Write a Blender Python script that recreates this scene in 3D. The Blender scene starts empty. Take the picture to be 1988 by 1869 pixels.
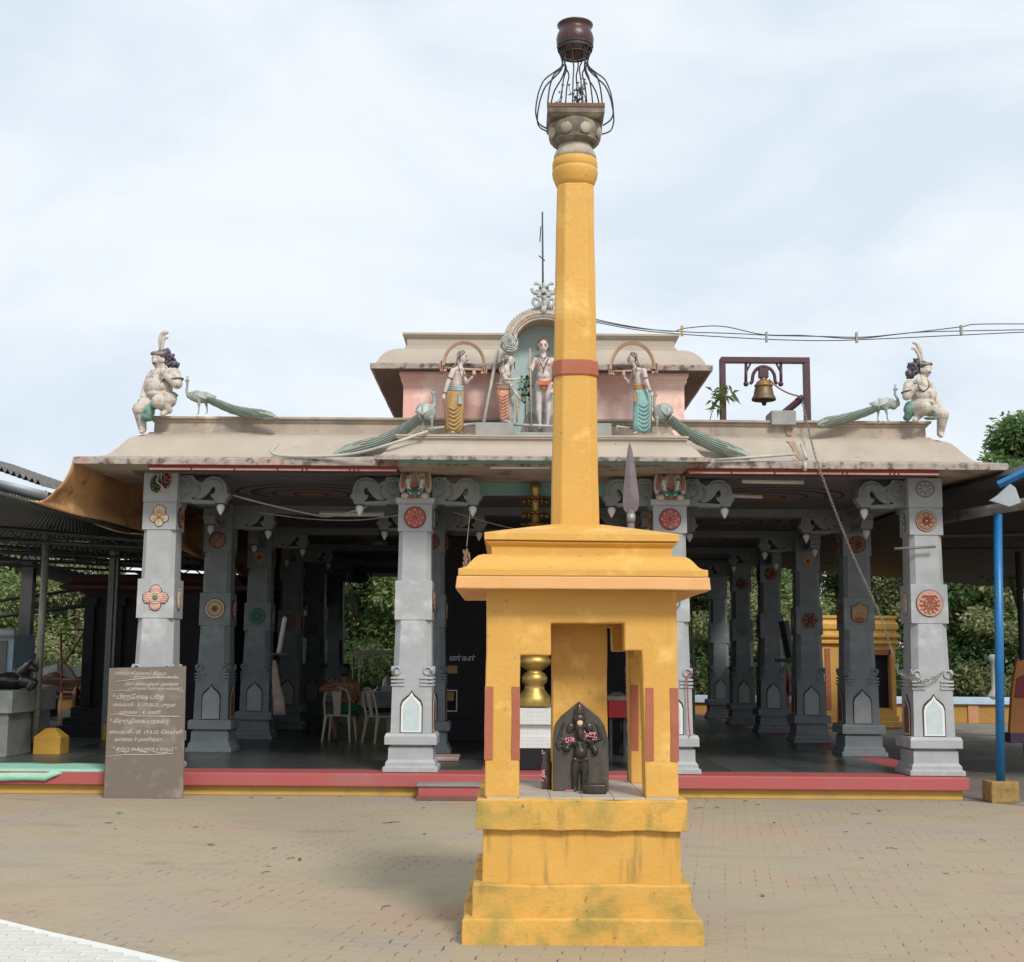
import bpy, bmesh, math, random
from mathutils import Vector, Matrix, noise
random.seed(7)
sc = bpy.context.scene
COL = sc.collection
R = math.radians
# ------------------------------------------------------------------ camera
F_PX, PITCH, ROLL = 2574.8, 0.136, 0.0071
CAM = Vector((0, 0, 1.6))
fwd = Vector((0, math.cos(PITCH), math.sin(PITCH)))
up0 = Vector((0, -math.sin(PITCH), math.cos(PITCH)))
rt0 = Vector((1, 0, 0))
rt = rt0 * math.cos(ROLL) + up0 * math.sin(ROLL)
upv = up0 * math.cos(ROLL) - rt0 * math.sin(ROLL)
cd = bpy.data.cameras.new('camera'); cam = bpy.data.objects.new('camera', cd); COL.objects.link(cam)
m = Matrix((rt, upv, -fwd)).transposed().to_4x4(); m.translation = CAM
cam.matrix_world = m
cd.sensor_width = 36; cd.sensor_fit = 'HORIZONTAL'; cd.lens = 36 * F_PX / 1988; cd.clip_end = 1000; cd.clip_start = 0.1
sc.camera = cam


def at(u, v, Y):
    """world point on the vertical plane Y seen in direction (u, v)"""
    d = rt * ((u - 994) / F_PX) - upv * ((v - 934.5) / F_PX) + fwd
    return CAM + d * (Y / d.y)


def onz(u, v, Z):
    d = rt * ((u - 994) / F_PX) - upv * ((v - 934.5) / F_PX) + fwd
    return CAM + d * ((Z - CAM.z) / d.z)


def pxm(Y):
    return Y / F_PX


# ------------------------------------------------------------------ materials
def srgb(r, g, b):
    def f(c):
        c /= 255
        return c / 12.92 if c <= .04045 else ((c + .055) / 1.055) ** 2.4
    return (f(r), f(g), f(b), 1)


def lin(c):
    return tuple(c) + (1,) if len(c) == 3 else tuple(c)


def mat(name, c, c2=None, scale=3.0, rough=.8, bump=.15, bscale=60, metal=0, spots=None, sp_scale=2.0, sp_lo=.55, sp_hi=.7, streak=None, st_lo=.55, st_hi=.75, st_scale=(6, 6, .6), spec=None, chips=None):
    mt = bpy.data.materials.new(name); mt.use_nodes = True
    nt = mt.node_tree; N = nt.nodes; L = nt.links
    bs = N['Principled BSDF']
    bs.inputs['Roughness'].default_value = rough
    bs.inputs['Metallic'].default_value = metal
    if spec is not None: bs.inputs['Specular IOR Level'].default_value = spec
    c = tuple(x * KA for x in lin(c)[:3]) + (1,)
    tc = N.new('ShaderNodeTexCoord')
    if c2 is None: c2 = tuple(x * .78 for x in c[:3])
    else: c2 = tuple(x * KA for x in c2[:3])
    c2 = lin(c2)

    def noi(sc_, det=5, vec=None):
        n = N.new('ShaderNodeTexNoise'); n.inputs['Scale'].default_value = sc_; n.inputs['Detail'].default_value = det
        n.inputs['Roughness'].default_value = .6
        L.new(vec or tc.outputs['Object'], n.inputs['Vector']); return n

    def ramp(src, lo, hi):
        r = N.new('ShaderNodeMapRange'); r.inputs[1].default_value = lo; r.inputs[2].default_value = hi
        L.new(src, r.inputs[0]); return r.outputs[0]

    def mix(f, a, b):
        mx = N.new('ShaderNodeMix'); mx.data_type = 'RGBA'
        L.new(f, mx.inputs[0])
        for i, s in ((6, a), (7, b)):
            if isinstance(s, tuple): mx.inputs[i].default_value = s
            else: L.new(s, mx.inputs[i])
        return mx.outputs[2]
    n1 = noi(scale)
    col = mix(ramp(n1.outputs[0], .35, .68), c, c2)
    if spots:
        n2 = noi(sp_scale, 8)
        col = mix(ramp(n2.outputs[0], sp_lo, sp_hi), col, lin(spots))
    if streak:
        mp = N.new('ShaderNodeMapping'); mp.inputs['Scale'].default_value = st_scale
        L.new(tc.outputs['Object'], mp.inputs['Vector'])
        n3 = noi(1, 6, mp.outputs[0])
        col = mix(ramp(n3.outputs[0], st_lo, st_hi), col, lin(streak))
    if chips:
        n5 = noi(19, 7); col = mix(ramp(n5.outputs[0], .665, .70), col, lin(chips))
    L.new(col, bs.inputs['Base Color'])
    if bump:
        b = N.new('ShaderNodeBump'); b.inputs['Strength'].default_value = bump; b.inputs['Distance'].default_value = .01
        n4 = noi(bscale, 6)
        L.new(n4.outputs[0], b.inputs['Height']); L.new(b.outputs[0], bs.inputs['Normal'])
    return mt


KA = .88   # common scale of the paint albedos
M = {}
YEL = (.71, .395, .082)
M['yellow'] = mat('yellow_paint', YEL, (.64, .345, .065), 1.6, .62, .35, 35, spots=(.76, .46, .13), sp_scale=4, sp_lo=.54, sp_hi=.7, streak=(.58, .32, .07), st_lo=.5, st_hi=.75, st_scale=(3, 3, 26), chips=(.30, .22, .09))
M['yellow_mossy'] = mat('yellow_paint_mossy', YEL, (.60, .35, .075), 2.4, .78, .5, 45, chips=(.16, .12, .05), spots=(.34, .25, .06), sp_scale=4.6, sp_lo=.47, sp_hi=.66, streak=(.22, .15, .045), st_lo=.55, st_hi=.74, st_scale=(7, 7, 2.2))
M['yellow_streaked'] = mat('yellow_paint_streaked', YEL, (.64, .345, .065), 1.4, .7, .35, 40, streak=(.26, .18, .05), st_lo=.55, st_hi=.72, st_scale=(11, 11, 1.3), spots=(.60, .36, .09), sp_scale=4, sp_lo=.55, sp_hi=.7)
M['peach'] = mat('peach_lip', (.74, .40, .17), (.70, .36, .12), 4, .7, .25)
M['redbrown'] = mat('red_brown_paint', (.42, .13, .07), (.36, .11, .06), 6, .7, .3)
M['stone_weather'] = mat('weathered_stone', (.24, .20, .15), (.09, .08, .065), 9, .9, .6, 40, spots=(.36, .31, .24), sp_scale=5)
M['stone_bulb'] = mat('pale_weathered_stone', (.50, .44, .36), (.30, .26, .2), 10, .9, .4, 40)
M['iron'] = mat('rusty_iron', (.022, .018, .024), (.04, .025, .025), 20, .6, .3)
M['pot'] = mat('dark_red_pot', (.075, .025, .022), (.05, .022, .02), 8, .38, .15, spots=(.12, .07, .06), sp_scale=6)
M['rustplate'] = mat('rust_plate', (.20, .085, .055), (.15, .065, .05), 8, .7, .3)
M['grey'] = mat('grey_column_paint', (.41, .425, .435), (.345, .36, .372), 4, .62, .22, 50, spots=(.47, .485, .50), sp_scale=2.5, streak=(.32, .33, .34), st_lo=.62, st_hi=.85)
M['grey_dark'] = mat('dusty_grey_paint', (.20, .215, .22), (.15, .165, .17), 5, .7, .25, 50)
M['grey_shaded'] = mat('shaded_grey_column_paint', (.235, .265, .28), (.185, .21, .225), 4, .6, .22, 50, spots=(.27, .30, .31), sp_scale=2.5, streak=(.15, .17, .18), st_lo=.6, st_hi=.85)  # rear columns: grey paint darkened and blued, the hall's shade put into the colour
M['bracket'] = mat('bracket_paint', (.25, .27, .265), (.19, .21, .205), 5, .7, .3, 40)
M['niche'] = mat('pale_niche_paint', (.56, .65, .66), (.46, .56, .58), 9, .6, .2)
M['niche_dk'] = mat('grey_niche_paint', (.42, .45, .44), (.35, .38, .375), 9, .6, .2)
M['niche_br'] = mat('brown_niche_paint', (.26, .085, .035), (.2, .07, .03), 9, .6, .2)
M['outline'] = mat('dark_outline', (.035, .03, .03), None, 5, .8, 0)
M['white'] = mat('white_paint', (.78, .78, .76), (.7, .7, .68), 6, .55, .1)
M['roof'] = mat('weathered_beige_roof', (.49, .42, .345), (.42, .355, .29), 1.5, .85, .35, 30, chips=(.20, .17, .14), spots=(.36, .31, .27), sp_scale=2.2, sp_lo=.56, sp_hi=.75, streak=(.38, .30, .24), st_lo=.6, st_hi=.85, st_scale=(3, 3, 1))
M['parapet'] = mat('stained_parapet', (.48, .39, .315), (.33, .28, .23), 3.5, .88, .35, 30, chips=(.16, .135, .12), spots=(.56, .47, .37), sp_scale=3.0, sp_lo=.6, sp_hi=.7, streak=(.24, .20, .17), st_lo=.56, st_hi=.8, st_scale=(4, 4, 2))
M['lip'] = mat('blackened_lip', (.44, .38, .33), (.24, .20, .18), 9, .9, .5, 30, chips=(.10, .085, .08), spots=(.11, .09, .08), sp_scale=9, sp_lo=.53, sp_hi=.62, streak=(.45, .25, .22))
M['redbeam'] = mat('red_beam', (.42, .035, .025), (.33, .03, .025), 3, .6, .15)
M['cream'] = mat('cream_trim', (.62, .52, .45), (.5, .42, .37), 10, .7, .1)
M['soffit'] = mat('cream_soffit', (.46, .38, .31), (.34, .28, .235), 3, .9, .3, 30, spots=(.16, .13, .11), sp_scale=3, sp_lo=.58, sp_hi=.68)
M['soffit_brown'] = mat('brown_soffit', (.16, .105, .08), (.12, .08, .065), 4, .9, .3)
M['pink'] = mat('pink_wall', (.88, .52, .45), (.82, .46, .39), 2.2, .75, .2, 30, spots=(.88, .62, .55), sp_scale=1.2, sp_lo=.5, sp_hi=.56, streak=(.40, .26, .23), st_lo=.6, st_hi=.85, st_scale=(3, 3, .8))
M['teal'] = mat('teal_soffit', (.26, .46, .43), (.22, .40, .375), 3, .7, .15)
M['ceil'] = mat('ceiling_paint', (.15, .155, .17), (.105, .11, .125), 2, .75, .2, spots=(.16, .11, .105), sp_scale=1.5)
M['wallgrey'] = mat('niche_backdrop', (.46, .58, .58), (.38, .51, .51), 3, .8, .2, spots=(.26, .31, .32), sp_scale=5, sp_lo=.62, sp_hi=.68)
M['granite'] = mat('granite_floor', (.075, .085, .083), (.045, .052, .052), 2.5, .26, .15, 80, spots=(.12, .12, .11), sp_scale=1.7)
M['redfloor'] = mat('red_floor_paint', (.44, .085, .085), (.40, .10, .095), 2.5, .6, .2, spots=(.33, .12, .11), sp_scale=2)
M['ochre'] = mat('ochre_plinth', (.62, .38, .085), (.52, .33, .09), 3, .8, .3, spots=(.40, .27, .09), sp_scale=2.5, streak=(.36, .25, .1), st_lo=.6, st_hi=.8)
M['black'] = mat('black_interior', (.012, .013, .016), None, 3, .9, 0)
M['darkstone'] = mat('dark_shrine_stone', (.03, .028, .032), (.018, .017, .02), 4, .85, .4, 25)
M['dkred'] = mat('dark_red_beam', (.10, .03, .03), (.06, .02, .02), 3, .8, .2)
M['plaster'] = mat('statue_plaster', (.62, .55, .48), (.50, .44, .38), 14, .6, .25, 60, spots=(.24, .20, .17), sp_scale=14, sp_lo=.54, sp_hi=.68, streak=(.36, .31, .27), st_scale=(20, 20, 4), st_lo=.56, st_hi=.7)
M['skinwhite'] = mat('pale_statue_skin', (.66, .56, .53), (.56, .46, .43), 10, .55, .15, spots=(.4, .33, .3), sp_scale=14, sp_lo=.62, sp_hi=.74)
M['hair'] = mat('statue_hair', (.07, .05, .07), (.16, .13, .16), 40, .5, .3)
M['hair_grey'] = mat('statue_wavy_hair', (.10, .085, .08), (.42, .37, .33), 38, .6, .3)
M['eye'] = mat('dark_paint', (.03, .025, .025), None, 5, .5, 0)
M['gold_cloth'] = mat('gold_cloth', (.52, .33, .13), (.44, .27, .10), 10, .7, .3, streak=(.30, .17, .07), st_scale=(30, 30, 3), st_lo=.55, st_hi=.7)
M['turq_cloth'] = mat('turquoise_cloth', (.30, .52, .49), (.24, .43, .41), 10, .7, .3, streak=(.10, .25, .23), st_scale=(30, 30, 4), st_lo=.58, st_hi=.72)
M['red_cloth'] = mat('patterned_red_cloth', (.62, .17, .07), (.58, .42, .34), 28, .7, .3)
M['sash_blue'] = mat('light_blue_sash', (.42, .56, .57), (.3, .42, .45), 12, .7, .2)
M['sash_red'] = mat('red_sash', (.55, .20, .13), (.5, .33, .12), 18, .7, .2)
M['orange_cloth'] = mat('orange_cloth', (.60, .15, .06), (.5, .12, .05), 9, .6, .1)
M['green_cloth'] = mat('green_cloth', (.07, .22, .17), (.25, .40, .34), 9, .65, .2)
M['garland'] = mat('brown_beads', (.18, .10, .07), (.1, .06, .04), 40, .6, .1)
M['kavadi'] = mat('kavadi_paint', (.52, .36, .26), (.42, .27, .19), 12, .7, .2)
M['kavadi_in'] = mat('kavadi_red_inside', (.24, .085, .06), None, 8, .7, .1)
M['pea_body'] = mat('peacock_plaster', (.38, .41, .37), (.24, .28, .25), 22, .7, .3, spots=(.15, .18, .16), sp_scale=24, sp_lo=.58, sp_hi=.7)
M['pea_tail'] = mat('peacock_tail', (.32, .36, .30), (.21, .25, .21), 8, .75, .3, spots=(.36, .42, .36), sp_scale=8)
M['pea_white'] = mat('peacock_wing', (.56, .60, .58), (.42, .47, .46), 18, .7, .3)
M['orn'] = mat('ornament_plaster', (.55, .56, .52), (.33, .36, .34), 22, .75, .4, 50, spots=(.14, .13, .13), sp_scale=22, sp_lo=.58, sp_hi=.66)
M['orn_or'] = mat('orange_beading', (.52, .27, .15), (.58, .47, .36), 40, .7, .3)
M['frame'] = mat('maroon_steel', (.075, .025, .035), (.055, .02, .03), 6, .5, .1)
M['bronze'] = mat('bell_bronze', (.22, .14, .065), (.10, .08, .055), 14, .5, .2, metal=.55)
M['bell_band'] = mat('bell_gold_band', (.34, .20, .075), (.22, .13, .055), 10, .5, .2, metal=.5)
M['spear'] = mat('spear_iron', (.19, .14, .15), (.15, .115, .125), 10, .6, .3)
M['gold'] = mat('polished_gold', (.62, .42, .13), (.46, .30, .09), 8, .42, .2, metal=.8)
M['brass_dk'] = mat('aged_brass', (.30, .17, .05), (.2, .11, .04), 9, .32, .1, metal=.85)
M['tile'] = mat('white_wall_tile', (.74, .74, .72), (.68, .69, .68), 12, .3, .05)
M['tiledot'] = mat('tile_specks', (.35, .38, .36), None, 12, .4, 0)
M['ftile'] = mat('pale_floor_tile', (.56, .50, .43), (.48, .43, .37), 6, .5, .15, spots=(.36, .31, .25), sp_scale=7)
M['ganesh'] = mat('oiled_black_stone', (.030, .024, .021), (.05, .042, .036), 12, .28, .35, 40)
M['ganesh_slab'] = mat('dark_wet_stone', (.085, .075, .062), (.05, .043, .037), 7, .5, .4, 30, streak=(.14, .11, .07), st_scale=(8, 8, 1.5))
M['flower'] = mat('pink_petals', (.75, .22, .32), (.68, .32, .38), 20, .7, .1)
M['paste'] = mat('sandal_paste', (.78, .55, .36), (.70, .45, .30), 20, .7, .1)
M['blue'] = mat('blue_paint', (.012, .17, .42), (.01, .13, .34), 6, .4, .08, spots=(.06, .16, .22), sp_scale=12, sp_lo=.66, sp_hi=.72)
M['steel'] = mat('galvanised_steel', (.36, .345, .30), (.24, .225, .19), 12, .45, .15, metal=.4)
M['steel_dk'] = mat('dark_painted_steel', (.05, .052, .05), (.035, .036, .036), 9, .5, .15)
M['channel'] = mat('grey_green_steel', (.19, .20, .17), (.14, .15, .13), 9, .5, .15)
M['sheet_dk'] = mat('dark_roof_sheet', (.05, .048, .046), (.03, .029, .028), 1.5, .6, .15)
M['sheet_top'] = mat('grey_roof_sheet', (.26, .245, .23), (.15, .14, .13), 6, .7, .2)
M['flashing'] = mat('silver_flashing', (.36, .40, .43), (.25, .28, .31), 3, .5, .15, metal=.15)
M['tarp'] = mat('ochre_tarpaulin', (.60, .34, .15), (.48, .26, .11), 2.5, .8, .35, 12, spots=(.22, .10, .04), sp_scale=3)
M['board'] = mat('worn_blackboard', (.165, .128, .098), (.135, .115, .098), 4, .75, .12, 40, spots=(.235, .18, .145), sp_scale=4, sp_lo=.5, sp_hi=.7)
M['chalk'] = mat('chalk', (.60, .55, .48), (.38, .34, .29), 60, .95, 0)
M['wood'] = mat('grey_wood', (.22, .17, .12), (.16, .12, .09), 8, .8, .2)
M['planks'] = mat('bleached_planks', (.30, .17, .14), (.20, .10, .085), 7, .85, .3, streak=(.5, .46, .44), st_scale=(1, 1, 18), st_lo=.55, st_hi=.65)
M['rustpipe'] = mat('rust_orange_pipe', (.30, .12, .06), (.22, .09, .05), 12, .7, .2)
M['mint'] = mat('mint_green_cloth', (.34, .66, .50), (.28, .56, .43), 7, .8, .35, 10)
M['concrete'] = mat('grey_concrete', (.28, .285, .27), (.2, .205, .195), 3, .85, .3, spots=(.15, .155, .15), sp_scale=2)
M['concrete_lt'] = mat('pale_concrete', (.36, .36, .34), (.27, .27, .255), 5, .85, .3, spots=(.2, .21, .2), sp_scale=4, sp_lo=.6, sp_hi=.7)
M['footing'] = mat('mustard_footing', (.60, .34, .045), (.5, .28, .045), 5, .75, .2)
M['footing_old'] = mat('dirty_mustard_footing', (.36, .23, .07), (.26, .17, .06), 9, .85, .4, spots=(.12, .09, .05), sp_scale=12, sp_lo=.56, sp_hi=.64)
M['plastic'] = mat('beige_plastic', (.52, .42, .33), (.48, .39, .30), 3, .4, .04)
M['skin'] = mat('brown_skin', (.25, .10, .052), (.21, .082, .042), 9, .5, .08)
M['blackhair'] = mat('black_hair', (.010, .008, .008), None, 60, .5, .3)
M['dhoti'] = mat('green_dhoti', (.012, .14, .075), (.01, .10, .06), 9, .8, .2)
M['thread'] = mat('cotton_thread', (.6, .52, .42), None, 9, .8, 0)
M['pvc'] = mat('white_pipe', (.54, .52, .47), (.42, .40, .36), 8, .5, .1)
M['wire'] = mat('dark_cable', (.05, .05, .052), None, 8, .6, 0)
M['rope'] = mat('jute_rope', (.30, .20, .13), (.2, .13, .09), 30, .9, .2)
M['bluewhite'] = mat('pale_blue_coping', (.48, .60, .70), (.40, .51, .60), 4, .7, .2)
M['yellowwall'] = mat('yellow_wall', (.46, .24, .05), (.36, .19, .045), 2, .8, .2, spots=(.36, .2, .06), sp_scale=2)
M['signred'] = mat('orange_sign', (.55, .22, .06), (.5, .18, .05), 4, .6, .1)
M['signdk'] = mat('maroon_sign_patch', (.28, .03, .03), None, 4, .6, .1)
M['purple'] = mat('purple_sign_foot', (.10, .05, .12), None, 4, .6, .1)
M['banner'] = mat('faded_banner', (.42, .34, .31), (.3, .2, .18), 8, .7, .2)
M['lamp'] = mat('fluorescent_tube_glass', (.8, .82, .84), None, 4, .3, 0)
M['redbox'] = mat('red_box', (.5, .02, .03), None, 4, .5, .05)
M['sari'] = mat('deep_red_sari', (.28, .015, .03), None, 6, .7, .1)
M['med_red'] = mat('medallion_red', (.42, .07, .055), (.36, .06, .05), 12, .6, .1)
M['med_pink'] = mat('medallion_pink', (.66, .36, .28), (.6, .3, .24), 12, .6, .1)
M['med_rust'] = mat('medallion_rust', (.34, .10, .04), (.28, .08, .035), 12, .6, .1)
M['med_cream'] = mat('medallion_cream', (.66, .56, .44), (.58, .48, .36), 12, .6, .1)
M['med_gold'] = mat('medallion_gold', (.46, .29, .08), (.38, .23, .07), 12, .6, .1)
M['med_teal'] = mat('medallion_teal', (.02, .26, .21), (.02, .2, .17), 12, .6, .1)
M['med_green'] = mat('medallion_green', (.12, .24, .11), (.1, .18, .09), 12, .6, .1)
M['med_brown'] = mat('medallion_brown', (.20, .075, .045), (.16, .06, .04), 12, .6, .1)
M['trunk'] = mat('bark', (.13, .10, .075), (.08, .06, .05), 12, .9, .5, 30)
for nm, a, b in (('leafA', (.30, .42, .15), (.17, .28, .10)), ('leafB', (.46, .50, .24), (.28, .35, .15)), ('leafC', (.20, .32, .14), (.10, .19, .085)), ('leafD', (.52, .50, .31), (.35, .36, .20))):
    M[nm] = mat('foliage_' + nm[-1:].lower(), a, b, 2.5, .6, 0)
M['sprig'] = mat('sprig_leaves', (.16, .22, .06), (.10, .15, .04), 20, .6, 0)
M['dryleaf'] = mat('dry_leaves', (.14, .075, .05), (.09, .05, .035), 20, .8, 0)


def ring_mat():
    """leaf material with light passing through"""
    for k in ('leafA', 'leafB', 'leafC', 'leafD', 'sprig'):
        bs = M[k].node_tree.nodes['Principled BSDF']
        bs.inputs['Specular IOR Level'].default_value = .3
        nt = M[k].node_tree; tl = nt.nodes.new('ShaderNodeBsdfTranslucent'); mxs = nt.nodes.new('ShaderNodeMixShader'); mxs.inputs[0].default_value = .55
        src = bs.inputs['Base Color'].links[0].from_socket; nt.links.new(src, tl.inputs[0]); out = nt.nodes['Material Output']
        nt.links.new(bs.outputs[0], mxs.inputs[1]); nt.links.new(tl.outputs[0], mxs.inputs[2]); nt.links.new(mxs.outputs[0], out.inputs[0])


ring_mat()
# the paving: interlocking blocks with pink and khaki patches
def paving_mat():
    mt = bpy.data.materials.new('block_paving'); mt.use_nodes = True
    nt = mt.node_tree; N = nt.nodes; L = nt.links; bs = N['Principled BSDF']
    bs.inputs['Roughness'].default_value = .85
    tc = N.new('ShaderNodeTexCoord')

    def mp(s, rot=0, src=None):
        q = N.new('ShaderNodeMapping'); q.inputs['Scale'].default_value = s; q.inputs['Rotation'].default_value = (0, 0, rot)
        L.new(src or tc.outputs['Object'], q.inputs['Vector']); return q.outputs[0]

    def noi(sc_, det=4, vec=None):
        n = N.new('ShaderNodeTexNoise'); n.inputs['Scale'].default_value = sc_; n.inputs['Detail'].default_value = det
        L.new(vec or tc.outputs['Object'], n.inputs['Vector']); return n.outputs[0]

    def rng(src, lo, hi, a=0, b=1):
        r = N.new('ShaderNodeMapRange'); r.inputs[1].default_value = lo; r.inputs[2].default_value = hi
        r.inputs[3].default_value = a; r.inputs[4].default_value = b
        L.new(src, r.inputs[0]); return r.outputs[0]

    def mix(f, a, b, mode='MIX'):
        mx = N.new('ShaderNodeMix'); mx.data_type = 'RGBA'; mx.blend_type = mode
        if isinstance(f, float): mx.inputs[0].default_value = f
        else: L.new(f, mx.inputs[0])
        for i, s in ((6, a), (7, b)):
            if isinstance(s, tuple): mx.inputs[i].default_value = s
            else: L.new(s, mx.inputs[i])
        return mx.outputs[2]

    def math_(op, a, b):
        q = N.new('ShaderNodeMath'); q.operation = op
        for i, s in ((0, a), (1, b)):
            if isinstance(s, (float, int)): q.inputs[i].default_value = s
            else: L.new(s, q.inputs[i])
        return q.outputs[0]
    # zig-zag edge of each block: shift y by a triangle wave of x
    sep = N.new('ShaderNodeSeparateXYZ'); L.new(mp((1, 1, 1), R(9)), sep.inputs[0])
    tri = N.new('ShaderNodeMath'); tri.operation = 'PINGPONG'; tri.inputs[1].default_value = .075
    L.new(sep.outputs[0], tri.inputs[0])
    y2 = math_('ADD', sep.outputs[1], math_('MULTIPLY', tri.outputs[0], .5))
    tri2 = N.new('ShaderNodeMath'); tri2.operation = 'PINGPONG'; tri2.inputs[1].default_value = .055
    L.new(sep.outputs[1], tri2.inputs[0])
    x2 = math_('ADD', sep.outputs[0], math_('MULTIPLY', tri2.outputs[0], .16))
    cmb = N.new('ShaderNodeCombineXYZ'); L.new(x2, cmb.inputs[0]); L.new(y2, cmb.inputs[1])
    bk = N.new('ShaderNodeTexBrick'); bk.inputs['Scale'].default_value = 1; bk.inputs['Brick Width'].default_value = .225
    bk.inputs['Row Height'].default_value = .115; bk.inputs['Mortar Size'].default_value = .006; bk.inputs['Mortar Smooth'].default_value = .3
    bk.inputs['Color1'].default_value = (.0, .0, .0, 1); bk.inputs['Color2'].default_value = (1, 1, 1, 1); bk.inputs['Mortar'].default_value = (.5, .5, .5, 1)
    L.new(cmb.outputs[0], bk.inputs['Vector'])
    row = math_('FLOOR', math_('DIVIDE', y2, .115), 0)
    xo = math_('ADD', x2, math_('MULTIPLY', math_('MODULO', math_('ABSOLUTE', row, 0), 2.0), .1125))
    head = math_('LESS_THAN', math_('PINGPONG', xo, .1125), .0055)
    bed = math_('LESS_THAN', math_('PINGPONG', y2, .0575), .0022)
    khaki, pink, lilac = (.355, .295, .20, 1), (.39, .27, .195, 1), (.335, .28, .23, 1)
    col = mix(rng(noi(.42, 5), .5, .62), khaki, pink)
    col = mix(rng(noi(.6, 3, mp((1, 1, 1), 1.0)), .5, .66), col, lilac)
    col = mix(math_('MULTIPLY', bk.outputs['Color'], .24), col, (.30, .25, .17, 1))
    col = mix(rng(noi(2.2, 7, mp((.7, 1.5, 1), .8)), .52, .72, 0, .5), col, (.26, .21, .155, 1))
    col = mix(rng(noi(5, 6), .4, .75, 0, .45), col, (.33, .27, .18, 1))
    col = mix(rng(noi(60, 3), .45, .8, 0, .3), col, (.28, .23, .16, 1))
    vis = rng(noi(1.7, 5), .46, .72)
    fac = math_('MAXIMUM', math_('MULTIPLY', head, math_('MULTIPLY', rng(noi(.85, 4), .40, .62, .10, 1), rng(noi(7, 3), .40, .60))), math_('MULTIPLY', bed, math_('ADD', math_('MULTIPLY', vis, .6), .10)))
    col = mix(fac, col, (.09, .065, .05, 1))
    dk = rng(noi(.9, 6, mp((.8, 1.6, 1), .3)), .66, .74, 0, .55)
    col = mix(dk, col, (.17, .13, .10, 1))
    L.new(col, bs.inputs['Base Color'])
    b = N.new('ShaderNodeBump'); b.inputs['Strength'].default_value = .35; b.inputs['Distance'].default_value = .01
    h = math_('SUBTRACT', noi(14, 5), math_('MULTIPLY', bk.outputs['Fac'], .7))
    L.new(h, b.inputs['Height']); L.new(b.outputs[0], bs.inputs['Normal'])
    return mt


M['paving'] = paving_mat()
M['yard'] = mat('dusty_concrete_yard', (.22, .19, .155), (.17, .145, .12), 1.2, .9, .3, spots=(.28, .26, .23), sp_scale=.9)
M['hex'] = mat('pale_hex_paver', (.66, .66, .60), (.58, .58, .53), 5, .8, .3, spots=(.5, .5, .45), sp_scale=9)
M['grout'] = mat('white_grout', (.80, .80, .77), (.72, .72, .68), 9, .9, .2)


# ------------------------------------------------------------------ geometry helpers
def thing(name, label, cat, loc=(0, 0, 0), group=None):
    o = bpy.data.objects.new(name, None); COL.objects.link(o); o.location = loc
    o.empty_display_size = .2
    o['label'] = label; o['category'] = cat
    if group: o['group'] = group
    return o


def tag(o, label, cat, group=None):
    o['label'] = label; o['category'] = cat
    if group: o['group'] = group
    return o


def worigin(o):
    p = Vector((0, 0, 0))
    while o:
        p += Vector(o.location); o = o.parent
    return p


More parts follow.
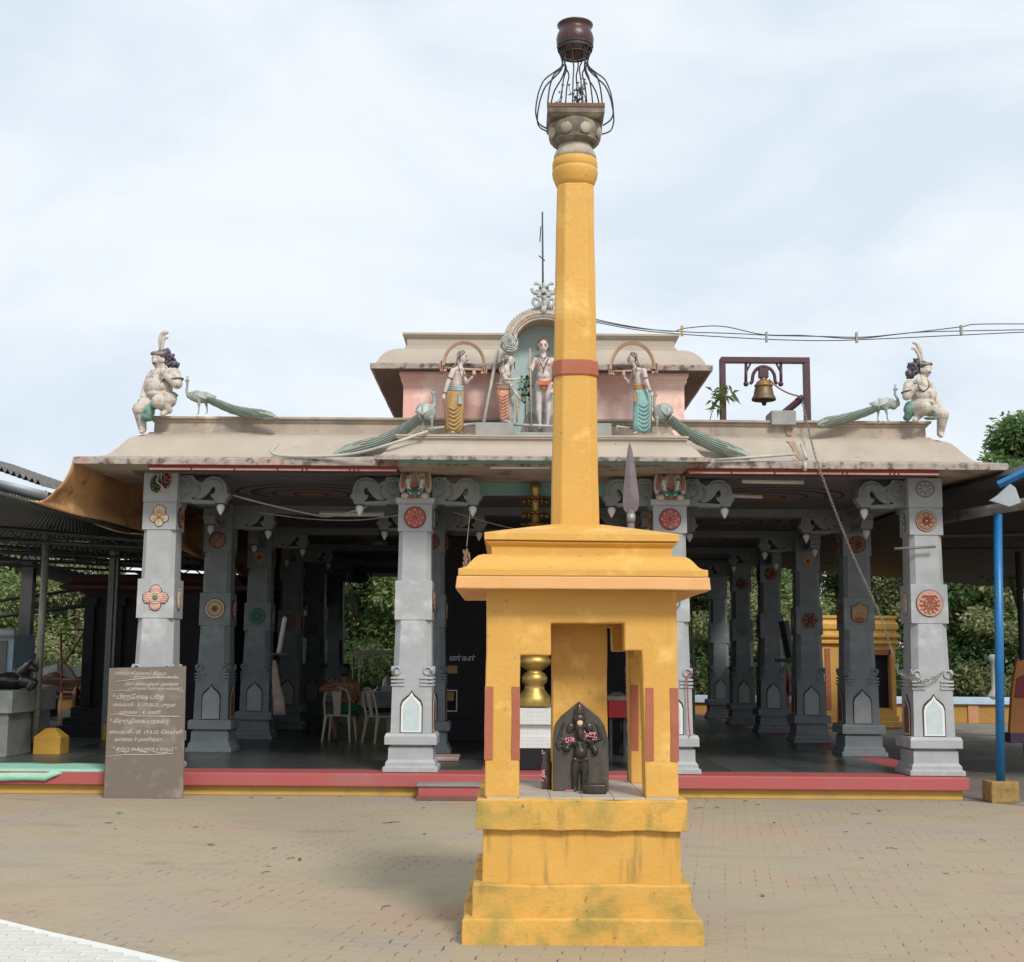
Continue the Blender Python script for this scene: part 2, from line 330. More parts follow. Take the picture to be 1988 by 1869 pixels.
class MB:
    def __init__(s):
        s.v = []; s.f = []; s.m = []; s.sm = []; s.mi = 0; s.smooth = False

    def add(s, vs, fs, smooth=None):
        o = len(s.v); s.v += [Vector(p) for p in vs]
        for f in fs:
            s.f.append([i + o for i in f]); s.m.append(s.mi); s.sm.append(s.smooth if smooth is None else smooth)
        return s

    def box(s, x0, x1, y0, y1, z0, z1):
        return s.add([(x0, y0, z0), (x1, y0, z0), (x1, y1, z0), (x0, y1, z0), (x0, y0, z1), (x1, y0, z1), (x1, y1, z1), (x0, y1, z1)],
                     [(0, 3, 2, 1), (4, 5, 6, 7), (0, 1, 5, 4), (1, 2, 6, 5), (2, 3, 7, 6), (3, 0, 4, 7)], False)

    def cbox(s, c, d, rot=None):
        vs = []
        for z in (-1, 1):
            for x, y in ((-1, -1), (1, -1), (1, 1), (-1, 1)):
                p = Vector((x * d[0] / 2, y * d[1] / 2, z * d[2] / 2))
                if rot: p = rot @ p
                vs.append(p + Vector(c))
        return s.add(vs, [(0, 3, 2, 1), (4, 5, 6, 7), (0, 1, 5, 4), (1, 2, 6, 5), (2, 3, 7, 6), (3, 0, 4, 7)], False)

    def loops(s, Ls, cap0=True, cap1=True, smooth=None, closed=False):
        n = len(Ls[0]); vs = [p for l in Ls for p in l]; fs = []
        for i in range(len(Ls) - 1 if not closed else len(Ls)):
            a = i * n; b = ((i + 1) % len(Ls)) * n
            for j in range(n):
                k = (j + 1) % n
                fs.append((a + j, a + k, b + k, b + j))
        s.add(vs, fs, smooth)
        o = len(s.v) - len(vs)
        if not closed:
            for c, base in ((cap0, 0), (cap1, (len(Ls) - 1) * n)):
                if c:
                    idx = [o + base + j for j in range(n)]
                    if base == 0: idx = idx[::-1]
                    s.f.append(idx); s.m.append(s.mi); s.sm.append(False)
        return s

    def sweep(s, rect, prof, cap0=True, cap1=True):
        x0, x1, y0, y1 = rect
        Ls = [[(x0 - o, y0 - o, z), (x1 + o, y0 - o, z), (x1 + o, y1 + o, z), (x0 - o, y1 + o, z)] for o, z in prof]
        return s.loops(Ls, cap0, cap1, False)

    def prism(s, pts, a, b, plane='xz'):
        """extrude a 2-D outline between depth a and b"""
        def P(p, d):
            return (p[0], d, p[1]) if plane == 'xz' else ((p[0], p[1], d) if plane == 'xy' else (d, p[0], p[1]))
        return s.loops([[P(p, a) for p in pts], [P(p, b) for p in pts]], True, True, False)

    def tube(s, pts, r, n=8, cap=True, closed=False):
        pts = [Vector(p) for p in pts]
        if not isinstance(r, (list, tuple)): r = [r] * len(pts)
        Ls = []; ref = None
        N_ = len(pts)
        for i, p in enumerate(pts):
            if closed: t = pts[(i + 1) % N_] - pts[i - 1]
            else: t = pts[min(i + 1, N_ - 1)] - pts[max(i - 1, 0)]
            if t.length < 1e-9: t = Vector((0, 0, 1))
            t.normalize()
            if ref is None:
                ref = t.cross(Vector((0, 0, 1)))
                if ref.length < .05: ref = t.cross(Vector((1, 0, 0)))
            ref = ref - t * ref.dot(t); ref.normalize()
            b = t.cross(ref)
            Ls.append([p + (ref * math.cos(2 * math.pi * k / n) + b * math.sin(2 * math.pi * k / n)) * r[i] for k in range(n)])
        return s.loops(Ls, cap, cap, n > 4, closed)

    def lathe(s, prof, c=(0, 0, 0), n=24, axis='z', cap0=True, cap1=True):
        c = Vector(c); Ls = []
        for r, z in prof:
            l = []
            for k in range(n):
                a = 2 * math.pi * k / n + math.pi / n
                x, y = r * math.cos(a), r * math.sin(a)
                l.append(c + Vector((x, y, z)) if axis == 'z' else c + Vector((x, -z, y)) if axis == 'y' else c + Vector((z, x, y)))
            Ls.append(l)
        return s.loops(Ls, cap0, cap1, n > 8)

    def ell(s, c, r, nu=12, nv=8, rot=None):
        if not isinstance(r, (list, tuple)): r = (r, r, r)
        c = Vector(c); vs = []; fs = []
        for i in range(1, nv):
            t = math.pi * i / nv
            for j in range(nu):
                a = 2 * math.pi * j / nu
                p = Vector((r[0] * math.sin(t) * math.cos(a), r[1] * math.sin(t) * math.sin(a), r[2] * math.cos(t)))
                vs.append(c + (rot @ p if rot else p))
        for sg in (1, -1):
            p = Vector((0, 0, r[2] * sg)); vs.append(c + (rot @ p if rot else p))
        T, B = len(vs) - 2, len(vs) - 1
        for i in range(nv - 2):
            for j in range(nu):
                k = (j + 1) % nu
                fs.append((i * nu + j, (i + 1) * nu + j, (i + 1) * nu + k, i * nu + k))
        for j in range(nu):
            k = (j + 1) % nu
            fs.append((T, j, k)); fs.append((B, (nv - 2) * nu + k, (nv - 2) * nu + j))
        return s.add(vs, fs, True)

    def cap_(s, p0, r0, p1, r1, n=10):
        """tapered limb with rounded ends"""
        p0 = Vector(p0); p1 = Vector(p1)
        s.ell(p0, r0, n, 6); s.ell(p1, r1, n, 6)
        s.tube([p0, p1], [r0, r1], n)
        return s

    def chain(s, pts, rs, n=10):
        for i in range(len(pts) - 1): s.cap_(pts[i], rs[i], pts[i + 1], rs[i + 1], n)
        return s

    def mesh(s, name, mats, org=Vector((0, 0, 0))):
        me = bpy.data.meshes.new(name)
        me.from_pydata([p - org for p in s.v], [], s.f)
        for mm in (mats if isinstance(mats, (list, tuple)) else [mats]):
            me.materials.append(M[mm] if isinstance(mm, str) else mm)
        for i, p in enumerate(me.polygons):
            p.material_index = s.m[i]; p.use_smooth = s.sm[i]
        bm = bmesh.new(); bm.from_mesh(me); bmesh.ops.recalc_face_normals(bm, faces=bm.faces); bm.to_mesh(me); bm.free()
        me.update()
        return me

    def obj(s, name, mats, parent=None, bevel=0, kind=None, rough=None, solid=0):
        org = worigin(parent)
        me = s.mesh(name, mats, org)
        if rough: roughen(me, *rough)
        o = bpy.data.objects.new(name, me); COL.objects.link(o)
        if parent: o.parent = parent
        if solid:
            md = o.modifiers.new('thickness', 'SOLIDIFY'); md.thickness = solid; md.offset = 0
        if bevel:
            md = o.modifiers.new('bevel', 'BEVEL'); md.width = bevel; md.segments = 2; md.limit_method = 'ANGLE'; md.angle_limit = R(40)
        if kind: o['kind'] = kind
        return o

    def single(s, name, mats, label, cat, group=None, base=None, **k):
        """a thing that is one mesh; its origin goes to its base"""
        if base is None:
            xs = [p.x for p in s.v]; ys = [p.y for p in s.v]; zs = [p.z for p in s.v]
            base = Vector(((min(xs) + max(xs)) / 2, (min(ys) + max(ys)) / 2, min(zs)))
        base = Vector(base)
        s.v = [p - base for p in s.v]
        o = s.obj(name, mats, None, **k); o.location = base
        return tag(o, label, cat, group)


def roughen(me, seg, amp, fq=3.0):
    """cut long edges and shift the points a little: hand-plastered edges"""
    bm = bmesh.new(); bm.from_mesh(me)
    bmesh.ops.remove_doubles(bm, verts=bm.verts, dist=.0005)
    for _ in range(5):
        es = [e for e in bm.edges if e.calc_length() > seg]
        if not es: break
        bmesh.ops.subdivide_edges(bm, edges=es, cuts=1, use_grid_fill=True)
    for v in bm.verts:
        n = noise.noise_vector(v.co * fq) * amp + noise.noise_vector(v.co * fq * 5) * amp * .35
        v.co += n
    bm.to_mesh(me); bm.free()


def remesh(s, name, mats, parent, vox, smooth=4, amp=0, fq=20):
    """overlapping closed shapes fused into one continuous surface"""
    tmp = s.obj('tmp', mats, parent)
    md = tmp.modifiers.new('r', 'REMESH'); md.mode = 'VOXEL'; md.voxel_size = vox; md.use_smooth_shade = True
    if smooth:
        m2 = tmp.modifiers.new('s', 'SMOOTH'); m2.factor = .5; m2.iterations = smooth
    dg = bpy.context.evaluated_depsgraph_get(); dg.update()
    me = bpy.data.meshes.new_from_object(tmp.evaluated_get(dg))
    me.name = name
    me.materials.clear()
    for mm in (mats if isinstance(mats, (list, tuple)) else [mats]): me.materials.append(M[mm])
    for p in me.polygons: p.use_smooth = True; p.material_index = 0
    if amp:
        for v in me.vertices: v.co += noise.noise_vector(v.co * fq) * amp
    bm = bmesh.new(); bm.from_mesh(me); seen = set(); kill = []
    for v in bm.verts:
        if v in seen: continue
        st = [v]; seen.add(v); grp = [v]
        while st:
            for e in st.pop().link_edges:
                for q in e.verts:
                    if q not in seen: seen.add(q); st.append(q); grp.append(q)
        if len(grp) < 60: kill += grp
    if kill: bmesh.ops.delete(bm, geom=kill, context='VERTS'); bm.to_mesh(me)
    bm.free()
    loc = tmp.location.copy(); old = tmp.data
    bpy.data.objects.remove(tmp); bpy.data.meshes.remove(old)
    o = bpy.data.objects.new(name, me); COL.objects.link(o); o.parent = parent
    return o


def arc(c, r0, a0, a1, n, ry=None):
    ry = r0 if ry is None else ry
    return [(c[0] + r0 * math.cos(a0 + (a1 - a0) * i / n), c[1] + ry * math.sin(a0 + (a1 - a0) * i / n)) for i in range(n + 1)]


def spline(pts, n=6):
    """Catmull-Rom through the points"""
    P = [Vector(p) for p in pts]; out = []
    for i in range(len(P) - 1):
        a = P[max(i - 1, 0)]; b = P[i]; c = P[i + 1]; d = P[min(i + 2, len(P) - 1)]
        for k in range(n):
            t = k / n
            out.append(.5 * ((2 * b) + (c - a) * t + (2 * a - 5 * b + 4 * c - d) * t * t + (3 * b - a - 3 * c + d) * t ** 3))
    out.append(P[-1]); return out


def structure(o, name=None):
    o['kind'] = 'structure'; return o
# ================================================================== TEMPLE HALL
XL = [-4.405, -1.21, 1.98, 5.18]; D0 = 16.7; DS = 3.33; NR = 6
ZF = .27; ZC = 3.93
hall = thing('temple_hall', 'grey-columned open temple hall with beige curved roof, pink upper pavilion and red-edged platform', 'temple', (.385, 16.7, 0))
# platform
mb = MB(); mb.box(-12, 5.44, 16.28, 37.0, 0, .115); mb.obj('plinth', 'ochre', hall, bevel=.01)
mb = MB(); mb.box(-12.05, 5.50, 16.20, 37.05, .115, ZF); mb.obj('platform_edge', 'redfloor', hall, bevel=.012)
mb = MB()
xs = [-12, -9.2, -6.6, -3.9, -2.8, -1.4, -.2]
cuts = [(-12, -.35), (1.12, 5.0)]
random.seed(3)
for a, b in cuts:
    x = a
    while x < b - .05:
        w = min(random.uniform(.7, 1.1), b - x)
        y = 16.82
        while y < 36.5:
            h = min(random.uniform(1.4, 2.3), 36.6 - y)
            mb.mi = random.choice((0, 0, 1))
            mb.box(x + .004, x + w - .004, y + .004, y + h - .004, ZF, ZF + .006)
            y += h
        x += w
mb.mi = 0
mb.box(-.35, 1.12, 19.3, 36.6, ZF, ZF + .006)
M['granite2'] = mat('granite_floor_slab', (.095, .105, .10), (.06, .068, .065), 2.0, .34, .15, 70)
mb.obj('stone_floor', ['granite', 'granite2'], hall)
# front steps
mb = MB()
mb.mi = 0; mb.box(-1.07, 1.84, 15.86, 16.21, 0, .155)
mb.mi = 1; mb.box(-1.09, 1.86, 15.84, 16.21, .155, .18); mb.mi = 2; mb.box(-1.09, 1.86, 15.78, 15.86, 0, .05)
mb.obj('front_step', ['redfloor', 'concrete', 'rustplate'], hall, bevel=.006)


def zv(v, Y=16.47, u=1795): return at(u, v, Y).z


def chsq(cx, cy, h, c, z):
    if c < .002:
        return [(cx - h, cy - h, z), (cx - h, cy - h, z), (cx + h, cy - h, z), (cx + h, cy - h, z), (cx + h, cy + h, z), (cx + h, cy + h, z), (cx - h, cy + h, z), (cx - h, cy + h, z)]
    return [(cx - h, cy - h + c, z), (cx - h + c, cy - h, z), (cx + h - c, cy - h, z), (cx + h, cy - h + c, z), (cx + h, cy + h - c, z), (cx + h - c, cy + h, z), (cx - h + c, cy + h, z), (cx - h, cy + h - c, z)]


def column_mb(capfig):
    mb = MB()
    segs = [[(.335, ZF + .006), (.335, zv(1497)), (.305, zv(1494)), (.305, zv(1488)), (.275, zv(1482)), (.272, zv(1458)), (.25, zv(1457)), (.25, zv(1453))],
            [(.318, zv(1453)), (.318, zv(1437)), (.30, zv(1431))],
            [(.252, zv(1431)), (.243, zv(1340))]]
    for s_ in segs: mb.sweep((0, 0, 0, 0), s_)
    mb.loops([chsq(0, 0, h, c, z) for h, c, z in ((.243, .05, zv(1341)), (.235, .07, zv(1304)), (.222, .075, zv(1211)))], smooth=False)
    mb.sweep((0, 0, 0, 0), [(.231, zv(1211)), (.228, zv(1135))])
    mb.loops([chsq(0, 0, h, c, z) for h, c, z in ((.207, .055, zv(1136)), (.20, .055, zv(1039)))], smooth=False)
    mb.sweep((0, 0, 0, 0), [(.211, zv(1039)), (.208, zv(987))])
    if capfig:
        mb.sweep((0, 0, 0, 0), [(.208, zv(987)), (.24, zv(984)), (.245, zv(974))])
        mb.sweep((0, 0, 0, 0), [(.17, zv(974)), (.17, ZC)])
    else:
        mb.sweep((0, 0, 0, 0), [(.204, zv(987)), (.204, zv(985))]); mb.sweep((0, 0, 0, 0), [(.214, zv(985)), (.212, ZC)])
    # rolled ridges and curled leaves at the shoulders of the lower block
    for sx in (-1, 1):
        for sy in (-1, 1):
            for v in (1338, 1331, 1324):
                z = zv(v); c_ = .175
                mb.cbox((sx * c_, sy * c_, z), (.165, .165, .026))
            for ax in (0, 1):
                pts = []
                for k in range(15):
                    a = 2 * math.pi * k / 11; r = .058 - .0032 * k
                    du = .185 + r * math.cos(a) * .95; dz = zv(1311) + r * math.sin(a) * 1.1
                    pts.append((sx * du, sy * .245, dz) if ax == 0 else (sx * .245, sy * du, dz))
                mb.tube(pts, [.016] * 8 + [.014, .013, .012, .011, .01, .009, .008], 6)
            mb.ell((sx * .185, sy * .205, zv(1313)), (.05, .045, .06), 10, 6)
            mb.ell((sx * .205, sy * .185, zv(1313)), (.045, .05, .06), 10, 6)
    return mb


# niche: pointed arch panel in the lower block. local frame: x right, z up, facing -Y
def niche_mb(w=.115, h=.46):
    mb = MB()

    def outl(k, w_=w, h_=h):
        b = [(-w_, 0), (w_, 0), (w_, h_ * .62), (w_ * .86, h_ * .74), (w_ * .52, h_ * .83), (w_ * .22, h_ * .90), (0, h_)]
        b = b + [(-x, z) for x, z in b[-2:1:-1]]
        return [(x * (1 + k), z + (h_ * k * .5 * (1 if z > h_ / 2 else -.4))) for x, z in b]
    mb.mi = 2; mb.prism(outl(.14), .004, -.006)
    mb.mi = 1; mb.prism(outl(.04), .004, -.010)
    mb.mi = 0; mb.prism([(x * .82, .02 + z * .90) for x, z in outl(0)], .004, -.013)
    return mb


def petals(mb, n, r0, r1, w, d=.012, a0=0, sc_=(1, 1)):
    for i in range(n):
        a = a0 + 2 * math.pi * i / n; rm = (r0 + r1) / 2
        rot = Matrix.Rotation(-a, 3, 'Y')
        mb.ell((rm * math.cos(a) * sc_[0], -d, rm * math.sin(a) * sc_[1]), ((r1 - r0) / 2, d, w), 8, 6, rot)


def disc(mb, r, y, n=28, rin=None, wav=0, wn=8, a0=0):
    pts = []
    for i in range(n):
        a = 2 * math.pi * i / n; rr = r * (1 + wav * math.cos(wn * a + a0)); pts.append((rr * math.cos(a), rr * math.sin(a)))
    mb.prism(pts, .006, -y); return mb


def medallion_mb(k):
    mb = MB(); mats = ['outline']

    def m_(n):
        if n not in mats: mats.append(n)
        mb.mi = mats.index(n)
    if k == 'palmette':
        m_('outline')
        for sx, sz, r in ((-.065, -.03, .052), (.065, -.03, .052), (0, .055, .078), (0, -.085, .052)): mb.ell((sx, -.003, sz), (r + .006, .008, r + .006), 18, 6)
        m_('med_cream')
        for sx, sz, r in ((-.065, -.03, .052), (.065, -.03, .052), (0, .055, .078), (0, -.085, .052)): mb.ell((sx, -.006, sz), (r, .012, r), 18, 6)
        m_('med_gold')
        for a in (20, 45, 70, 90, 110, 135, 160): mb.ell((.06 * math.cos(R(a)), -.012, -.02 + .075 * math.sin(R(a))), (.009, .012, .04), 8, 5, Matrix.Rotation(R(90 - a), 3, 'Y'))
        for a in (200, 225, 270, 315, 340): mb.ell((.055 * math.cos(R(a)), -.012, -.02 + .055 * math.sin(R(a))), (.010, .012, .03), 8, 5, Matrix.Rotation(R(90 - a), 3, 'Y'))
        mb.ell((0, -.014, -.02), (.022, .014, .022)); m_('med_brown'); mb.ell((0, -.024, -.02), (.01, .01, .01))
    elif k == 'cross':
        m_('outline')
        for a in range(4): mb.ell((.088 * math.cos(a * math.pi / 2), -.002, .088 * math.sin(a * math.pi / 2)), (.078, .008, .078), 18, 6)
        m_('med_pink')
        for a in range(4): mb.ell((.088 * math.cos(a * math.pi / 2), -.004, .088 * math.sin(a * math.pi / 2)), (.071, .014, .071), 18, 6)
        m_('med_cream')
        for a in range(4):
            for j in (-2, -1, 0, 1, 2):
                t = a * math.pi / 2 + j * .20; mb.ell((.125 * math.cos(t), -.018, .125 * math.sin(t)), (.006, .006, .026), 6, 4, Matrix.Rotation(math.pi / 2 - t, 3, 'Y'))
        mb.tube([(.066 * math.cos(t * .5236), -.02, .066 * math.sin(t * .5236)) for t in range(12)], .009, 6, closed=True)
        m_('med_pink'); disc(mb, .06, .018); m_('med_cream'); mb.tube([(.043 * math.cos(t * .5236), -.022, .043 * math.sin(t * .5236)) for t in range(12)], .007, 6, closed=True)
        m_('med_green'); mb.ell((0, -.02, 0), (.032, .012, .032))
    elif k == 'florets':
        disc(mb, .137, .008, 32); m_('med_red'); disc(mb, .128, .014, 32); m_('med_pink')
        petals(mb, 8, .085, .118, .012, .016); petals(mb, 8, .03, .055, .010, .016, .39)
        for i in range(8):
            t = i * math.pi / 4 + .39
            c = (.09 * math.cos(t), .09 * math.sin(t))
            mb.tube([(c[0] + .022 * math.cos(t + 1.2 + q * .8), -.017, c[1] + .022 * math.sin(t + 1.2 + q * .8)) for q in range(6)], .005, 5)
        m_('med_red'); mb.ell((0, -.014, 0), (.02, .01, .02))
    elif k == 'daisy':
        disc(mb, .132, .008, 32); m_('med_cream'); disc(mb, .125, .012, 32); m_('med_rust'); disc(mb, .117, .014, 32)
        m_('med_cream'); petals(mb, 8, .055, .108, .019, .016); m_('med_rust'); petals(mb, 8, .065, .098, .009, .022)
        petals(mb, 8, .02, .055, .012, .018, .39); m_('med_cream'); mb.ell((0, -.02, 0), (.013, .012, .013)); petals(mb, 8, .085, .11, .007, .017, .39)
    elif k == 'lotusring':
        disc(mb, .168, .008, 32); m_('med_pink'); disc(mb, .16, .014, 32); m_('med_rust'); disc(mb, .125, .016, 32); m_('med_pink')
        for i in range(9): t = -.4 + i * (math.pi + .8) / 8 + math.pi; mb.ell((.115 * math.cos(t), -.02, .115 * math.sin(t)), (.016, .010, .026), 8, 5, Matrix.Rotation(math.pi / 2 - t, 3, 'Y'))
        for sx in (-1, 1):
            for q in range(4): mb.ell((sx * (.05 + .016 * q), -.02, .02 + .03 * math.sin(q * 1.3)), (.022, .010, .012), 8, 5, Matrix.Rotation(sx * (.5 + .5 * q), 3, 'Y'))
            mb.tube([(sx * (.035 + .02 * math.cos(q * .7)), -.018, -.03 + .022 * math.sin(q * .7)) for q in range(8)], .006, 5)
        mb.ell((-.03, -.018, .105), (.045, .01, .014)); mb.ell((.03, -.018, .105), (.045, .01, .014))
    elif k == 'ball':
        disc(mb, .125, .006, 32); m_('med_pinkbrown'); mb.ell((0, -.004, 0), (.117, .03, .117), 24, 10); m_('outline')
        mb.tube([(x, -.033 + abs(z) * .08, z) for x, z in spline2([(.045, .11), (.035, .07), (.05, .045), (.0, .0), (-.04, -.035), (-.03, -.08), (-.01, -.11)])], .0045, 5)
    elif k == 'rings':
        disc(mb, .152, .008, 32)
        for r, n_ in ((.144, 'med_cream'), (.118, 'med_gold'), (.088, 'med_cream'), (.062, 'med_gold'), (.036, 'med_brown')):
            m_(n_); disc(mb, r, .010 + (.15 - r) * .08, 32)
    elif k == 'sunflower':
        m_('med_orange'); disc(mb, .09, .01, 40, wav=.2, wn=8); m_('med_cream'); petals(mb, 16, .05, .1, .007, .012, .2); m_('med_brown'); mb.ell((0, -.012, 0), (.03, .014, .03))
    elif k == 'tealrings':
        disc(mb, .142, .008, 32); m_('med_teal'); disc(mb, .135, .012, 32); m_('med_cream'); petals(mb, 28, .118, .131, .004, .014)
        m_('outline'); disc(mb, .088, .014, 32); m_('med_teal'); disc(mb, .08, .016, 32); m_('outline'); disc(mb, .05, .018); m_('med_pink'); petals(mb, 8, .008, .038, .009, .02)
    elif k == 'pinkcarved':
        disc(mb, .145, .008, 32); m_('med_pinkbrown'); disc(mb, .137, .013, 32, wav=.03, wn=10)
        for n_, r in ((7, .1), (5, .055)):
            for i in range(n_):
                t = i * 6.283 / n_; mb.ell((r * math.cos(t), -.014, r * math.sin(t)), (.024, .012, .012), 8, 5, Matrix.Rotation(t * 2, 3, 'Y'))
    elif k == 'brownflower':
        disc(mb, .13, .007, 32); m_('med_brown'); disc(mb, .123, .011, 40, wav=.05, wn=12); m_('med_pinkbrown'); petals(mb, 12, .05, .115, .012, .014); m_('med_rust'); petals(mb, 12, .04, .075, .007, .02, .26); m_('outline'); mb.ell((0, -.014, 0), (.022, .012, .022))
    elif k == 'shield':
        def sh(s_): return [(x * s_, z * s_) for x, z in spline2([(0, .17), (.05, .125), (.115, .11), (.125, .03), (.12, -.07), (.07, -.125), (0, -.145), (-.07, -.125), (-.12, -.07), (-.125, .03), (-.115, .11), (-.05, .125), (0, .17)])[:-1]]
        mb.prism(sh(1), .004, -.008); m_('med_gold'); mb.prism(sh(.92), .004, -.013); m_('med_cream')
        for i in range(7): t = math.pi * (.1 + i * .8 / 6); mb.ell((.075 * math.cos(t), -.016, -.03 + .1 * math.sin(t)), (.006, .007, .045), 6, 5, Matrix.Rotation(math.pi / 2 - t, 3, 'Y'))
        mb.tube([(x, -.017, z) for x, z in ((-.03, -.07), (0, .08), (.03, -.07))], .007, 5); m_('med_rust'); mb.ell((0, -.013, -.09), (.07, .008, .035))
    elif k == 'star':
        m_('med_brown'); disc(mb, .13, .01, 48, wav=.13, wn=6); m_('med_pinkbrown'); petals(mb, 6, .03, .125, .022, .013, .52); m_('med_brown'); petals(mb, 6, .03, .09, .008, .02, 0); mb.ell((0, -.016, 0), (.025, .012, .025))
    elif k == 'leafpanel':
        m_('med_green'); mb.ell((0, -.003, 0), (.075, .014, .125), 18, 8); m_('med_cream')
        for q in range(7): mb.ell((.03 * math.sin(q * 2.2), -.014, -.09 + q * .03), (.026, .008, .007), 8, 5, Matrix.Rotation(q * 1.1, 3, 'Y'))
    elif k == 'goldpanel':
        disc(mb, .001, .001, 8); m_('outline'); mb.ell((0, -.002, 0), (.1, .01, .15), 20, 8); m_('med_cream'); mb.ell((0, -.005, 0), (.092, .012, .142), 20, 8); m_('med_gold')
        for q in range(8): mb.ell((.04 * math.sin(q * 2.4), -.016, -.11 + q * .031), (.034, .008, .008), 8, 5, Matrix.Rotation(q * .9, 3, 'Y'))
    elif k == 'bird':
        # green plumed body on the left, red double scroll on the right
        m_('outline'); mb.ell((-.065, 0, -.01), (.075, .006, .12), 16, 6); mb.ell((.075, 0, .05), (.065, .006, .12), 16, 6)
        m_('med_green')
        for q in range(16): mb.ell((-.065 + .045 * math.sin(q * 1.9), -.012, -.11 + q * .015), (.022, .010, .010), 8, 5, Matrix.Rotation(q * .7, 3, 'Y'))
        m_('med_red')
        for c in ((.07, .105), (.078, .03)): mb.tube([(c[0] + (.05 - .005 * q) * math.cos(q * .75), -.012, c[1] + (.05 - .005 * q) * math.sin(q * .75)) for q in range(9)], .013, 6)
        m_('med_cream')
        mb.tube([(-.08, -.016, .13), (-.03, -.016, .1), (-.05, -.016, .03), (.02, -.016, -.04), (.06, -.016, -.08)], .009, 6)
        for q in range(9): t = -1.2 + q * .4; mb.ell((.075 + .058 * math.cos(t), -.014, .055 + .11 * math.sin(t)), (.008, .006, .012), 6, 4)
        for q in range(8): mb.ell((-.12 + .03 * q, -.012, -.13 + .01 * math.sin(q * 2)), (.018, .008, .010), 8, 5)
    elif k == 'faded':
        m_('grey_dark'); mb.tube([(.11 * math.cos(t * .3), -.004, .11 * math.sin(t * .3)) for t in range(21)], .01, 5, closed=True); petals(mb, 8, .03, .09, .01, .006)
    return mb, mats


def spline2(pts, n=5):
    return [(p.x, p.y) for p in spline([(a, b, 0) for a, b in pts], n)]


M['med_pinkbrown'] = mat('medallion_dusty_pink', (.34, .16, .12), (.28, .13, .1), 14, .6, .1)
M['med_orange'] = mat('medallion_orange', (.50, .24, .07), (.42, .19, .05), 14, .6, .1)
MEDC = {}


def med_mesh(k):
    if k not in MEDC:
        mb, mats = medallion_mb(k); MEDC[k] = mb.mesh('medallion', mats)
    return MEDC[k]


def sub(name, me, parent, loc, rz=0, sc_=None, label=None):
    o = bpy.data.objects.new(name, me); COL.objects.link(o); o.parent = parent; o.location = loc; o.rotation_euler = (0, 0, rz)
    if sc_: o.scale = sc_
    if label: o['label'] = label
    return o


NICHE = niche_mb().mesh('niche_panel', ['niche', 'white', 'outline'])
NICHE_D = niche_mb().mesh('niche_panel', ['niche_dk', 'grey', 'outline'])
NICHE_B = niche_mb().mesh('niche_panel', ['niche_br', 'med_cream', 'outline'])


def bracket_mesh():
    mb = MB(); k = .00113
    P = [(0, 15), (40, -5), (150, -5), (175, 40), (240, 75), (262, 60), (300, 20), (370, 0), (440, 12), (495, 55), (522, 110), (535, 200), (560, 190), (548, 235), (520, 262), (510, 300), (395, 300), (388, 258), (360, 235), (352, 195), (375, 205), (400, 180), (402, 140), (385, 118), (362, 128), (340, 170), (300, 215), (250, 252), (200, 262), (150, 240), (0, 245)]
    mb.prism([(x * k, -y * k) for x, y in P], -.085, .085)
    mb.prism([(x * k, -y * k) for x, y in ((0, 240), (145, 240), (145, 262), (400, 278), (400, 312), (145, 312), (145, 300), (0, 300))], -.095, .095)
    for y in (-.09, .09):
        c = (95 * k, -95 * k)
        mb.tube([(c[0] + (.062 - .0048 * q) * math.cos(2.4 + q * .65), y, c[1] + (.062 - .0048 * q) * math.sin(2.4 + q * .65)) for q in range(12)], .014, 6)
        mb.tube([(x * k, y, -z * k) for x, z in ((200, 100), (230, 150), (215, 215), (170, 240))], .012, 6)
        mb.tube([(x * k, y, -z * k) for x, z in ((300, 60), (370, 40), (440, 55), (480, 110), (490, 190))], .012, 6)
        mb.tube([(x * k, y, -z * k) for x, z in ((60, 20), (110, 35), (150, 90), (155, 150), (120, 200), (60, 215))], .012, 6)
    mb.mi = 1
    mb.lathe([(.01, -.345), (.036, -.35), (.052, -.375), (.047, -.41), (.028, -.45), (.012, -.475), (.001, -.49)], (452 * k, 0, 0), 14)
    return mb.mesh('bracket', ['bracket', 'white'])


BRK = bracket_mesh()
BRK_D = BRK.copy(); BRK_D.materials[1] = M['grey_dark']; BRK_D.materials[0] = M['grey_dark']
COLM = column_mb(False).mesh('column', 'grey'); COLR = column_mb(False).mesh('column', 'grey_shaded'); COLF = column_mb(True).mesh('column', 'grey')
zB, zCm, zA, zN = zv(1012), zv(1172), zv(950), zv(1431)


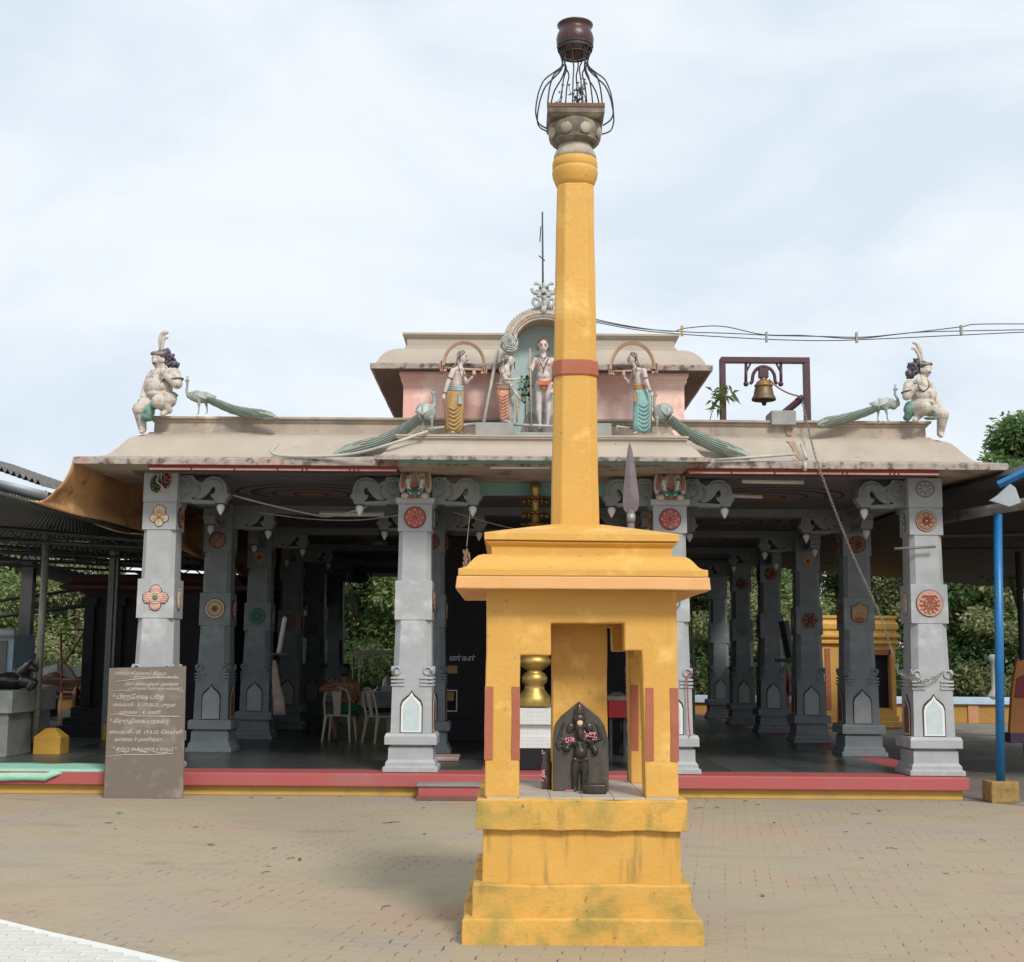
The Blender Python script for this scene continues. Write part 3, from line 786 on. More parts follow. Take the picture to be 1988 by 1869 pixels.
def figure_on_capital(parent):
    mb = MB()
    # two shield-like wings, a tall crowned body between, beaded garlands and a mask at the foot
    mb.mi = 0
    for s in (-1, 1):
        mb.ell((s * .145, -.05, .22), (.058, .075, .17), 12, 8, Matrix.Rotation(-s * .12, 3, 'Y'))
        mb.ell((s * .12, -.09, .02), (.06, .07, .045)); mb.ell((s * .075, -.10, .22), (.055, .07, .14), 12, 8)
    mb.ell((0, -.12, .24), (.045, .06, .13)); mb.lathe([(.035, 0), (.028, .06), (.018, .09), (.014, .14), (.0, .16)], (0, -.1, .33), 10)
    mb.mi = 1
    for s in (-1, 1): mb.ell((s * .15, -.10, .22), (.03, .04, .12), 10, 6, Matrix.Rotation(-s * .12, 3, 'Y'))
    mb.prism([(-.035, .17), (.035, .17), (.018, .30), (-.018, .30)], -.19, -.12)
    mb.mi = 4; mb.prism([(-.035, .12), (.035, .12), (0, .19)], -.2, -.12)
    mb.mi = 5; mb.cbox((-.085, -.15, .29), (.05, .04, .03)); mb.mi = 6; mb.cbox((.085, -.15, .235), (.05, .04, .05)); mb.mi = 1; mb.cbox((.08, -.15, .31), (.05, .04, .03)); mb.cbox((-.09, -.15, .245), (.045, .04, .02))
    mb.mi = 3
    for s in (-1, 1):
        for q in range(7): mb.ell((s * (.09 - .007 * q + .008 * (q % 2)), -.16, .21 - q * .027), (.022, .018, .017), 8, 5)
    mb.mi = 2
    for q in range(9): a = 3.5 + q * .32; mb.ell((.07 * math.cos(a), -.17, .10 + .05 * math.sin(a)), (.018, .016, .02), 8, 5)
    mb.mi = 1; mb.ell((0, -.16, .02), (.03, .025, .03))
    for s in (-1, 1): mb.tube([(s * (.03 + .02 * q), -.13, .005 + .012 * (q % 2)) for q in range(5)], .014, 6)
    return sub('carved_figure', mb.mesh('carved_figure', ['plaster', 'med_pinkbrown', 'med_teal', 'white', 'med_rust', 'outline', 'med_green']), parent, (0, -.16, zv(974)))


meds = {(0, 0): ('palmette', 'cross'), (1, 0): ('florets', None), (2, 0): ('florets', 'faded'), (3, 0): ('daisy', 'lotusring'),
        (0, 1): ('ball', 'rings'), (0, 2): ('sunflower', 'tealrings'), (0, 3): ('faded', 'pinkcarved'), (3, 1): ('brownflower', 'shield'), (3, 2): ('sunflower', 'star'), (3, 3): ('brownflower', None), (0, 4): ('faded', 'faded')}
rows = {0: NR, 1: 2, 2: 2, 3: NR}
PI2 = math.pi / 2
for i in range(4):
    for k in range(rows[i]):
        c = Vector((XL[i], D0 + DS * k, 0))
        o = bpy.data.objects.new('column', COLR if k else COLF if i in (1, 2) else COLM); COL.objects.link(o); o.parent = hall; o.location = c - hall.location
        md = o.modifiers.new('bevel', 'BEVEL'); md.width = .007; md.segments = 1; md.angle_limit = R(40)
        b, cc = meds.get((i, k), (('brownflower', 'faded') if k < 5 else (None, None)))
        far = k >= 4
        if b: sub('medallion', med_mesh(b), o, (0, -.213, zB))
        if cc: sub('medallion', med_mesh(cc), o, (0, -.232, zCm))
        if (i, k) == (0, 0): sub('bird_relief', med_mesh('bird'), o, (0, -.217, zA + .005), sc_=(.95, 1, .95))
        if (i, k) == (3, 0): sub('faded_relief', med_mesh('faded'), o, (0, -.214, zA), sc_=(1, .6, .9))
        # inner side faces
        s = 1 if i < 2 else -1
        if k < 4:
            rz = PI2 * s
            sub('medallion', med_mesh('leafpanel' if (i + k) % 2 else 'brownflower'), o, (s * .213, 0, zB), rz)
            sub('medallion', med_mesh(('goldpanel', 'pinkcarved', 'florets', 'goldpanel')[(i + 2 * k) % 4]), o, (s * .232, 0, zCm), rz)
            sub('niche_panel', NICHE_B, o, (s * .2535, 0, zN + .015), rz)
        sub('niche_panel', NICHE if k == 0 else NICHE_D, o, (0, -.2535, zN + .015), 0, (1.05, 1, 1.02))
        # brackets
        zt = ZC - .02
        BM = BRK
        for dx, dy, rz in ((1, 0, 0), (-1, 0, math.pi), (0, 1, PI2), (0, -1, -PI2)):
            if (i == 0 and dx == -1) or (i == 3 and dx == 1): continue
            if dy and (k == 0 and dy == -1): continue
            if k >= 4 and dy: continue
            q = sub('bracket', BM, o, (dx * .205, dy * .205, zt), rz)
        if i in (1, 2) and k == 0: figure_on_capital(o)

# ---------------------------------------------------------------- ceiling, beams
mb = MB()
mb.box(-4.75, 5.2, 17.4, 36.6, ZC, ZC + .10)
for x0, x1 in ((-4.75, -1.36), (2.12, 5.2)): mb.box(x0, x1, 16.42, 17.4, ZC, ZC + .10)
mb.obj('ceiling', 'ceil', hall)
mb = MB()
for x in XL: mb.box(x - .16, x + .16, 16.55, 36.5, ZC - .13, ZC - .003)
for k in range(1, NR): y = D0 + DS * k; mb.box(-4.24, 5.02, y - .15, y + .15, ZC - .13, ZC - .006)
mb.obj('ceiling_beams', 'grey_dark', hall)
mb = MB(); mb.box(-1.36, 2.12, 15.62, 17.38, 3.975, 3.99); mb.box(-1.36, 2.12, 17.39, 17.5, 3.79, 3.985)
mb.obj('porch_soffit', 'teal', hall)
YB = 15.92
for x0, x1 in ((at(287, 912, YB).x, -1.40), (2.13, at(1822, 912, YB).x)):
    zb = at(1560, 921.5, YB).z; zt = 3.98
    mb = MB(); mb.box(x0, x1, YB, YB + .1, zb, zt + .03)
    mb.mi = 1; x = x0 + .02; q = 0
    random.seed(11)
    while x < x1 - .1:
        w = random.choice((.03, .03, .03, .28, .35, .03, .03, .5))
        mb.box(x, min(x + w, x1), YB - .012, YB + .002, zb + .001, zb + .022); x += w + .022
    mb.mi = 2; mb.box(x0, x1, YB + .1, 16.42, zb + .05, zb + .08)
    mb.obj('red_beam', ['redbeam', 'cream', 'dkred'], hall)


def mandala(cx, cy, z, rr, cols):
    mb = MB(); mats = []
    for j, (r, n_) in enumerate(zip(rr, cols)):
        if n_ not in mats: mats.append(n_)
        mb.mi = mats.index(n_)
        mb.prism([(cx + r * math.cos(a * math.pi / 24), cy + r * math.sin(a * math.pi / 24) * .9) for a in range(48)], z - .003 * (j + 1), z - .0005, 'xy')
    mb.obj('ceiling_mandala', mats, hall)


mandala(.38, 16.5, 3.975, (.62, .56, .47, .30, .25, .15, .09, .05), ('outline', 'med_cream', 'med_gold', 'outline', 'white', 'med_teal', 'med_cream', 'outline'))
M['ceil_dim'] = mat('ceiling_faded_rose', (.22, .15, .15), (.16, .12, .13), 9, .8, 0)
for cx in (-2.8, 3.58):
    for k in range(3):
        mandala(cx, 18.4 + DS * k, ZC, (1.05, 1.0, .85, .78, .55, .50, .25, .2), ('outline', 'ceil_dim', 'outline', 'ceil', 'outline', 'ceil_dim', 'outline', 'med_pinkbrown'))
# ---------------------------------------------------------------- main roof
RX0, RX1, RY0, RY1 = -4.8, 5.50, 16.35, 36.6


def zz(v, off, u=250, y0=None): return at(u, v, (RY0 if y0 is None else y0) - off).z


lip = [(-.02, 4.10), (.1, 4.08), (.40, zz(900, .40)), (.45, zz(901, .45)), (.47, zz(901, .47))]
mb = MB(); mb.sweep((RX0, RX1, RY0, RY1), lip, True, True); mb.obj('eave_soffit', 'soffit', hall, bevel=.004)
mb = MB(); mb.sweep((RX0, RX1, RY0, RY1), [(.465, zz(902, .465)), (.5, zz(901.5, .5)), (.5, zz(889, .5)), (.47, zz(887.5, .47)), (.3, zz(886.5, .3))], False, False); mb.obj('eave_lip', 'lip', hall, bevel=.008, rough=(.25, .005, 2.5))
mb = MB(); mb.sweep((RX0, RX1, RY0, RY1), [(.3, zz(887, .3)), (.22, zz(885, .22)), (.17, zz(881, .17)), (.10, zz(870, .10)), (.045, zz(860, .045)), (0, zz(852, 0)), (-.05, zz(848, -.05)), (-.11, zz(845.5, -.11)), (-.2, zz(845, -.2) + .02)], False, True); mb.obj('curved_roof', 'roof', hall, rough=(.5, .004, 1.5))
zp0 = zz(846, -.2); zp1 = zz(810, -.28)
mb = MB(); mb.sweep((RX0, RX1, RY0, RY1), [(-.2, zp0), (-.2, zp0 + .045), (-.25, zp0 + .05), (-.25, zp1 - .075), (-.235, zp1 - .07), (-.215, zp1 - .045), (-.225, zp1 - .04), (-.19, zp1 - .03), (-.19, zp1)]); mb.obj('parapet', 'parapet', hall, bevel=.006, rough=(.3, .005, 2))
# rust runs below the bell lever: thin stains following the parapet and the curved roof
mb = MB()
for xa, prof in ((at(1530, 830, 16.5).x, [(-.19, zp1 - .02), (-.245, zp1 - .08), (-.245, zp0 + .06)]), (at(1540, 870, 16.2).x, [(-.02, zz(849, -.02)), (.0, zz(852, 0)), (.045, zz(860, .045)), (.10, zz(870, .10)), (.17, zz(881, .17)), (.22, zz(885, .22))])):
    n = len(prof)
    for i in range(n - 1):
        (o0, za_), (o1, zb_) = prof[i], prof[i + 1]; w0 = .045 * (1 - .5 * i / n); w1 = .045 * (1 - .5 * (i + 1) / n); x0_ = xa + .018 * i; x1_ = xa + .018 * (i + 1)
        mb.loops([[(x0_ - w0, RY0 - o0 - .012, za_ + .006), (x0_ + w0, RY0 - o0 - .012, za_ + .006), (x0_ + w0, RY0 - o0 + .01, za_), (x0_ - w0, RY0 - o0 + .01, za_)], [(x1_ - w1, RY0 - o1 - .012, zb_ + .006), (x1_ + w1, RY0 - o1 - .012, zb_ + .006), (x1_ + w1, RY0 - o1 + .01, zb_), (x1_ - w1, RY0 - o1 + .01, zb_)]], smooth=False)
M['ruststain'] = mat('rust_stain', (.36, .22, .145), (.42, .31, .24), 14, .85, .1); mb.obj('rust_stain', 'ruststain', hall)
# porch roof
PX0, PX1, PY0, PY1 = -1.37, 2.09, 15.82, 17.3


def zq(v, off, u=760): return at(u, v, PY0 - off).z


mb = MB(); mb.sweep((PX0, PX1, PY0, PY1), [(-.02, 4.01), (.2, zq(893, .22) + .04), (.22, zq(893, .22)), (.255, zq(893.5, .25)), (.27, zq(893, .27)), (.27, zq(885, .27)), (.2, zq(883.5, .2))], False, False); mb.obj('porch_lip', 'lip', hall, bevel=.006, rough=(.25, .004, 2.5))
mb = MB(); mb.sweep((PX0, PX1, PY0, PY1), [(.21, zq(884, .21)), (.17, zq(880, .17)), (.12, zq(870, .12)), (.07, zq(864, .07)), (.03, zq(861.5, .03)), (0, zq(861, 0)), (0, zq(853, 0)), (.012, zq(852, 0)), (.03, zq(850.5, .03)), (.03, zq(848.5, .03)), (.022, zq(848, .03)), (.04, zq(847, .04)), (.04, zq(843, .04))]); mb.obj('porch_roof', 'roof', hall, bevel=.005, rough=(.3, .003, 2))
ZP = zq(843, .04)
# ---------------------------------------------------------------- upper pavilion
mb = MB(); mb.sweep((-1.395, 2.19, 16.6, 21.5), [(0, 4.2), (0, 5.13), (.03, 5.15), (.03, 5.2), (.05, 5.22), (.05, 5.27)]); mb.obj('pavilion_wall', 'pink', hall, bevel=.006)
mb = MB()
EX0, EX1, EY0, EY1 = -1.3, 2.02, 16.85, 21.3


def ze(v, off, u=760): return at(u, v, EY0 - off).z


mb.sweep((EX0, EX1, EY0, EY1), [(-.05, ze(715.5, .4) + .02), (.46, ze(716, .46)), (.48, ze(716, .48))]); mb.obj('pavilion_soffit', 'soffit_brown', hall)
mb = MB(); mb.sweep((EX0, EX1, EY0, EY1), [(.47, ze(716.5, .47)), (.5, ze(716, .5)), (.5, ze(705.5, .5)), (.42, ze(704.5, .42))], False, False); mb.obj('pavilion_lip', 'lip', hall, bevel=.006, rough=(.25, .004, 2.5))
mb = MB(); mb.sweep((EX0, EX1, EY0, EY1), [(.43, ze(705, .43)), (.41, ze(699, .41)), (.38, ze(692, .38)), (.34, ze(686, .34)), (.29, ze(681, .29)), (.24, ze(678.5, .24)), (.18, ze(677, .18)), (.1, ze(677, .1)),
                                         (.1, ze(673, .1)), (.075, ze(672, .08)), (.075, ze(657, .08)), (.09, ze(656, .09)), (.115, ze(652, .11)), (.115, ze(650.5, .11)), (.13, ze(649.5, .13)), (.13, ze(645, .13))]); mb.obj('pavilion_roof', 'roof', hall, bevel=.006, rough=(.35, .004, 2))
# ---------------------------------------------------------------- arched niche on the pavilion front
NY = 15.98; kN = pxm(NY) * 1.01
cN = at(1055, 662, NY)


def ncp(u, v, Y=NY):
    p = at(u, v, Y); return p.x, p.z


bx0, bz0 = ncp(997, 832); bx1, _ = ncp(1113, 832)
arch_in = [(cN.x + 54 * kN * math.cos(a), cN.z + 46 * kN * math.sin(a)) for a in [math.pi * q / 20 for q in range(21)]]
mb = MB(); out = [(cN.x + 60 * kN, ZP)] + [(cN.x + 60 * kN * math.cos(a), cN.z + 52 * kN * math.sin(a)) for a in [math.pi * q / 20 for q in range(21)]] + [(cN.x - 60 * kN, ZP)]
mb.prism(out, 16.30, 16.40); mb.box(cN.x - 50 * kN, cN.x + 50 * kN, 16.41, 16.88, ZP, cN.z + 20 * kN); mb.obj('niche_backdrop', 'wallgrey', hall)
# painted tree and hills of the backdrop, laid flat on it
mb = MB(); random.seed(5)
for uc, vc in ((1020, 765), (1088, 765)):
    for q in range(60):
        a = random.random() * 6.28; r = 17 * random.random() ** .5
        x, z = ncp(uc + r * math.cos(a) * .9, vc - 12 + r * math.sin(a) * 1.7, 16.30)
        s_ = random.uniform(.008, .02); mb.mi = random.choice((0, 1)); t = random.random()
        mb.prism([(x + s_ * math.cos(t + q_ * 1.256), z + s_ * math.sin(t + q_ * 1.256)) for q_ in range(5)], 16.2965, 16.2995)
    mb.mi = 2; x, z = ncp(uc, 800, 16.30); mb.box(x - .008, x + .008, 16.297, 16.2995, ZP + .08, z + .25)
for uc in (1030, 1080, 1055):
    x, z = ncp(uc, 812, 16.30); mb.mi = 3
    mb.prism([(x - .16, ZP + .02), (x + .16, ZP + .02), (x + .07, z + .03), (x, z + .09), (x - .07, z + .02)], 16.2980 - (uc == 1055) * .001, 16.2998)
mb.obj('painted_tree', ['med_green', 'leafC', 'wood', 'concrete'], hall)
mb = MB(); mb.mi = 0
for s in (-1, 1):  # jambs
    x0, z1 = ncp(1055 + s * 57, 700); mb.box(min(x0, x0 + s * .17), max(x0, x0 + s * .17), NY + .02, 16.31, ZP, z1)
    mb.box(min(x0, x0 + s * .17) - .015, max(x0, x0 + s * .17) + .015, NY, 16.32, z1 - .03, z1 + .02)
    mb.box(min(x0, x0 + s * .15), max(x0, x0 + s * .15), NY + .03, 16.31, z1 + .02, z1 + .09)
mb.obj('niche_jamb', 'orn', hall, bevel=.005)
for s in (-1, 1):  # volutes
    mb = MB(); x0, z1 = ncp(1055 + s * 66, 668); mb.mi = 0
    mb.ell((x0, NY - .01, z1), (.115, .06, .125), 18, 8)
    for j in range(3):
        mb.tube([(x0 + (.112 - .0052 * q) * math.cos(1.5 + s * q * .42 + j * 2.1), NY - .045 - .002 * q, z1 + (.12 - .0054 * q) * math.sin(1.5 + s * q * .42 + j * 2.1)) for q in range(20)], [.013] * 14 + [.011, .01, .009, .008, .007, .006], 6)
    mb.obj('volute', 'orn', hall)
mb = MB()
for r, w, d, n_ in ((56, .018, .02, 0), (61, .022, .03, 1), (66, .018, .045, 0), (70, .02, .03, 1), (75, .016, .015, 0)):
    mb.mi = n_
    mb.tube([(cN.x + r * kN * math.cos(math.pi * q / 28), NY - d, cN.z + (r - 8.5) * kN * math.sin(math.pi * q / 28) - .02) for q in range(29)], w, 6)
for q in range(46):
    a = math.pi * (q + .5) / 46; mb.mi = q % 2
    mb.ell((cN.x + 77.5 * kN * math.cos(a), NY - .02, cN.z + 69.5 * kN * math.sin(a) - .02), .013, 6, 4)
    mb.ell((cN.x + 63.5 * kN * math.cos(a), NY - .05, cN.z + 55 * kN * math.sin(a) - .02), .010, 6, 4)
mb.loops([[(cN.x + rr * kN * math.cos(math.pi * q / 28), y, cN.z + (rr - 8.5) * kN * math.sin(math.pi * q / 28) - .02) for rr, y in ((55, NY + .0), (76, NY + .0), (76, 16.31), (55, 16.31))] for q in range(29)], True, True, False)
mb.obj('niche_arch', ['orn', 'orn_or'], hall)
mb = MB(); mb.mi = 0
cx = at(1055, 600, NY - .05)


def kp(x, y): return at((1350 + x * .2677) * .69852, (750 + y * .2677) * .69852, NY - .06)


for s in (-1, 1):
    def ks(x, y, s=s): return kp(603 + s * x, y)
    mb.tube(spline([ks(10, 420), ks(40, 330), ks(95, 300), ks(110, 350), ks(70, 385), ks(45, 350)], 4), .022, 7)
    mb.tube(spline([ks(10, 260), ks(60, 250), ks(110, 235), ks(125, 195)], 4), [.03] * 8 + [.022] * 5, 7)
    mb.tube(spline([ks(20, 200), ks(40, 165), ks(80, 140), ks(90, 160)], 4), .018, 7)
    mb.ell(ks(35, 190), (.022, .03, .032)); mb.ell(ks(60, 225), (.035, .03, .022)); mb.ell(ks(45, 275), (.04, .03, .022))
    mb.mi = 1; mb.ell(ks(34, 195) + Vector((0, -.03, 0)), (.011, .011, .014)); mb.mi = 0
mb.ell(kp(603, 235), (.05, .05, .05)); mb.ell(kp(603, 290), (.035, .04, .05)); mb.ell(kp(603, 415), (.04, .04, .05)); mb.ell(kp(603, 170), (.02, .03, .045)); mb.ell(kp(603, 340), (.02, .03, .05))
mb.mi = 1; mb.ell(kp(603, 262) + Vector((0, -.04, 0)), (.03, .014, .01))
mb.obj('lion_mask_crest', ['orn', 'outline'], hall)
p0 = at((1200 + 645 * .18727) * .69852, 905, 16.2)
mb = MB(); a_ = at((1200 + 645 * .18727) * .69852, 840, 15.8); b_ = at((1200 + 1213 * .18727) * .69852, (900 + 1470 * .18727) * .69852, 15.8)
mb.box(a_.x, b_.x, 15.8, 16.3, ZP, b_.z); mb.box(cN.x * 2 - b_.x, cN.x * 2 - a_.x, 15.8, 16.3, ZP, b_.z); ZBLK = b_.z
mb.box(b_.x, cN.x * 2 - b_.x, 15.85, 16.29, ZP, ZP + .045)
mb.obj('statue_plinth', 'concrete_lt', hall, bevel=.008)
# ---------------------------------------------------------------- dark sanctum at the back of the middle aisle
mb = MB(); y0 = D0 + 2 * DS - .1
mb.box(-1.5, -.35, y0, 36, ZF + .006, ZC - .14); mb.box(1.1, 2.27, y0, 36, ZF + .006, ZC - .14); mb.box(-.35, 1.1, y0 + .8, 36, ZF + .006, ZC - .14); mb.box(-.35, 1.1, y0, y0 + .8, 2.5, ZC - .14)
mb.box(-1.6, -.4, y0 - .25, y0, ZF + .006, .62); mb.box(1.15, 2.37, y0 - .25, y0, ZF + .006, .62)
mb.obj('sanctum', 'darkstone', hall, bevel=.01)


def text_mb(mb, s, size, pos, wt=0, depth=.002, align='LEFT', spacing=1.0, shear=0, M_=None):
    """lettering as mesh faces, standing in the XZ plane facing -Y"""
    cu = bpy.data.curves.new('t', 'FONT'); cu.body = s; cu.size = size; cu.extrude = depth; cu.align_x = align; cu.offset = wt; cu.space_character = spacing; cu.shear = shear; cu.resolution_u = 2
    o = bpy.data.objects.new('t', cu); COL.objects.link(o)
    dg = bpy.context.evaluated_depsgraph_get(); dg.update()
    me = bpy.data.meshes.new_from_object(o.evaluated_get(dg))
    vs = []
    for v in me.vertices:
        q = Vector((v.co.x, -v.co.z, v.co.y))
        if M_: q = M_ @ q
        vs.append(Vector(pos) + q)
    mb.add(vs, [list(p.vertices) for p in me.polygons], False)
    bpy.data.objects.remove(o); bpy.data.curves.remove(cu); bpy.data.meshes.remove(me)
    return mb


p = at(872, 1283, y0 - .006); mb = MB(); text_mb(mb, 'ண்கள்', .13, p, .001); mb.obj('wall_lettering', 'white', hall)
mb = MB(); a_ = at(868, 1308, y0); b_ = at(888, 1293, y0); mb.box(a_.x, b_.x, y0 - .02, y0 - .002, a_.z, b_.z); mb.obj('small_yellow_notice', 'med_gold', hall)
mb = MB(); a_ = at(862, 1382, y0); b_ = at(888, 1340, y0); mb.box(a_.x, b_.x, y0 - .02, y0 - .002, a_.z, b_.z); mb.mi = 1; mb.box(a_.x + .02, b_.x - .02, y0 - .024, y0 - .018, a_.z + .02, b_.z - .02); mb.mi = 2; mb.box(a_.x + .03, b_.x - .06, y0 - .027, y0 - .023, (a_.z + b_.z) / 2, b_.z - .04); mb.obj('framed_notice', ['white', 'black', 'med_gold'], hall)
# ================================================================== YELLOW PILLAR SHRINE
SY = 8.56; XC = at(1131.5, 1800, 7.87).x


def zs(v, Y, u=1131): return at(u, v, Y).z


shr = thing('pillar_shrine', 'bright yellow plastered shrine with stepped plinth, open posts and tall tapering pillar', 'shrine', (XC, SY, 0))
RC = (XC, XC, SY, SY)
z1 = zs(1785, 7.87); z2 = zs(1718, 7.925); z3 = zs(1612, 7.98); z4 = zs(1553, 7.94)
RG = (.09, .007, 3)
mb = MB(); mb.sweep(RC, [(.692, -.02), (.692, z1 - .01), (.68, z1)]); mb.obj('lower_plinth', 'yellow_mossy', shr, bevel=.012, rough=(.08, .012, 3))
mb = MB(); mb.sweep(RC, [(.637, z1 - .02), (.637, z2 - .01), (.628, z2)]); mb.obj('upper_plinth', 'yellow_mossy', shr, bevel=.012, rough=(.08, .011, 3))
mb = MB(); mb.sweep(RC, [(.581, z2 - .02), (.578, z3 + .01)]); mb.obj('dado', 'yellow_streaked', shr, bevel=.008, rough=(.09, .006, 3))
mb = MB(); mb.sweep(RC, [(.62, z3), (.62, z4 - .008), (.612, z4)]); mb.obj('base_slab', 'yellow_mossy', shr, bevel=.01, rough=(.07, .011, 4))
mb = MB()
for i in range(6):
    for j in range(6):
        x = XC - .56 + i * .187; y = SY - .59 + j * .197
        mb.box(x + .002, x + .185, y + .002, y + .195, z4 - .003, z4 + .009)
mb.obj('tile_floor', 'ftile', shr)
FY = 7.99; H = .572; TW = .195
zt_ = zs(1146, 7.81) + .02; zfl = z4 + .004


def fx(u, v): return at(u, v, FY).x


def fz(u, v): return at(u, v, FY).z


inner = [(fx(1008, 1553), zfl), (fx(1010, 1272), fz(1010, 1272)), (fx(1070, 1272), fz(1070, 1273)), (fx(1070, 1210), fz(1070, 1211)), (fx(1212, 1210), fz(1212, 1210)), (fx(1213, 1263), fz(1213, 1263)), (fx(1246, 1264), fz(1246, 1263)), (fx(1254, 1555), zfl)]
outer = [(XC + H, zfl), (XC + H, zt_), (XC - H, zt_), (XC - H, zfl)]
mb = MB(); mb.prism(inner + outer, FY, FY + TW); mb.obj('front_arch', 'yellow', shr, bevel=.01, rough=(.10, .005, 4))
mb = MB(); mb.prism(inner + outer, SY + H - TW, SY + H); mb.obj('back_arch', 'yellow', shr, bevel=.01, rough=(.12, .005, 4))
ya, yb = FY + TW + .001, SY + H - TW - .001
zst = fz(1070, 1273); ztp = fz(1070, 1211)
for s in (-1, 1):
    x0, x1 = sorted((XC + s * H * .999, XC + s * (H - TW)))
    mb = MB(); mb.prism([(ya, zst), (ya + .17, zst), (ya + .17, ztp), (yb - .17, ztp), (yb - .17, zst), (yb, zst), (yb, zt_ - .002), (ya, zt_ - .002)], x0, x1, 'yz'); mb.obj('side_lintel', 'yellow', shr, bevel=.006)
# red-brown painted corner chamfers of the posts
FA = [o for o in shr.children if o.name.startswith('front_arch')][0]; BA = [o for o in shr.children if o.name.startswith('back_arch')][0]
za, zb_ = fz(1000, 1476), fz(1000, 1334)
for (xa, xb) in ((XC - H, fx(1008, 1400)), (fx(1254, 1400), XC + H)):
    for yy, par in ((FY, FA), (SY + H - TW, BA)):
        for x, sx in ((xa, 1), (xb, -1)):
            w = .046
            for y0_, sy_ in ((yy, 1), (yy + TW, -1)):
                mb = MB(); mb.prism([(x - sx * .004, y0_ - sy_ * .004), (x + sx * w, y0_ - sy_ * .004), (x + sx * w, y0_ + sy_ * .01), (x + sx * .01, y0_ + sy_ * .012), (x + sx * .01, y0_ + sy_ * w), (x - sx * .004, y0_ + sy_ * w)], za, zb_, 'xy')
                mb.obj('red_brown_corner', 'redbrown', par, rough=(.05, .003, 9))


def zl(v, h): return at(1139, v, SY - h).z


mb = MB(); mb.sweep(RC, [(.60, zl(1145, .752) + .015), (.735, zl(1145, .752)), (.752, zl(1145, .752)), (.745, zl(1120, .745)), (.70, zl(1119, .745))]); mb.obj('eave_lip', 'peach', shr, bevel=.008, rough=(.12, .004, 3))
mb = MB(); mb.sweep(RC, [(.69, zl(1119, .738)), (.738, zl(1119, .738)), (.738, zl(1106, .738)), (.71, zl(1104, .71)), (.688, zl(1100, .69)), (.668, zl(1092, .67)), (.648, zl(1085, .65)), (.625, zl(1080.5, .62)), (.59, zl(1078.5, .59)), (.545, zl(1078, .56)),
                       (.548, zl(1062, .55)), (.56, zl(1060, .56)), (.575, zl(1055, .575)), (.575, zl(1053, .575)), (.562, zl(1052, .56)), (.566, zl(1051, .565)), (.588, zl(1050, .588)), (.588, zl(1036, .588)), (.57, zl(1035, .57)), (.155, zl(1022, .16) + .01)], True, True)
mb.obj('roof', 'yellow', shr, bevel=.006, rough=(.16, .004, 3))
PXC = at(1126, 1400, 8.39).x
mb = MB(); mb.sweep((PXC, PXC, SY, SY), [(.172, z4), (.170, zt_ + .05)]); mb.obj('inner_pillar', 'yellow', shr, bevel=.01, rough=(.1, .004, 4))
PU = at(1118, 1000, 8.41).x


def zt(v): return at(1112, v, SY).z


def zfp(v): return at(1112, v, SY - .14).z


zr = zl(1022, .16); zb0 = zfp(352)
Lp = []
for i in range(13):
    t = i / 12; z = zr - .02 + (zb0 - zr + .02) * t; h = .152 + (.121 - .152) * t
    Lp.append(chsq(PU, SY, h, .058 - .006 * t, z))
mb = MB(); mb.loops(Lp, smooth=False); mb.obj('pillar_shaft', 'yellow', shr, bevel=.008, rough=(.16, .004, 2))
mb = MB(); h = .146; mb.loops([chsq(PU, SY, h + .001, .058, zfp(728)), chsq(PU, SY, h + .004, .058, zfp(726)), chsq(PU, SY, h + .002, .058, zfp(700)), chsq(PU, SY, h - .002, .058, zfp(698))], smooth=False); mb.obj('red_brown_band', 'redbrown', shr, rough=(.05, .003, 8))
mb = MB(); c = (PU, SY, 0)
mb.lathe([(.118, zt(368)), (.136, zt(358)), (.150, zt(347)), (.156, zt(338)), (.153, zt(333)), (.146, zt(331.5)), (.150, zt(330)), (.153, zt(328)), (.153, zt(320)), (.146, zt(313))], c, 28); mb.obj('round_collar', 'yellow', shr, rough=(.1, .003, 4))
mb = MB(); mb.lathe([(.146, zt(313.5)), (.143, zt(306)), (.130, zt(297)), (.115, zt(291)), (.113, zt(280))], c, 24); mb.obj('neck', 'stone_bulb', shr)
mb = MB(); mb.lathe([(.113, zt(287)), (.14, zt(284)), (.158, zt(280)), (.162, zt(277)), (.152, zt(275)), (.170, zt(270)), (.182, zt(260)), (.184, zt(252)), (.172, zt(243))], c, 24)
for q in range(8):
    a = q * math.pi / 4 + math.pi / 8; cc = Vector((PU + .165 * math.cos(a), SY + .165 * math.sin(a), zt(262)))
    mb.mi = 1; mb.ell(cc, (.047, .02, .052), 10, 6, Matrix.Rotation(a + PI2, 3, 'Z'))
    mb.mi = 0; mb.tube([cc + Matrix.Rotation(a + PI2, 3, 'Z') @ Vector((.056 * math.cos(t * .39), .014, .062 * math.sin(t * .39) - .005)) for t in range(-1, 10)], .009, 6)
mb.obj('lotus_capital', ['stone_weather', 'stone_bulb'], shr)
mb = MB(); mb.sweep((PU, PU, SY, SY), [(.17, zt(246)), (.188, zt(240)), (.188, zt(231))]); mb.mi = 1; mb.sweep((PU, PU, SY, SY), [(.19, zt(231)), (.19, zt(222))]); mb.obj('abacus', ['stone_weather', 'rustplate'], shr, bevel=.006)
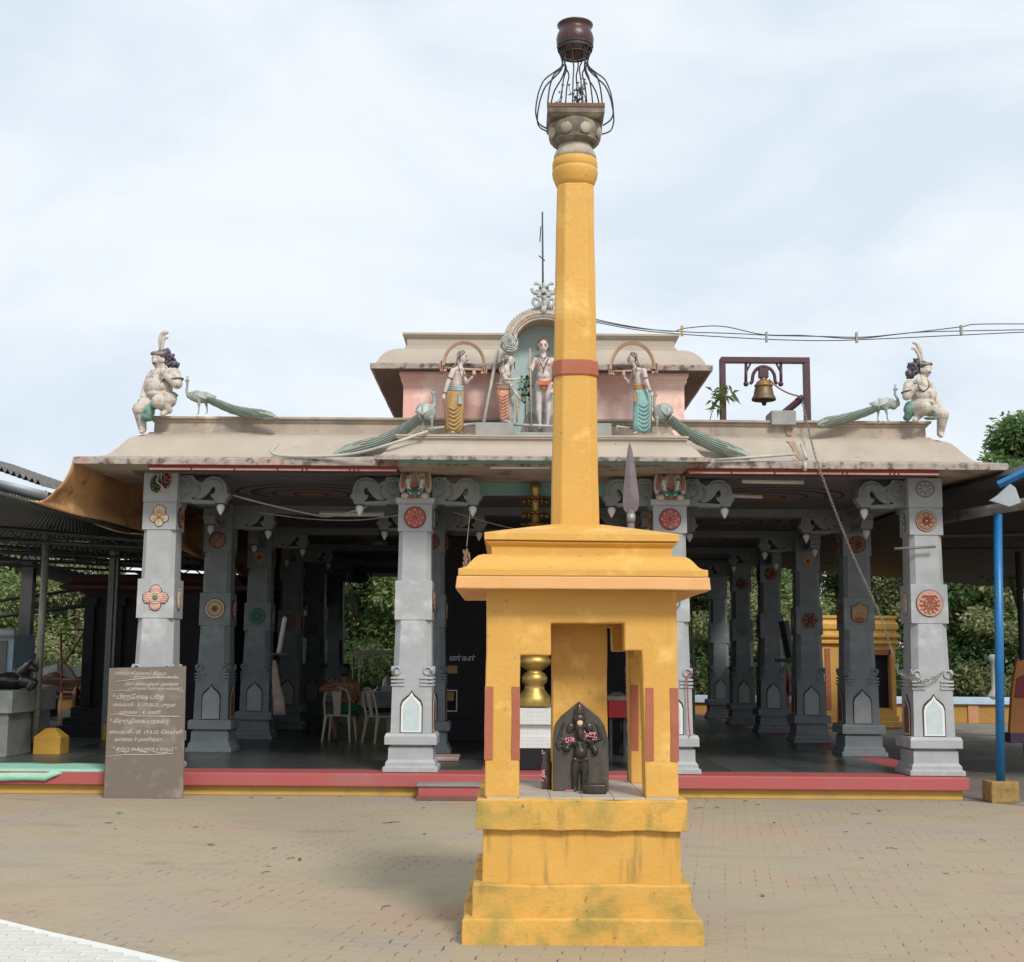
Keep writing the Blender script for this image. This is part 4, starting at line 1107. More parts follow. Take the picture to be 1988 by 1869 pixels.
# iron cage and pot
cg = thing('iron_cage', 'black iron rod cage bulging above the capital of the yellow pillar', 'cage', (PU, SY, zt(222)))
for sd in (0, math.pi):
    for q, (da, v0, bul) in enumerate(((-.75, 238, .235), (-.28, 250, .262), (.22, 256, .272), (.7, 244, .245))):
        a = sd + da; rp = [(.186 / max(abs(math.cos(da)), .72), v0), (bul * .92, v0 - 8), (bul, 231), (bul, 215), (bul * .97, 200), (bul * .92, 184), (bul * .79, 162), (bul * .55, 146), (.10, 134), (.088, 123), (.097, 109), (.115, 97), (.118, 91)]
        mb = MB(); mb.tube(spline([(PU + r * math.cos(a), SY + r * math.sin(a), zt(v)) for r, v in rp], 3), .0052, 6); mb.obj('rod', 'iron', cg)
for q, (x, y) in enumerate(((-.10, -.05), (-.065, .06), (-.02, -.08), (.02, .07), (.045, -.06), (.085, .03), (.12, -.04))):
    a = math.atan2(y, x); rp = [(x, y, 223), (x * .95, y, 195), (x * .8, y * .9, 160), (x * .6, y * .9, 140), (.085 * math.cos(a), .085 * math.sin(a), 124), (.097 * math.cos(a), .097 * math.sin(a), 108), (.117 * math.cos(a), .117 * math.sin(a), 92)]
    mb = MB(); mb.tube(spline([(PU + X_, SY + Y_, zt(v)) for X_, Y_, v in rp], 3), .0052, 6); mb.obj('rod', 'iron', cg)
mb = MB()
for v, r in ((92, .118), (108, .095)): mb.tube([(PU + r * math.cos(t * .2618), SY + r * math.sin(t * .2618), zt(v)) for t in range(24)], .008, 6, closed=True)
mb.lathe([(.119, zt(99)), (.122, zt(87)), (.115, zt(87))], c, 24, cap0=False, cap1=False); mb.obj('ring', 'iron', cg)
mb = MB(); mb.lathe([(.02, zt(114)), (.06, zt(112)), (.090, zt(105)), (.113, zt(96)), (.126, zt(85)), (.128, zt(77)), (.120, zt(68)), (.108, zt(63)), (.106, zt(59)), (.112, zt(55)), (.121, zt(52)), (.123, zt(50)), (.115, zt(49)), (.10, zt(54)), (.10, zt(70))], (0, 0, 0), 32, cap1=True)
mb.v = [p + Vector((PU, SY, 0)) for p in mb.v]
mb.single('brazier_pot', ['pot'], 'dark reddish round pot with flared rim held on top of the iron cage', 'pot')
mb = MB(); random.seed(21)
for q in range(9):
    a = random.random() * 6.28; r = .07; p = Vector((PU + r * math.cos(a), SY + r * math.sin(a), zt(223)))
    pts = [p]
    for s_ in range(6): p = p + Vector((random.uniform(-.03, .03), random.uniform(-.02, .02), random.uniform(.015, .06))); pts.append(p)
    mb.mi = 0; mb.tube(pts, .0022, 4)
    mb.mi = 1
    for p_ in pts[1:]:
        for _ in range(3): mb.ell(p_ + Vector((random.uniform(-.015, .015), random.uniform(-.015, .015), 0)), (.009, .003, .004), 5, 4, Matrix.Rotation(random.random() * 3, 3, 'Y'))
mb.single('wild_sprig', ['iron', 'dryleaf'], 'dry reddish sprigs growing up through the iron cage', 'weed')
# ------------------------------------------------ carved stone slab
GK = .17652 * .69852 * 8.25 / F_PX


def G(x, y, d=0): return at((1500 + x * .17652) * .69852, (1900 + y * .17652) * .69852, 8.375 - d)


g = thing('carved_deity_slab', 'black oiled stone relief of an elephant-headed deity on the yellow inner pillar', 'carved slab', G(640, 1700))
mb = MB(); P = [G(x, y) for x, y in ((215, 1697), (205, 900), (255, 620), (340, 510), (620, 282), (925, 525), (1010, 650), (1080, 900), (1085, 1697))]
mb.prism([(p.x, p.z) for p in P], 8.352, 8.386); mb.obj('back_slab', 'ganesh_slab', g, bevel=.006)
mb = MB()


def gl(pts, rs, d=.03): mb.chain([G(x, y, d if not isinstance(d, list) else d[i]) for i, (x, y) in enumerate(pts)], [r * GK for r in rs])


mb.lathe([(.0, .075), (.008, .06), (.014, .045), (.028, .035), (.03, .02), (.034, .0)], G(625, 480, .035), 12)
mb.ell(G(625, 560, .03), (105 * GK, .04, 115 * GK), 14, 10); mb.ell(G(625, 690, .035), (80 * GK, .038, 90 * GK), 12, 8)
mb.ell(G(628, 440, .03), (72 * GK, .03, 40 * GK)); mb.ell(G(628, 500, .03), (85 * GK, .034, 60 * GK))
for s in (-1, 1): mb.ell(G(628 + s * 150, 710, .02), (70 * GK, .014, 95 * GK), 12, 8, Matrix.Rotation(-s * .3, 3, 'Y'))
gl([(628, 720), (640, 800), (655, 860), (710, 890), (780, 915), (830, 960)], [50, 45, 42, 38, 36, 30], [.05, .06, .06, .055, .05, .04])
mb.ell(G(645, 980, .025), (115 * GK, .04, 130 * GK), 14, 10); mb.ell(G(645, 1090, .035), (110 * GK, .05, 120 * GK), 14, 10); mb.ell(G(640, 1200, .025), (130 * GK, .035, 70 * GK))
gl([(580, 1220), (560, 1380), (560, 1500), (555, 1640)], [72, 66, 58, 46]); gl([(700, 1220), (710, 1380), (705, 1500), (700, 1640)], [72, 66, 58, 46])
gl([(550, 1680), (520, 1690)], [35, 28], .05); gl([(700, 1670), (720, 1680)], [35, 28], .05)
gl([(530, 930), (440, 960), (390, 1000), (440, 1010)], [52, 45, 42, 45]); mb.ell(G(430, 1020, .035), (62 * GK, .03, 62 * GK))
gl([(760, 930), (850, 1000), (880, 1090), (860, 1050)], [52, 48, 45, 40]); mb.ell(G(870, 1060, .03), (55 * GK, .03, 75 * GK))
gl([(540, 900), (400, 900), (310, 880), (330, 760), (370, 660), (390, 590)], [42, 36, 34, 30, 26, 16], .02)
gl([(750, 890), (900, 900), (960, 870), (940, 760), (900, 660), (870, 590)], [42, 36, 34, 30, 26, 16], .02)
gl([(290, 870), (270, 950), (300, 1040)], [30, 40, 34], .02); gl([(990, 800), (1030, 900), (990, 1020)], [18, 26, 22], .015)
for a in range(4): gl([(290 + 40 * a, 930), (280 + 40 * a, 1010)], [14, 12], .03)
gl([(560, 870), (600, 950), (640, 1000), (690, 950), (730, 880)], [14, 14, 14, 14, 14], .068); gl([(620, 1000), (630, 1060)], [12, 10], .07)
for y in (1190,): gl([(530, y), (640, y + 35), (760, y)], [18, 20, 18], .055)
remesh(mb, 'deity_body', 'ganesh', g, .0045, 2)
mb = MB(); mb.ell(G(635, 625, .068), (48 * GK, .006, 42 * GK)); mb.ell(G(630, 365, .05), (10 * GK, .006, 26 * GK)); mb.obj('sandal_paste_mark', 'paste', g)
random.seed(8)
mb = MB()
for cx_, cy_, n_ in ((480, 890, 26), (790, 820, 34), (520, 1695, 12)):
    for _ in range(n_):
        p = G(cx_ + random.gauss(0, 45), cy_ + random.gauss(0, 28 if cy_ < 1500 else 6), random.uniform(.035, .062))
        mb.ell(p, (.008, .003, .0045), 6, 4, Matrix.Rotation(random.random() * 3, 3, 'Y'))
mb.obj('pink_petals', 'flower', g)
mb = MB(); c1 = G(865, 1740, .16)
mb.loops([[(c1.x + w * .075 * math.copysign(abs(math.cos(t)) ** .45, math.cos(t)), c1.y + w * .05 * math.copysign(abs(math.sin(t)) ** .45, math.sin(t)), c1.z + z) for t in [q * math.pi / 12 for q in range(24)]] for w, z in ((.92, -.030), (1, -.02), (1.05, .018), (1.03, .026), (.86, .026), (.84, .004))], smooth=True)
mb.v = [p + Vector((0, 0, z4 + .009 - min(q.z for q in mb.v))) for p in mb.v]
mb.single('stone_trough', ['ganesh'], 'small dark stone trough on the tiled shelf before the carved deity', 'trough')


def G2(x, y, d=0): return at((1500 + x * .17652) * .69852, (1900 + y * .17652) * .69852, 8.5 - d)


g2 = thing('leaning_carving', 'small worn brown stone carving with pink petals at the left side of the inner pillar', 'carving', G2(110, 1690))
mb = MB(); mb.ell(G2(110, 1180, .0), (.026, .04, .05)); mb.ell(G2(110, 1330, 0), (.034, .045, .07)); mb.chain([G2(95, 1450), G2(90, 1640)], [.03, .026]); mb.chain([G2(140, 1450), G2(140, 1640)], [.028, .024]); mb.ell(G2(110, 1560, 0), (.03, .05, .07)); mb.box(G2(40, 0).x, G2(175, 0).x, 8.46, 8.56, z4 + .009, z4 + .03)
remesh(mb, 'figure', 'ganesh_slab', g2, .007, 2)
mb = MB()
for _ in range(22): mb.ell(G2(60 + random.gauss(0, 14), random.choice((1080, 1400, 1450, 1500)) + random.gauss(0, 25), .04), (.006, .004, .006), 6, 4)
mb.obj('pink_petals', 'flower', g2)

# ================================================================== ROOF STATUES


def TF(x0, y0, a, Y):
    def f(x, y, d=0): return at((x0 + x * a) * .69852, (y0 + y * a) * .69852, Y - d)
    f.k = a * .69852 * (Y * .991 + .35) / F_PX
    return f


def kavadi_man(f, s, label, cloth, sash, pts, Y):
    """s=+1 faces right, -1 faces left"""
    k = f.k; t = thing('kavadi_bearer_statue', label, 'statue', f(*pts['base']), 'kavadi bearer statues beside the roof niche')
    mb = MB(); P_ = pts

    def ch(names, rs, ds):
        mb.chain([f(*P_[n], d) for n, d in zip(names, ds)], [r * k for r in rs])
    hx, hy = P_['head']
    mb.ell(f(hx, hy, 0), (72 * k, 70 * k, 92 * k), 14, 10); mb.ell(f(hx + s * 20, hy + 48, 0), (46 * k, 50 * k, 44 * k))
    mb.chain([f(hx + s * 60, hy - 12), f(hx + s * 86, hy + 20)], [10 * k, 14 * k])
    mb.ell(f(hx + s * 58, hy + 42), (14 * k, 20 * k, 9 * k)); mb.ell(f(hx + s * 50, hy + 78), (20 * k, 22 * k, 16 * k)); mb.ell(f(hx + s * 55, hy - 28), (14 * k, 40 * k, 10 * k))
    mb.chain([f(hx, hy + 50), f(*P_['neck'])], [38 * k, 42 * k])
    mb.ell(f(*P_['chest']), (92 * k, 78 * k, 100 * k), 14, 10); mb.ell(f(P_['chest'][0], P_['chest'][1] - 55), (95 * k, 100 * k, 50 * k), 14, 8)
    mb.chain([f(*P_['chest']), f(*P_['waist'])], [82 * k, 84 * k])
    mb.chain([f(*P_['sh1'], .10), f(*P_['el1'], .12), f(*P_['wr1'], .12)], [46 * k, 36 * k, 25 * k])
    mb.ell(f(*P_['ha1'], .12), (30 * k, 22 * k, 42 * k)); mb.chain([f(*P_['ha1'], .12), f(P_['ha1'][0] + s * 15, P_['ha1'][1] + 70, .12)], [20 * k, 8 * k])
    mb.chain([f(*P_['sh2'], -.10), f(*P_['el2'], -.08), f(*P_['wr2'], -.02)], [44 * k, 34 * k, 24 * k]); mb.ell(f(*P_['ha2'], 0), (36 * k, 30 * k, 34 * k))
    for q in range(4): mb.chain([f(P_['ha2'][0] - 25 + q * 15, P_['ha2'][1] - 20, .02), f(P_['ha2'][0] - 20 + q * 15, P_['ha2'][1] - 55, .03)], [9 * k, 7 * k], 6)
    mb.chain([f(P_['fl'][0] - 60, P_['fl'][1], .03), f(P_['fl'][0] - 60 + s * 60, P_['fl'][1] + 5, .1)], [26 * k, 18 * k]); mb.chain([f(P_['fl'][0] + 60, P_['fl'][1], -.03), f(P_['fl'][0] + 60 + s * 50, P_['fl'][1] + 5, .04)], [26 * k, 18 * k])
    mb.chain([f(*P_['neck']), f(P_['chest'][0], P_['chest'][1] - 40)], [42 * k, 60 * k])
    for sx in (-1, 1): mb.chain([f(*P_['waist']), f(P_['fl'][0] + sx * 60, P_['fl'][1] - 60, -sx * .03), f(P_['fl'][0] + sx * 60, P_['fl'][1], -sx * .03)], [60 * k, 36 * k, 28 * k])
    remesh(mb, 'body', 'skinwhite', t, .011, 2)
    # wrapped lower cloth with folds
    L = []; n = 28
    for i, (cx_, w, y) in enumerate(P_['skirt']):
        ring = []
        for j in range(n):
            a = 2 * math.pi * j / n
            fold = 1 + (.02 + .05 * i / len(P_['skirt'])) * math.sin(a * 9 + i * .7)
            p = f(cx_ + w * math.cos(a) * fold, y + 10 * math.sin(a * 3 + i), math.sin(a) * w * k * .72 * fold); ring.append(p)
        L.append(ring)
    mb = MB(); mb.loops(L, smooth=True); mb.obj('lower_cloth', cloth, t)
    mb = MB()
    for q, (pa, pb, r) in enumerate(P_['folds']):
        mb.tube(spline([f(*pa, .72 * P_['skirt'][2][1] * k), f((pa[0] + pb[0]) / 2, max(pa[1], pb[1]) + 45, .8 * P_['skirt'][3][1] * k), f(*pb, .70 * P_['skirt'][2][1] * k)], 5), r * k, 6)
    mb.obj('cloth_fold', cloth, t)
    mb = MB(); w = P_['waist']
    for dy, r in ((0, 15), (26, 14), (50, 13)):
        mb.tube([f(w[0] + 98 * math.cos(a), w[1] + 25 + dy + 10 * math.sin(a + 1), 86 * k * math.sin(a)) for a in [q * math.pi / 9 for q in range(18)]], r * k, 6, closed=True)
    e = P_['tail']; mb.loops([[f(e[0] + dx * ww, e[1] + yy, .1 + dd) for dx, dd in ((-1, 0), (-.3, .015), (.3, .0), (1, .012), (1, -.01), (-1, -.01))] for ww, yy in ((14, 0), (26, 60), (34, 130), (38, 185))], smooth=False)
    mb.obj('waist_sash', sash, t)
    mb = MB(); mb.ell(f(hx - s * 20, hy - 34, 0), (72 * k, 78 * k, 76 * k), 14, 8)
    for q in range(11):
        d_ = -.055 + .011 * q
        mb.tube(spline([f(hx + s * 22, hy - 100 + abs(q - 5) * 4, d_ * .6), f(hx - s * 44, hy - 80, d_), f(hx - s * 74, hy - 10, d_ * 1.1), f(hx - s * 90, hy + 60, d_ * 1.1), f(hx - s * (120 + 10 * (q % 2)), hy + 118, d_), f(hx - s * (140 + 12 * (q % 3)), hy + 150, d_)], 4), [13 * k] * 12 + [11 * k] * 6 + [6 * k] * 3, 6)
    mb.obj('wavy_hair', 'hair_grey', t)
    mb = MB(); mb.ell(f(hx + s * 50, hy - 10, .047), (11 * k, 5 * k, 6 * k)); mb.chain([f(hx + s * 30, hy - 30, .052), f(hx + s * 60, hy - 28, .035)], [3.5 * k, 3 * k], 6); mb.chain([f(hx + s * 74, hy + 38, .02), f(hx + s * 48, hy + 44, .044)], [6.5 * k, 4 * k], 6)
    mb.ell(f(hx + s * 62, hy + 33, .0), (8 * k, 20 * k, 5 * k)); mb.obj('painted_face', 'eye', t)
    mb = MB(); c_ = P_['chest']; mb.tube(spline([f(P_['neck'][0] - s * 20, P_['neck'][1], .07), f(c_[0] + s * 30, c_[1] + 10, .10), f(c_[0] + s * 62, c_[1] + 85, .07), f(c_[0] + s * 78, c_[1] + 10, .04), f(P_['neck'][0] + s * 40, P_['neck'][1] + 10, 0)], 5), 6.5 * k, 6)
    for A, B, rr in (('sh1', 'el1', 44), ('el1', 'wr1', 30)):
        a_ = f(*P_[A], .115); b_ = f(*P_[B], .12); tt = .62 if rr == 44 else .92; m_ = a_.lerp(b_, tt); dr = (b_ - a_).normalized(); u_ = dr.cross(Vector((0, 1, 0))).normalized(); w_ = dr.cross(u_)
        mb.tube([m_ + (u_ * math.cos(x) + w_ * math.sin(x)) * rr * k for x in [q * .6283 for q in range(10)]], 7 * k, 6, closed=True)
    mb.obj('beads_and_armlets', 'garland', t)
    # staff
    mb = MB(); mb.tube([f(P_['ha1'][0] + s * 0, P_['ha1'][1] + 20, .13), f(*P_['staff'], .16)], 7 * k, 6); mb.obj('staff', 'rustplate', t)
    # kavadi: arch band, carrying bar, end plates and bells
    kv = MB(); cx_, cy_, rx_, ry_ = P_['arch']; kv.mi = 0; n = 26
    ring = []
    for q in range(n + 1):
        a = math.pi * q / n; r_o, r_i = 1.03, .90
        ring.append([f(cx_ + rx_ * r_o * math.cos(a), cy_ - ry_ * r_o * math.sin(a), .05), f(cx_ + rx_ * r_i * math.cos(a), cy_ - ry_ * r_i * math.sin(a), .03), f(cx_ + rx_ * .92 * math.cos(a), cy_ - ry_ * .92 * math.sin(a), -.24), f(cx_ + rx_ * math.cos(a), cy_ - ry_ * math.sin(a), -.24)])
    kv.loops(ring, smooth=False); kv.obj('arch_band', 'kavadi', t)
    kv = MB(); kv.loops([[f(cx_ + rx_ * .905 * math.cos(a), cy_ - ry_ * .905 * math.sin(a), .04), f(cx_ + rx_ * .885 * math.cos(a), cy_ - ry_ * .885 * math.sin(a), .04), f(cx_ + rx_ * .885 * math.cos(a), cy_ - ry_ * .885 * math.sin(a), -.235), f(cx_ + rx_ * .905 * math.cos(a), cy_ - ry_ * .905 * math.sin(a), -.235)] for a in [math.pi * (q + .5) / 26 for q in range(26)]], smooth=False); kv.obj('arch_lining', 'kavadi_in', t)
    kv = MB(); (xa, ya_), (xb, yb_) = P_['bar']; kv.tube([f(xa, ya_, -.02), f((xa + xb) / 2, (ya_ + yb_) / 2 + 5, 0), f(xb, yb_, -.02)], 19 * k, 8)
    for x, y in ((xa + 50, ya_ + 35), (xb - 50, yb_ + 35)): kv.lathe([(.0, -30 * k), (34 * k, -28 * k), (26 * k, 0), (14 * k, 18 * k), (0, 22 * k)], f(x, y, 0), 10)
    kv.obj('carrying_bar', 'kavadi', t)
    for x, y in P_['bar']:
        kv = MB(); c_ = f(x, y - 10, -.06); kv.box(c_.x - 22 * k, c_.x + 22 * k, c_.y - .09, c_.y + .09, c_.z - 85 * k, c_.z + 80 * k); kv.mi = 1; kv.box(c_.x - 12 * k, c_.x + 12 * k, c_.y - .094, c_.y - .085, c_.z - 70 * k, c_.z + 65 * k); kv.obj('end_plate', ['kavadi', 'kavadi_in'], t, bevel=.005)
    return t


SYT = 15.95
fA = TF(1200, 900, .18727, SYT)
kavadi_man(fA, 1, 'plaster man facing right in gold lower cloth, shoulder arch, left of the roof niche', 'gold_cloth', 'sash_blue',
           dict(base=(340, 1625), head=(462, 505), neck=(420, 620), chest=(395, 740), waist=(365, 905), sh1=(320, 700), el1=(240, 885), wr1=(190, 1040), ha1=(178, 1095), sh2=(455, 720), el2=(515, 890), wr2=(600, 800), ha2=(628, 740), fl=(330, 1610),
                skirt=((360, 112, 990), (350, 128, 1060), (345, 135, 1200), (340, 135, 1380), (335, 132, 1520), (335, 130, 1612)), folds=[((250, 1230 + q * 60), (430, 1180 + q * 62), 13) for q in range(6)], tail=(420, 1010), staff=(215, 1610), arch=(478, 620, 315, 350), bar=((148, 655), (800, 690))), SYT)
fB = TF(1680, 930, .1712, SYT)
kavadi_man(fB, -1, 'plaster man facing left in turquoise lower cloth, shoulder arch, right of the yellow pillar', 'turq_cloth', 'sash_red',
           dict(base=(600, 1605), head=(450, 395), neck=(500, 510), chest=(540, 640), waist=(575, 800), sh1=(640, 590), el1=(690, 790), wr1=(750, 935), ha1=(770, 985), sh2=(470, 620), el2=(400, 800), wr2=(330, 710), ha2=(312, 650), fl=(600, 1595),
                skirt=((590, 118, 890), (600, 135, 960), (605, 145, 1100), (605, 145, 1300), (608, 148, 1460), (608, 148, 1595)), folds=[((560, 1130 + q * 66), (735, 1080 + q * 70), 13) for q in range(7)], tail=(500, 905), staff=(762, 1600), arch=(455, 560, 365, 440), bar=((88, 605), (838, 575))), SYT)

# central standing deity statue in the niche
fD = TF(1200, 900, .18727, 16.08); k = fD.k
t = thing('niche_deity_statue', 'pale standing statue with bead necklace and orange loincloth inside the arched roof niche', 'statue', fD(1655, 1560))
mb = MB()


def C(pts, rs, ds=None, n=10): mb.chain([fD(x, y, (ds[i] if ds else 0)) for i, (x, y) in enumerate(pts)], [r * k for r in rs], n)


mb.ell(fD(1655, 315), (74 * k, 80 * k, 92 * k), 14, 10); mb.ell(fD(1655, 385, .02), (55 * k, 60 * k, 50 * k)); mb.chain([fD(1655, 320, 82 * k), fD(1655, 355, 92 * k)], [9 * k, 13 * k]); mb.ell(fD(1655, 408, 62 * k), (22 * k, 16 * k, 10 * k))
for s in (-1, 1): mb.ell(fD(1655 + s * 78, 340), (14 * k, 18 * k, 42 * k))
C([(1655, 420), (1660, 490)], [42, 46]); mb.ell(fD(1660, 560, .01), (135 * k, 82 * k, 80 * k), 16, 10); mb.ell(fD(1660, 650), (108 * k, 78 * k, 100 * k), 14, 10); mb.ell(fD(1660, 780, .015), (104 * k, 82 * k, 80 * k), 14, 10); mb.ell(fD(1665, 870), (125 * k, 82 * k, 75 * k), 14, 10)
for s in (-1, 1):
    mb.ell(fD(1660 + s * 62, 590, .05), (52 * k, 35 * k, 40 * k))
    C([(1665 + s * 70, 900), (1660 + s * 70, 1050), (1660 + s * 72, 1190), (1662 + s * 76, 1290), (1662 + s * 58, 1480), (1662 + s * 50, 1530)], [70, 62, 48, 50, 26, 26])
    C([(1662 + s * 50, 1535), (1662 + s * 62, 1548)], [26, 22], [.0, .12])
C([(1540, 545), (1490, 660), (1478, 700)], [46, 36, 30], [0, .02, .08]); C([(1485, 710), (1450, 660)], [28, 24], [.08, .16]); mb.ell(fD(1450, 655, .16), (30 * k, 26 * k, 34 * k))
for q in range(4): C([(1435 + q * 5, 635 + q * 14), (1475, 640 + q * 14)], [9, 8], [.2, .21], 6)
C([(1785, 545), (1840, 700), (1850, 830), (1810, 980)], [46, 38, 30, 24], [0, 0, 0, .1]); mb.ell(fD(1795, 1010, .11), (36 * k, 20 * k, 40 * k))
for q in range(4): C([(1790, 985 + q * 16), (1745, 990 + q * 17)], [9, 7], [.13, .14], 6)
remesh(mb, 'body', 'skinwhite', t, .011, 2)
mb = MB(); mb.tube(spline([fD(1545, 835, .05), fD(1600, 850, .1), fD(1665, 862, .105), fD(1740, 850, .1), fD(1790, 820, .05)], 4), 12 * k, 6)
mb.loops([[fD(1665 + s_ * w, y, d) for s_, d in ((-1, .088), (1, .088), (1, .12), (-1, .12))] for w, y in ((82, 850), (88, 880), (74, 915))], smooth=False); mb.loops([[fD(1665 + s_ * w, y, d) for s_, d in ((-1, .05), (1, .05), (1, .098), (-1, .098))] for w, y in ((60, 905), (30, 950), (8, 975))], smooth=False)
mb.obj('loincloth', 'orange_cloth', t, bevel=.004)
mb = MB()
for X0_, X1_, yb, n_ in ((1570, 1745, 680, 22),):
    for q in range(n_ + 1):
        tt = q / n_; x = X0_ + (X1_ - X0_) * tt; y = 480 + (yb - 480) * (1 - abs(2 * tt - 1)) ** .9
        mb.ell(fD(x, y, .10), 10 * k, 6, 4)
mb.ell(fD(1660, 710, .1), (14 * k, 10 * k, 20 * k)); mb.tube(spline([fD(1600, 470, .06), fD(1660, 520, .1), fD(1720, 470, .06)], 4), 8 * k, 6); mb.obj('bead_necklace', 'garland', t)
mb = MB(); mb.ell(fD(1655, 288, -.015), (84 * k, 84 * k, 82 * k), 14, 8)
for s in (-1, 1): mb.chain([fD(1655 + s * 80, 300, .01), fD(1655 + s * 82, 400, .0)], [16 * k, 9 * k])
mb.obj('hair_cap', 'med_brown', t)
mb = MB()
for s in (-1, 1): mb.ell(fD(1655 + s * 32, 325, 76 * k), (15 * k, 5 * k, 6 * k)); mb.chain([fD(1655 + s * 14, 305, 80 * k), fD(1655 + s * 50, 300, 70 * k)], [4 * k, 3 * k], 6)
mb.chain([fD(1632, 385, 74 * k), fD(1678, 385, 74 * k)], [5 * k, 5 * k], 6); mb.chain([fD(1668, 790, 88 * k), fD(1669, 792, 88 * k)], [8 * k, 8 * k], 6); mb.obj('painted_face', 'eye', t)
mb = MB(); mb.tube([fD(1457, 370, .2), fD(1482, 1575, .2)], 12 * k, 8); mb.obj('staff', 'kavadi', t)

# female figure on the block beside the niche
fC = TF(1200, 900, .18727, 15.93); k = fC.k
t = thing('attendant_statue', 'plaster figure in orange patterned skirt holding a staff, on block left of niche', 'statue', fC(1090, 1470))
mb = MB()


def C2(pts, rs, ds=None, n=10): mb.chain([fC(x, y, (ds[i] if ds else 0)) for i, (x, y) in enumerate(pts)], [r * k for r in rs], n)


mb.ell(fC(1160, 550), (58 * k, 58 * k, 75 * k), 14, 10); mb.ell(fC(1180, 595), (36 * k, 42 * k, 36 * k)); C2([(1208, 545), (1224, 570)], [9, 10]); C2([(1140, 600), (1110, 660)], [38, 42])
C2([(1090, 700), (1075, 800), (1060, 900)], [76, 66, 72]); mb.ell(fC(1130, 760), (48 * k, 60 * k, 45 * k)); mb.ell(fC(1060, 960), (92 * k, 82 * k, 60 * k))
C2([(1050, 700), (1095, 830), (1200, 835), (1300, 815)], [38, 28, 22, 16], [.09, .1, .1, .08]); mb.ell(fC(1310, 808, .08), (30 * k, 14 * k, 18 * k))
C2([(1080, 720), (1140, 880), (1210, 990), (1290, 1090)], [36, 28, 24, 20], [-.08, -.05, .02, .06]); mb.ell(fC(1298, 1105, .06), (28 * k, 24 * k, 30 * k))
C2([(1060, 1445), (1150, 1455)], [26, 18], [.03, .08]); C2([(1060, 1448), (1130, 1460)], [24, 18], [-.05, -.02])
C2([(1060, 960), (1062, 1400), (1062, 1446)], [60, 34, 26], [0, .03, .03]); C2([(1060, 960), (1064, 1400), (1062, 1448)], [60, 34, 26], [0, -.05, -.05])
remesh(mb, 'body', 'plaster', t, .011, 2)
L = []
for i, (cx_, w, y) in enumerate(((1055, 88, 955), (1050, 96, 1030), (1060, 80, 1200), (1075, 72, 1340), (1080, 74, 1440))):
    L.append([fC(cx_ + w * math.cos(a) * (1 + .06 * math.sin(a * 8 + i)), y + 12 * math.sin(2 * a), w * k * .8 * math.sin(a)) for a in [q * math.pi / 12 for q in range(24)]])
mb = MB(); mb.loops(L, smooth=True)
for q in range(8): mb.tube(spline([fC(985 + q * 4, 1040 + q * 48, .06), fC(1050, 1080 + q * 48, .115 - q * .003), fC(1125, 1030 + q * 48, .06)], 4), 11 * k, 6)
mb.obj('patterned_skirt', 'red_cloth', t)
mb = MB(); mb.ell(fC(1118, 530), (56 * k, 62 * k, 66 * k), 14, 8); mb.ell(fC(1060, 545), (42 * k, 42 * k, 44 * k)); mb.chain([fC(1060, 590), fC(1050, 660)], [24 * k, 12 * k]); mb.obj('hair_bun', 'hair_grey', t)
mb = MB()
for y in (890, 925, 950): mb.tube([fC(1060 + 98 * math.cos(a), y + 12 * math.sin(a), 86 * k * math.sin(a)) for a in [q * math.pi / 8 for q in range(16)]], 10 * k, 6, closed=True)
mb.tube([fC(1050 + 48 * math.cos(a), 690 + 45 * math.sin(a), .12) for a in [q * math.pi / 6 for q in range(12)]], 8 * k, 6, closed=True); mb.obj('waist_band', 'kavadi', t)
mb = MB(); mb.tube([fC(1270, 1110, .07), fC(1262, 1465, .07)], 12 * k, 7); mb.tube([fC(1245, 1232, .07), fC(1305, 1240, .07)], 9 * k, 6); mb.ell(fC(1200, 540, .04), (8 * k, 4 * k, 4 * k)); mb.obj('staff', 'gold_cloth', t)


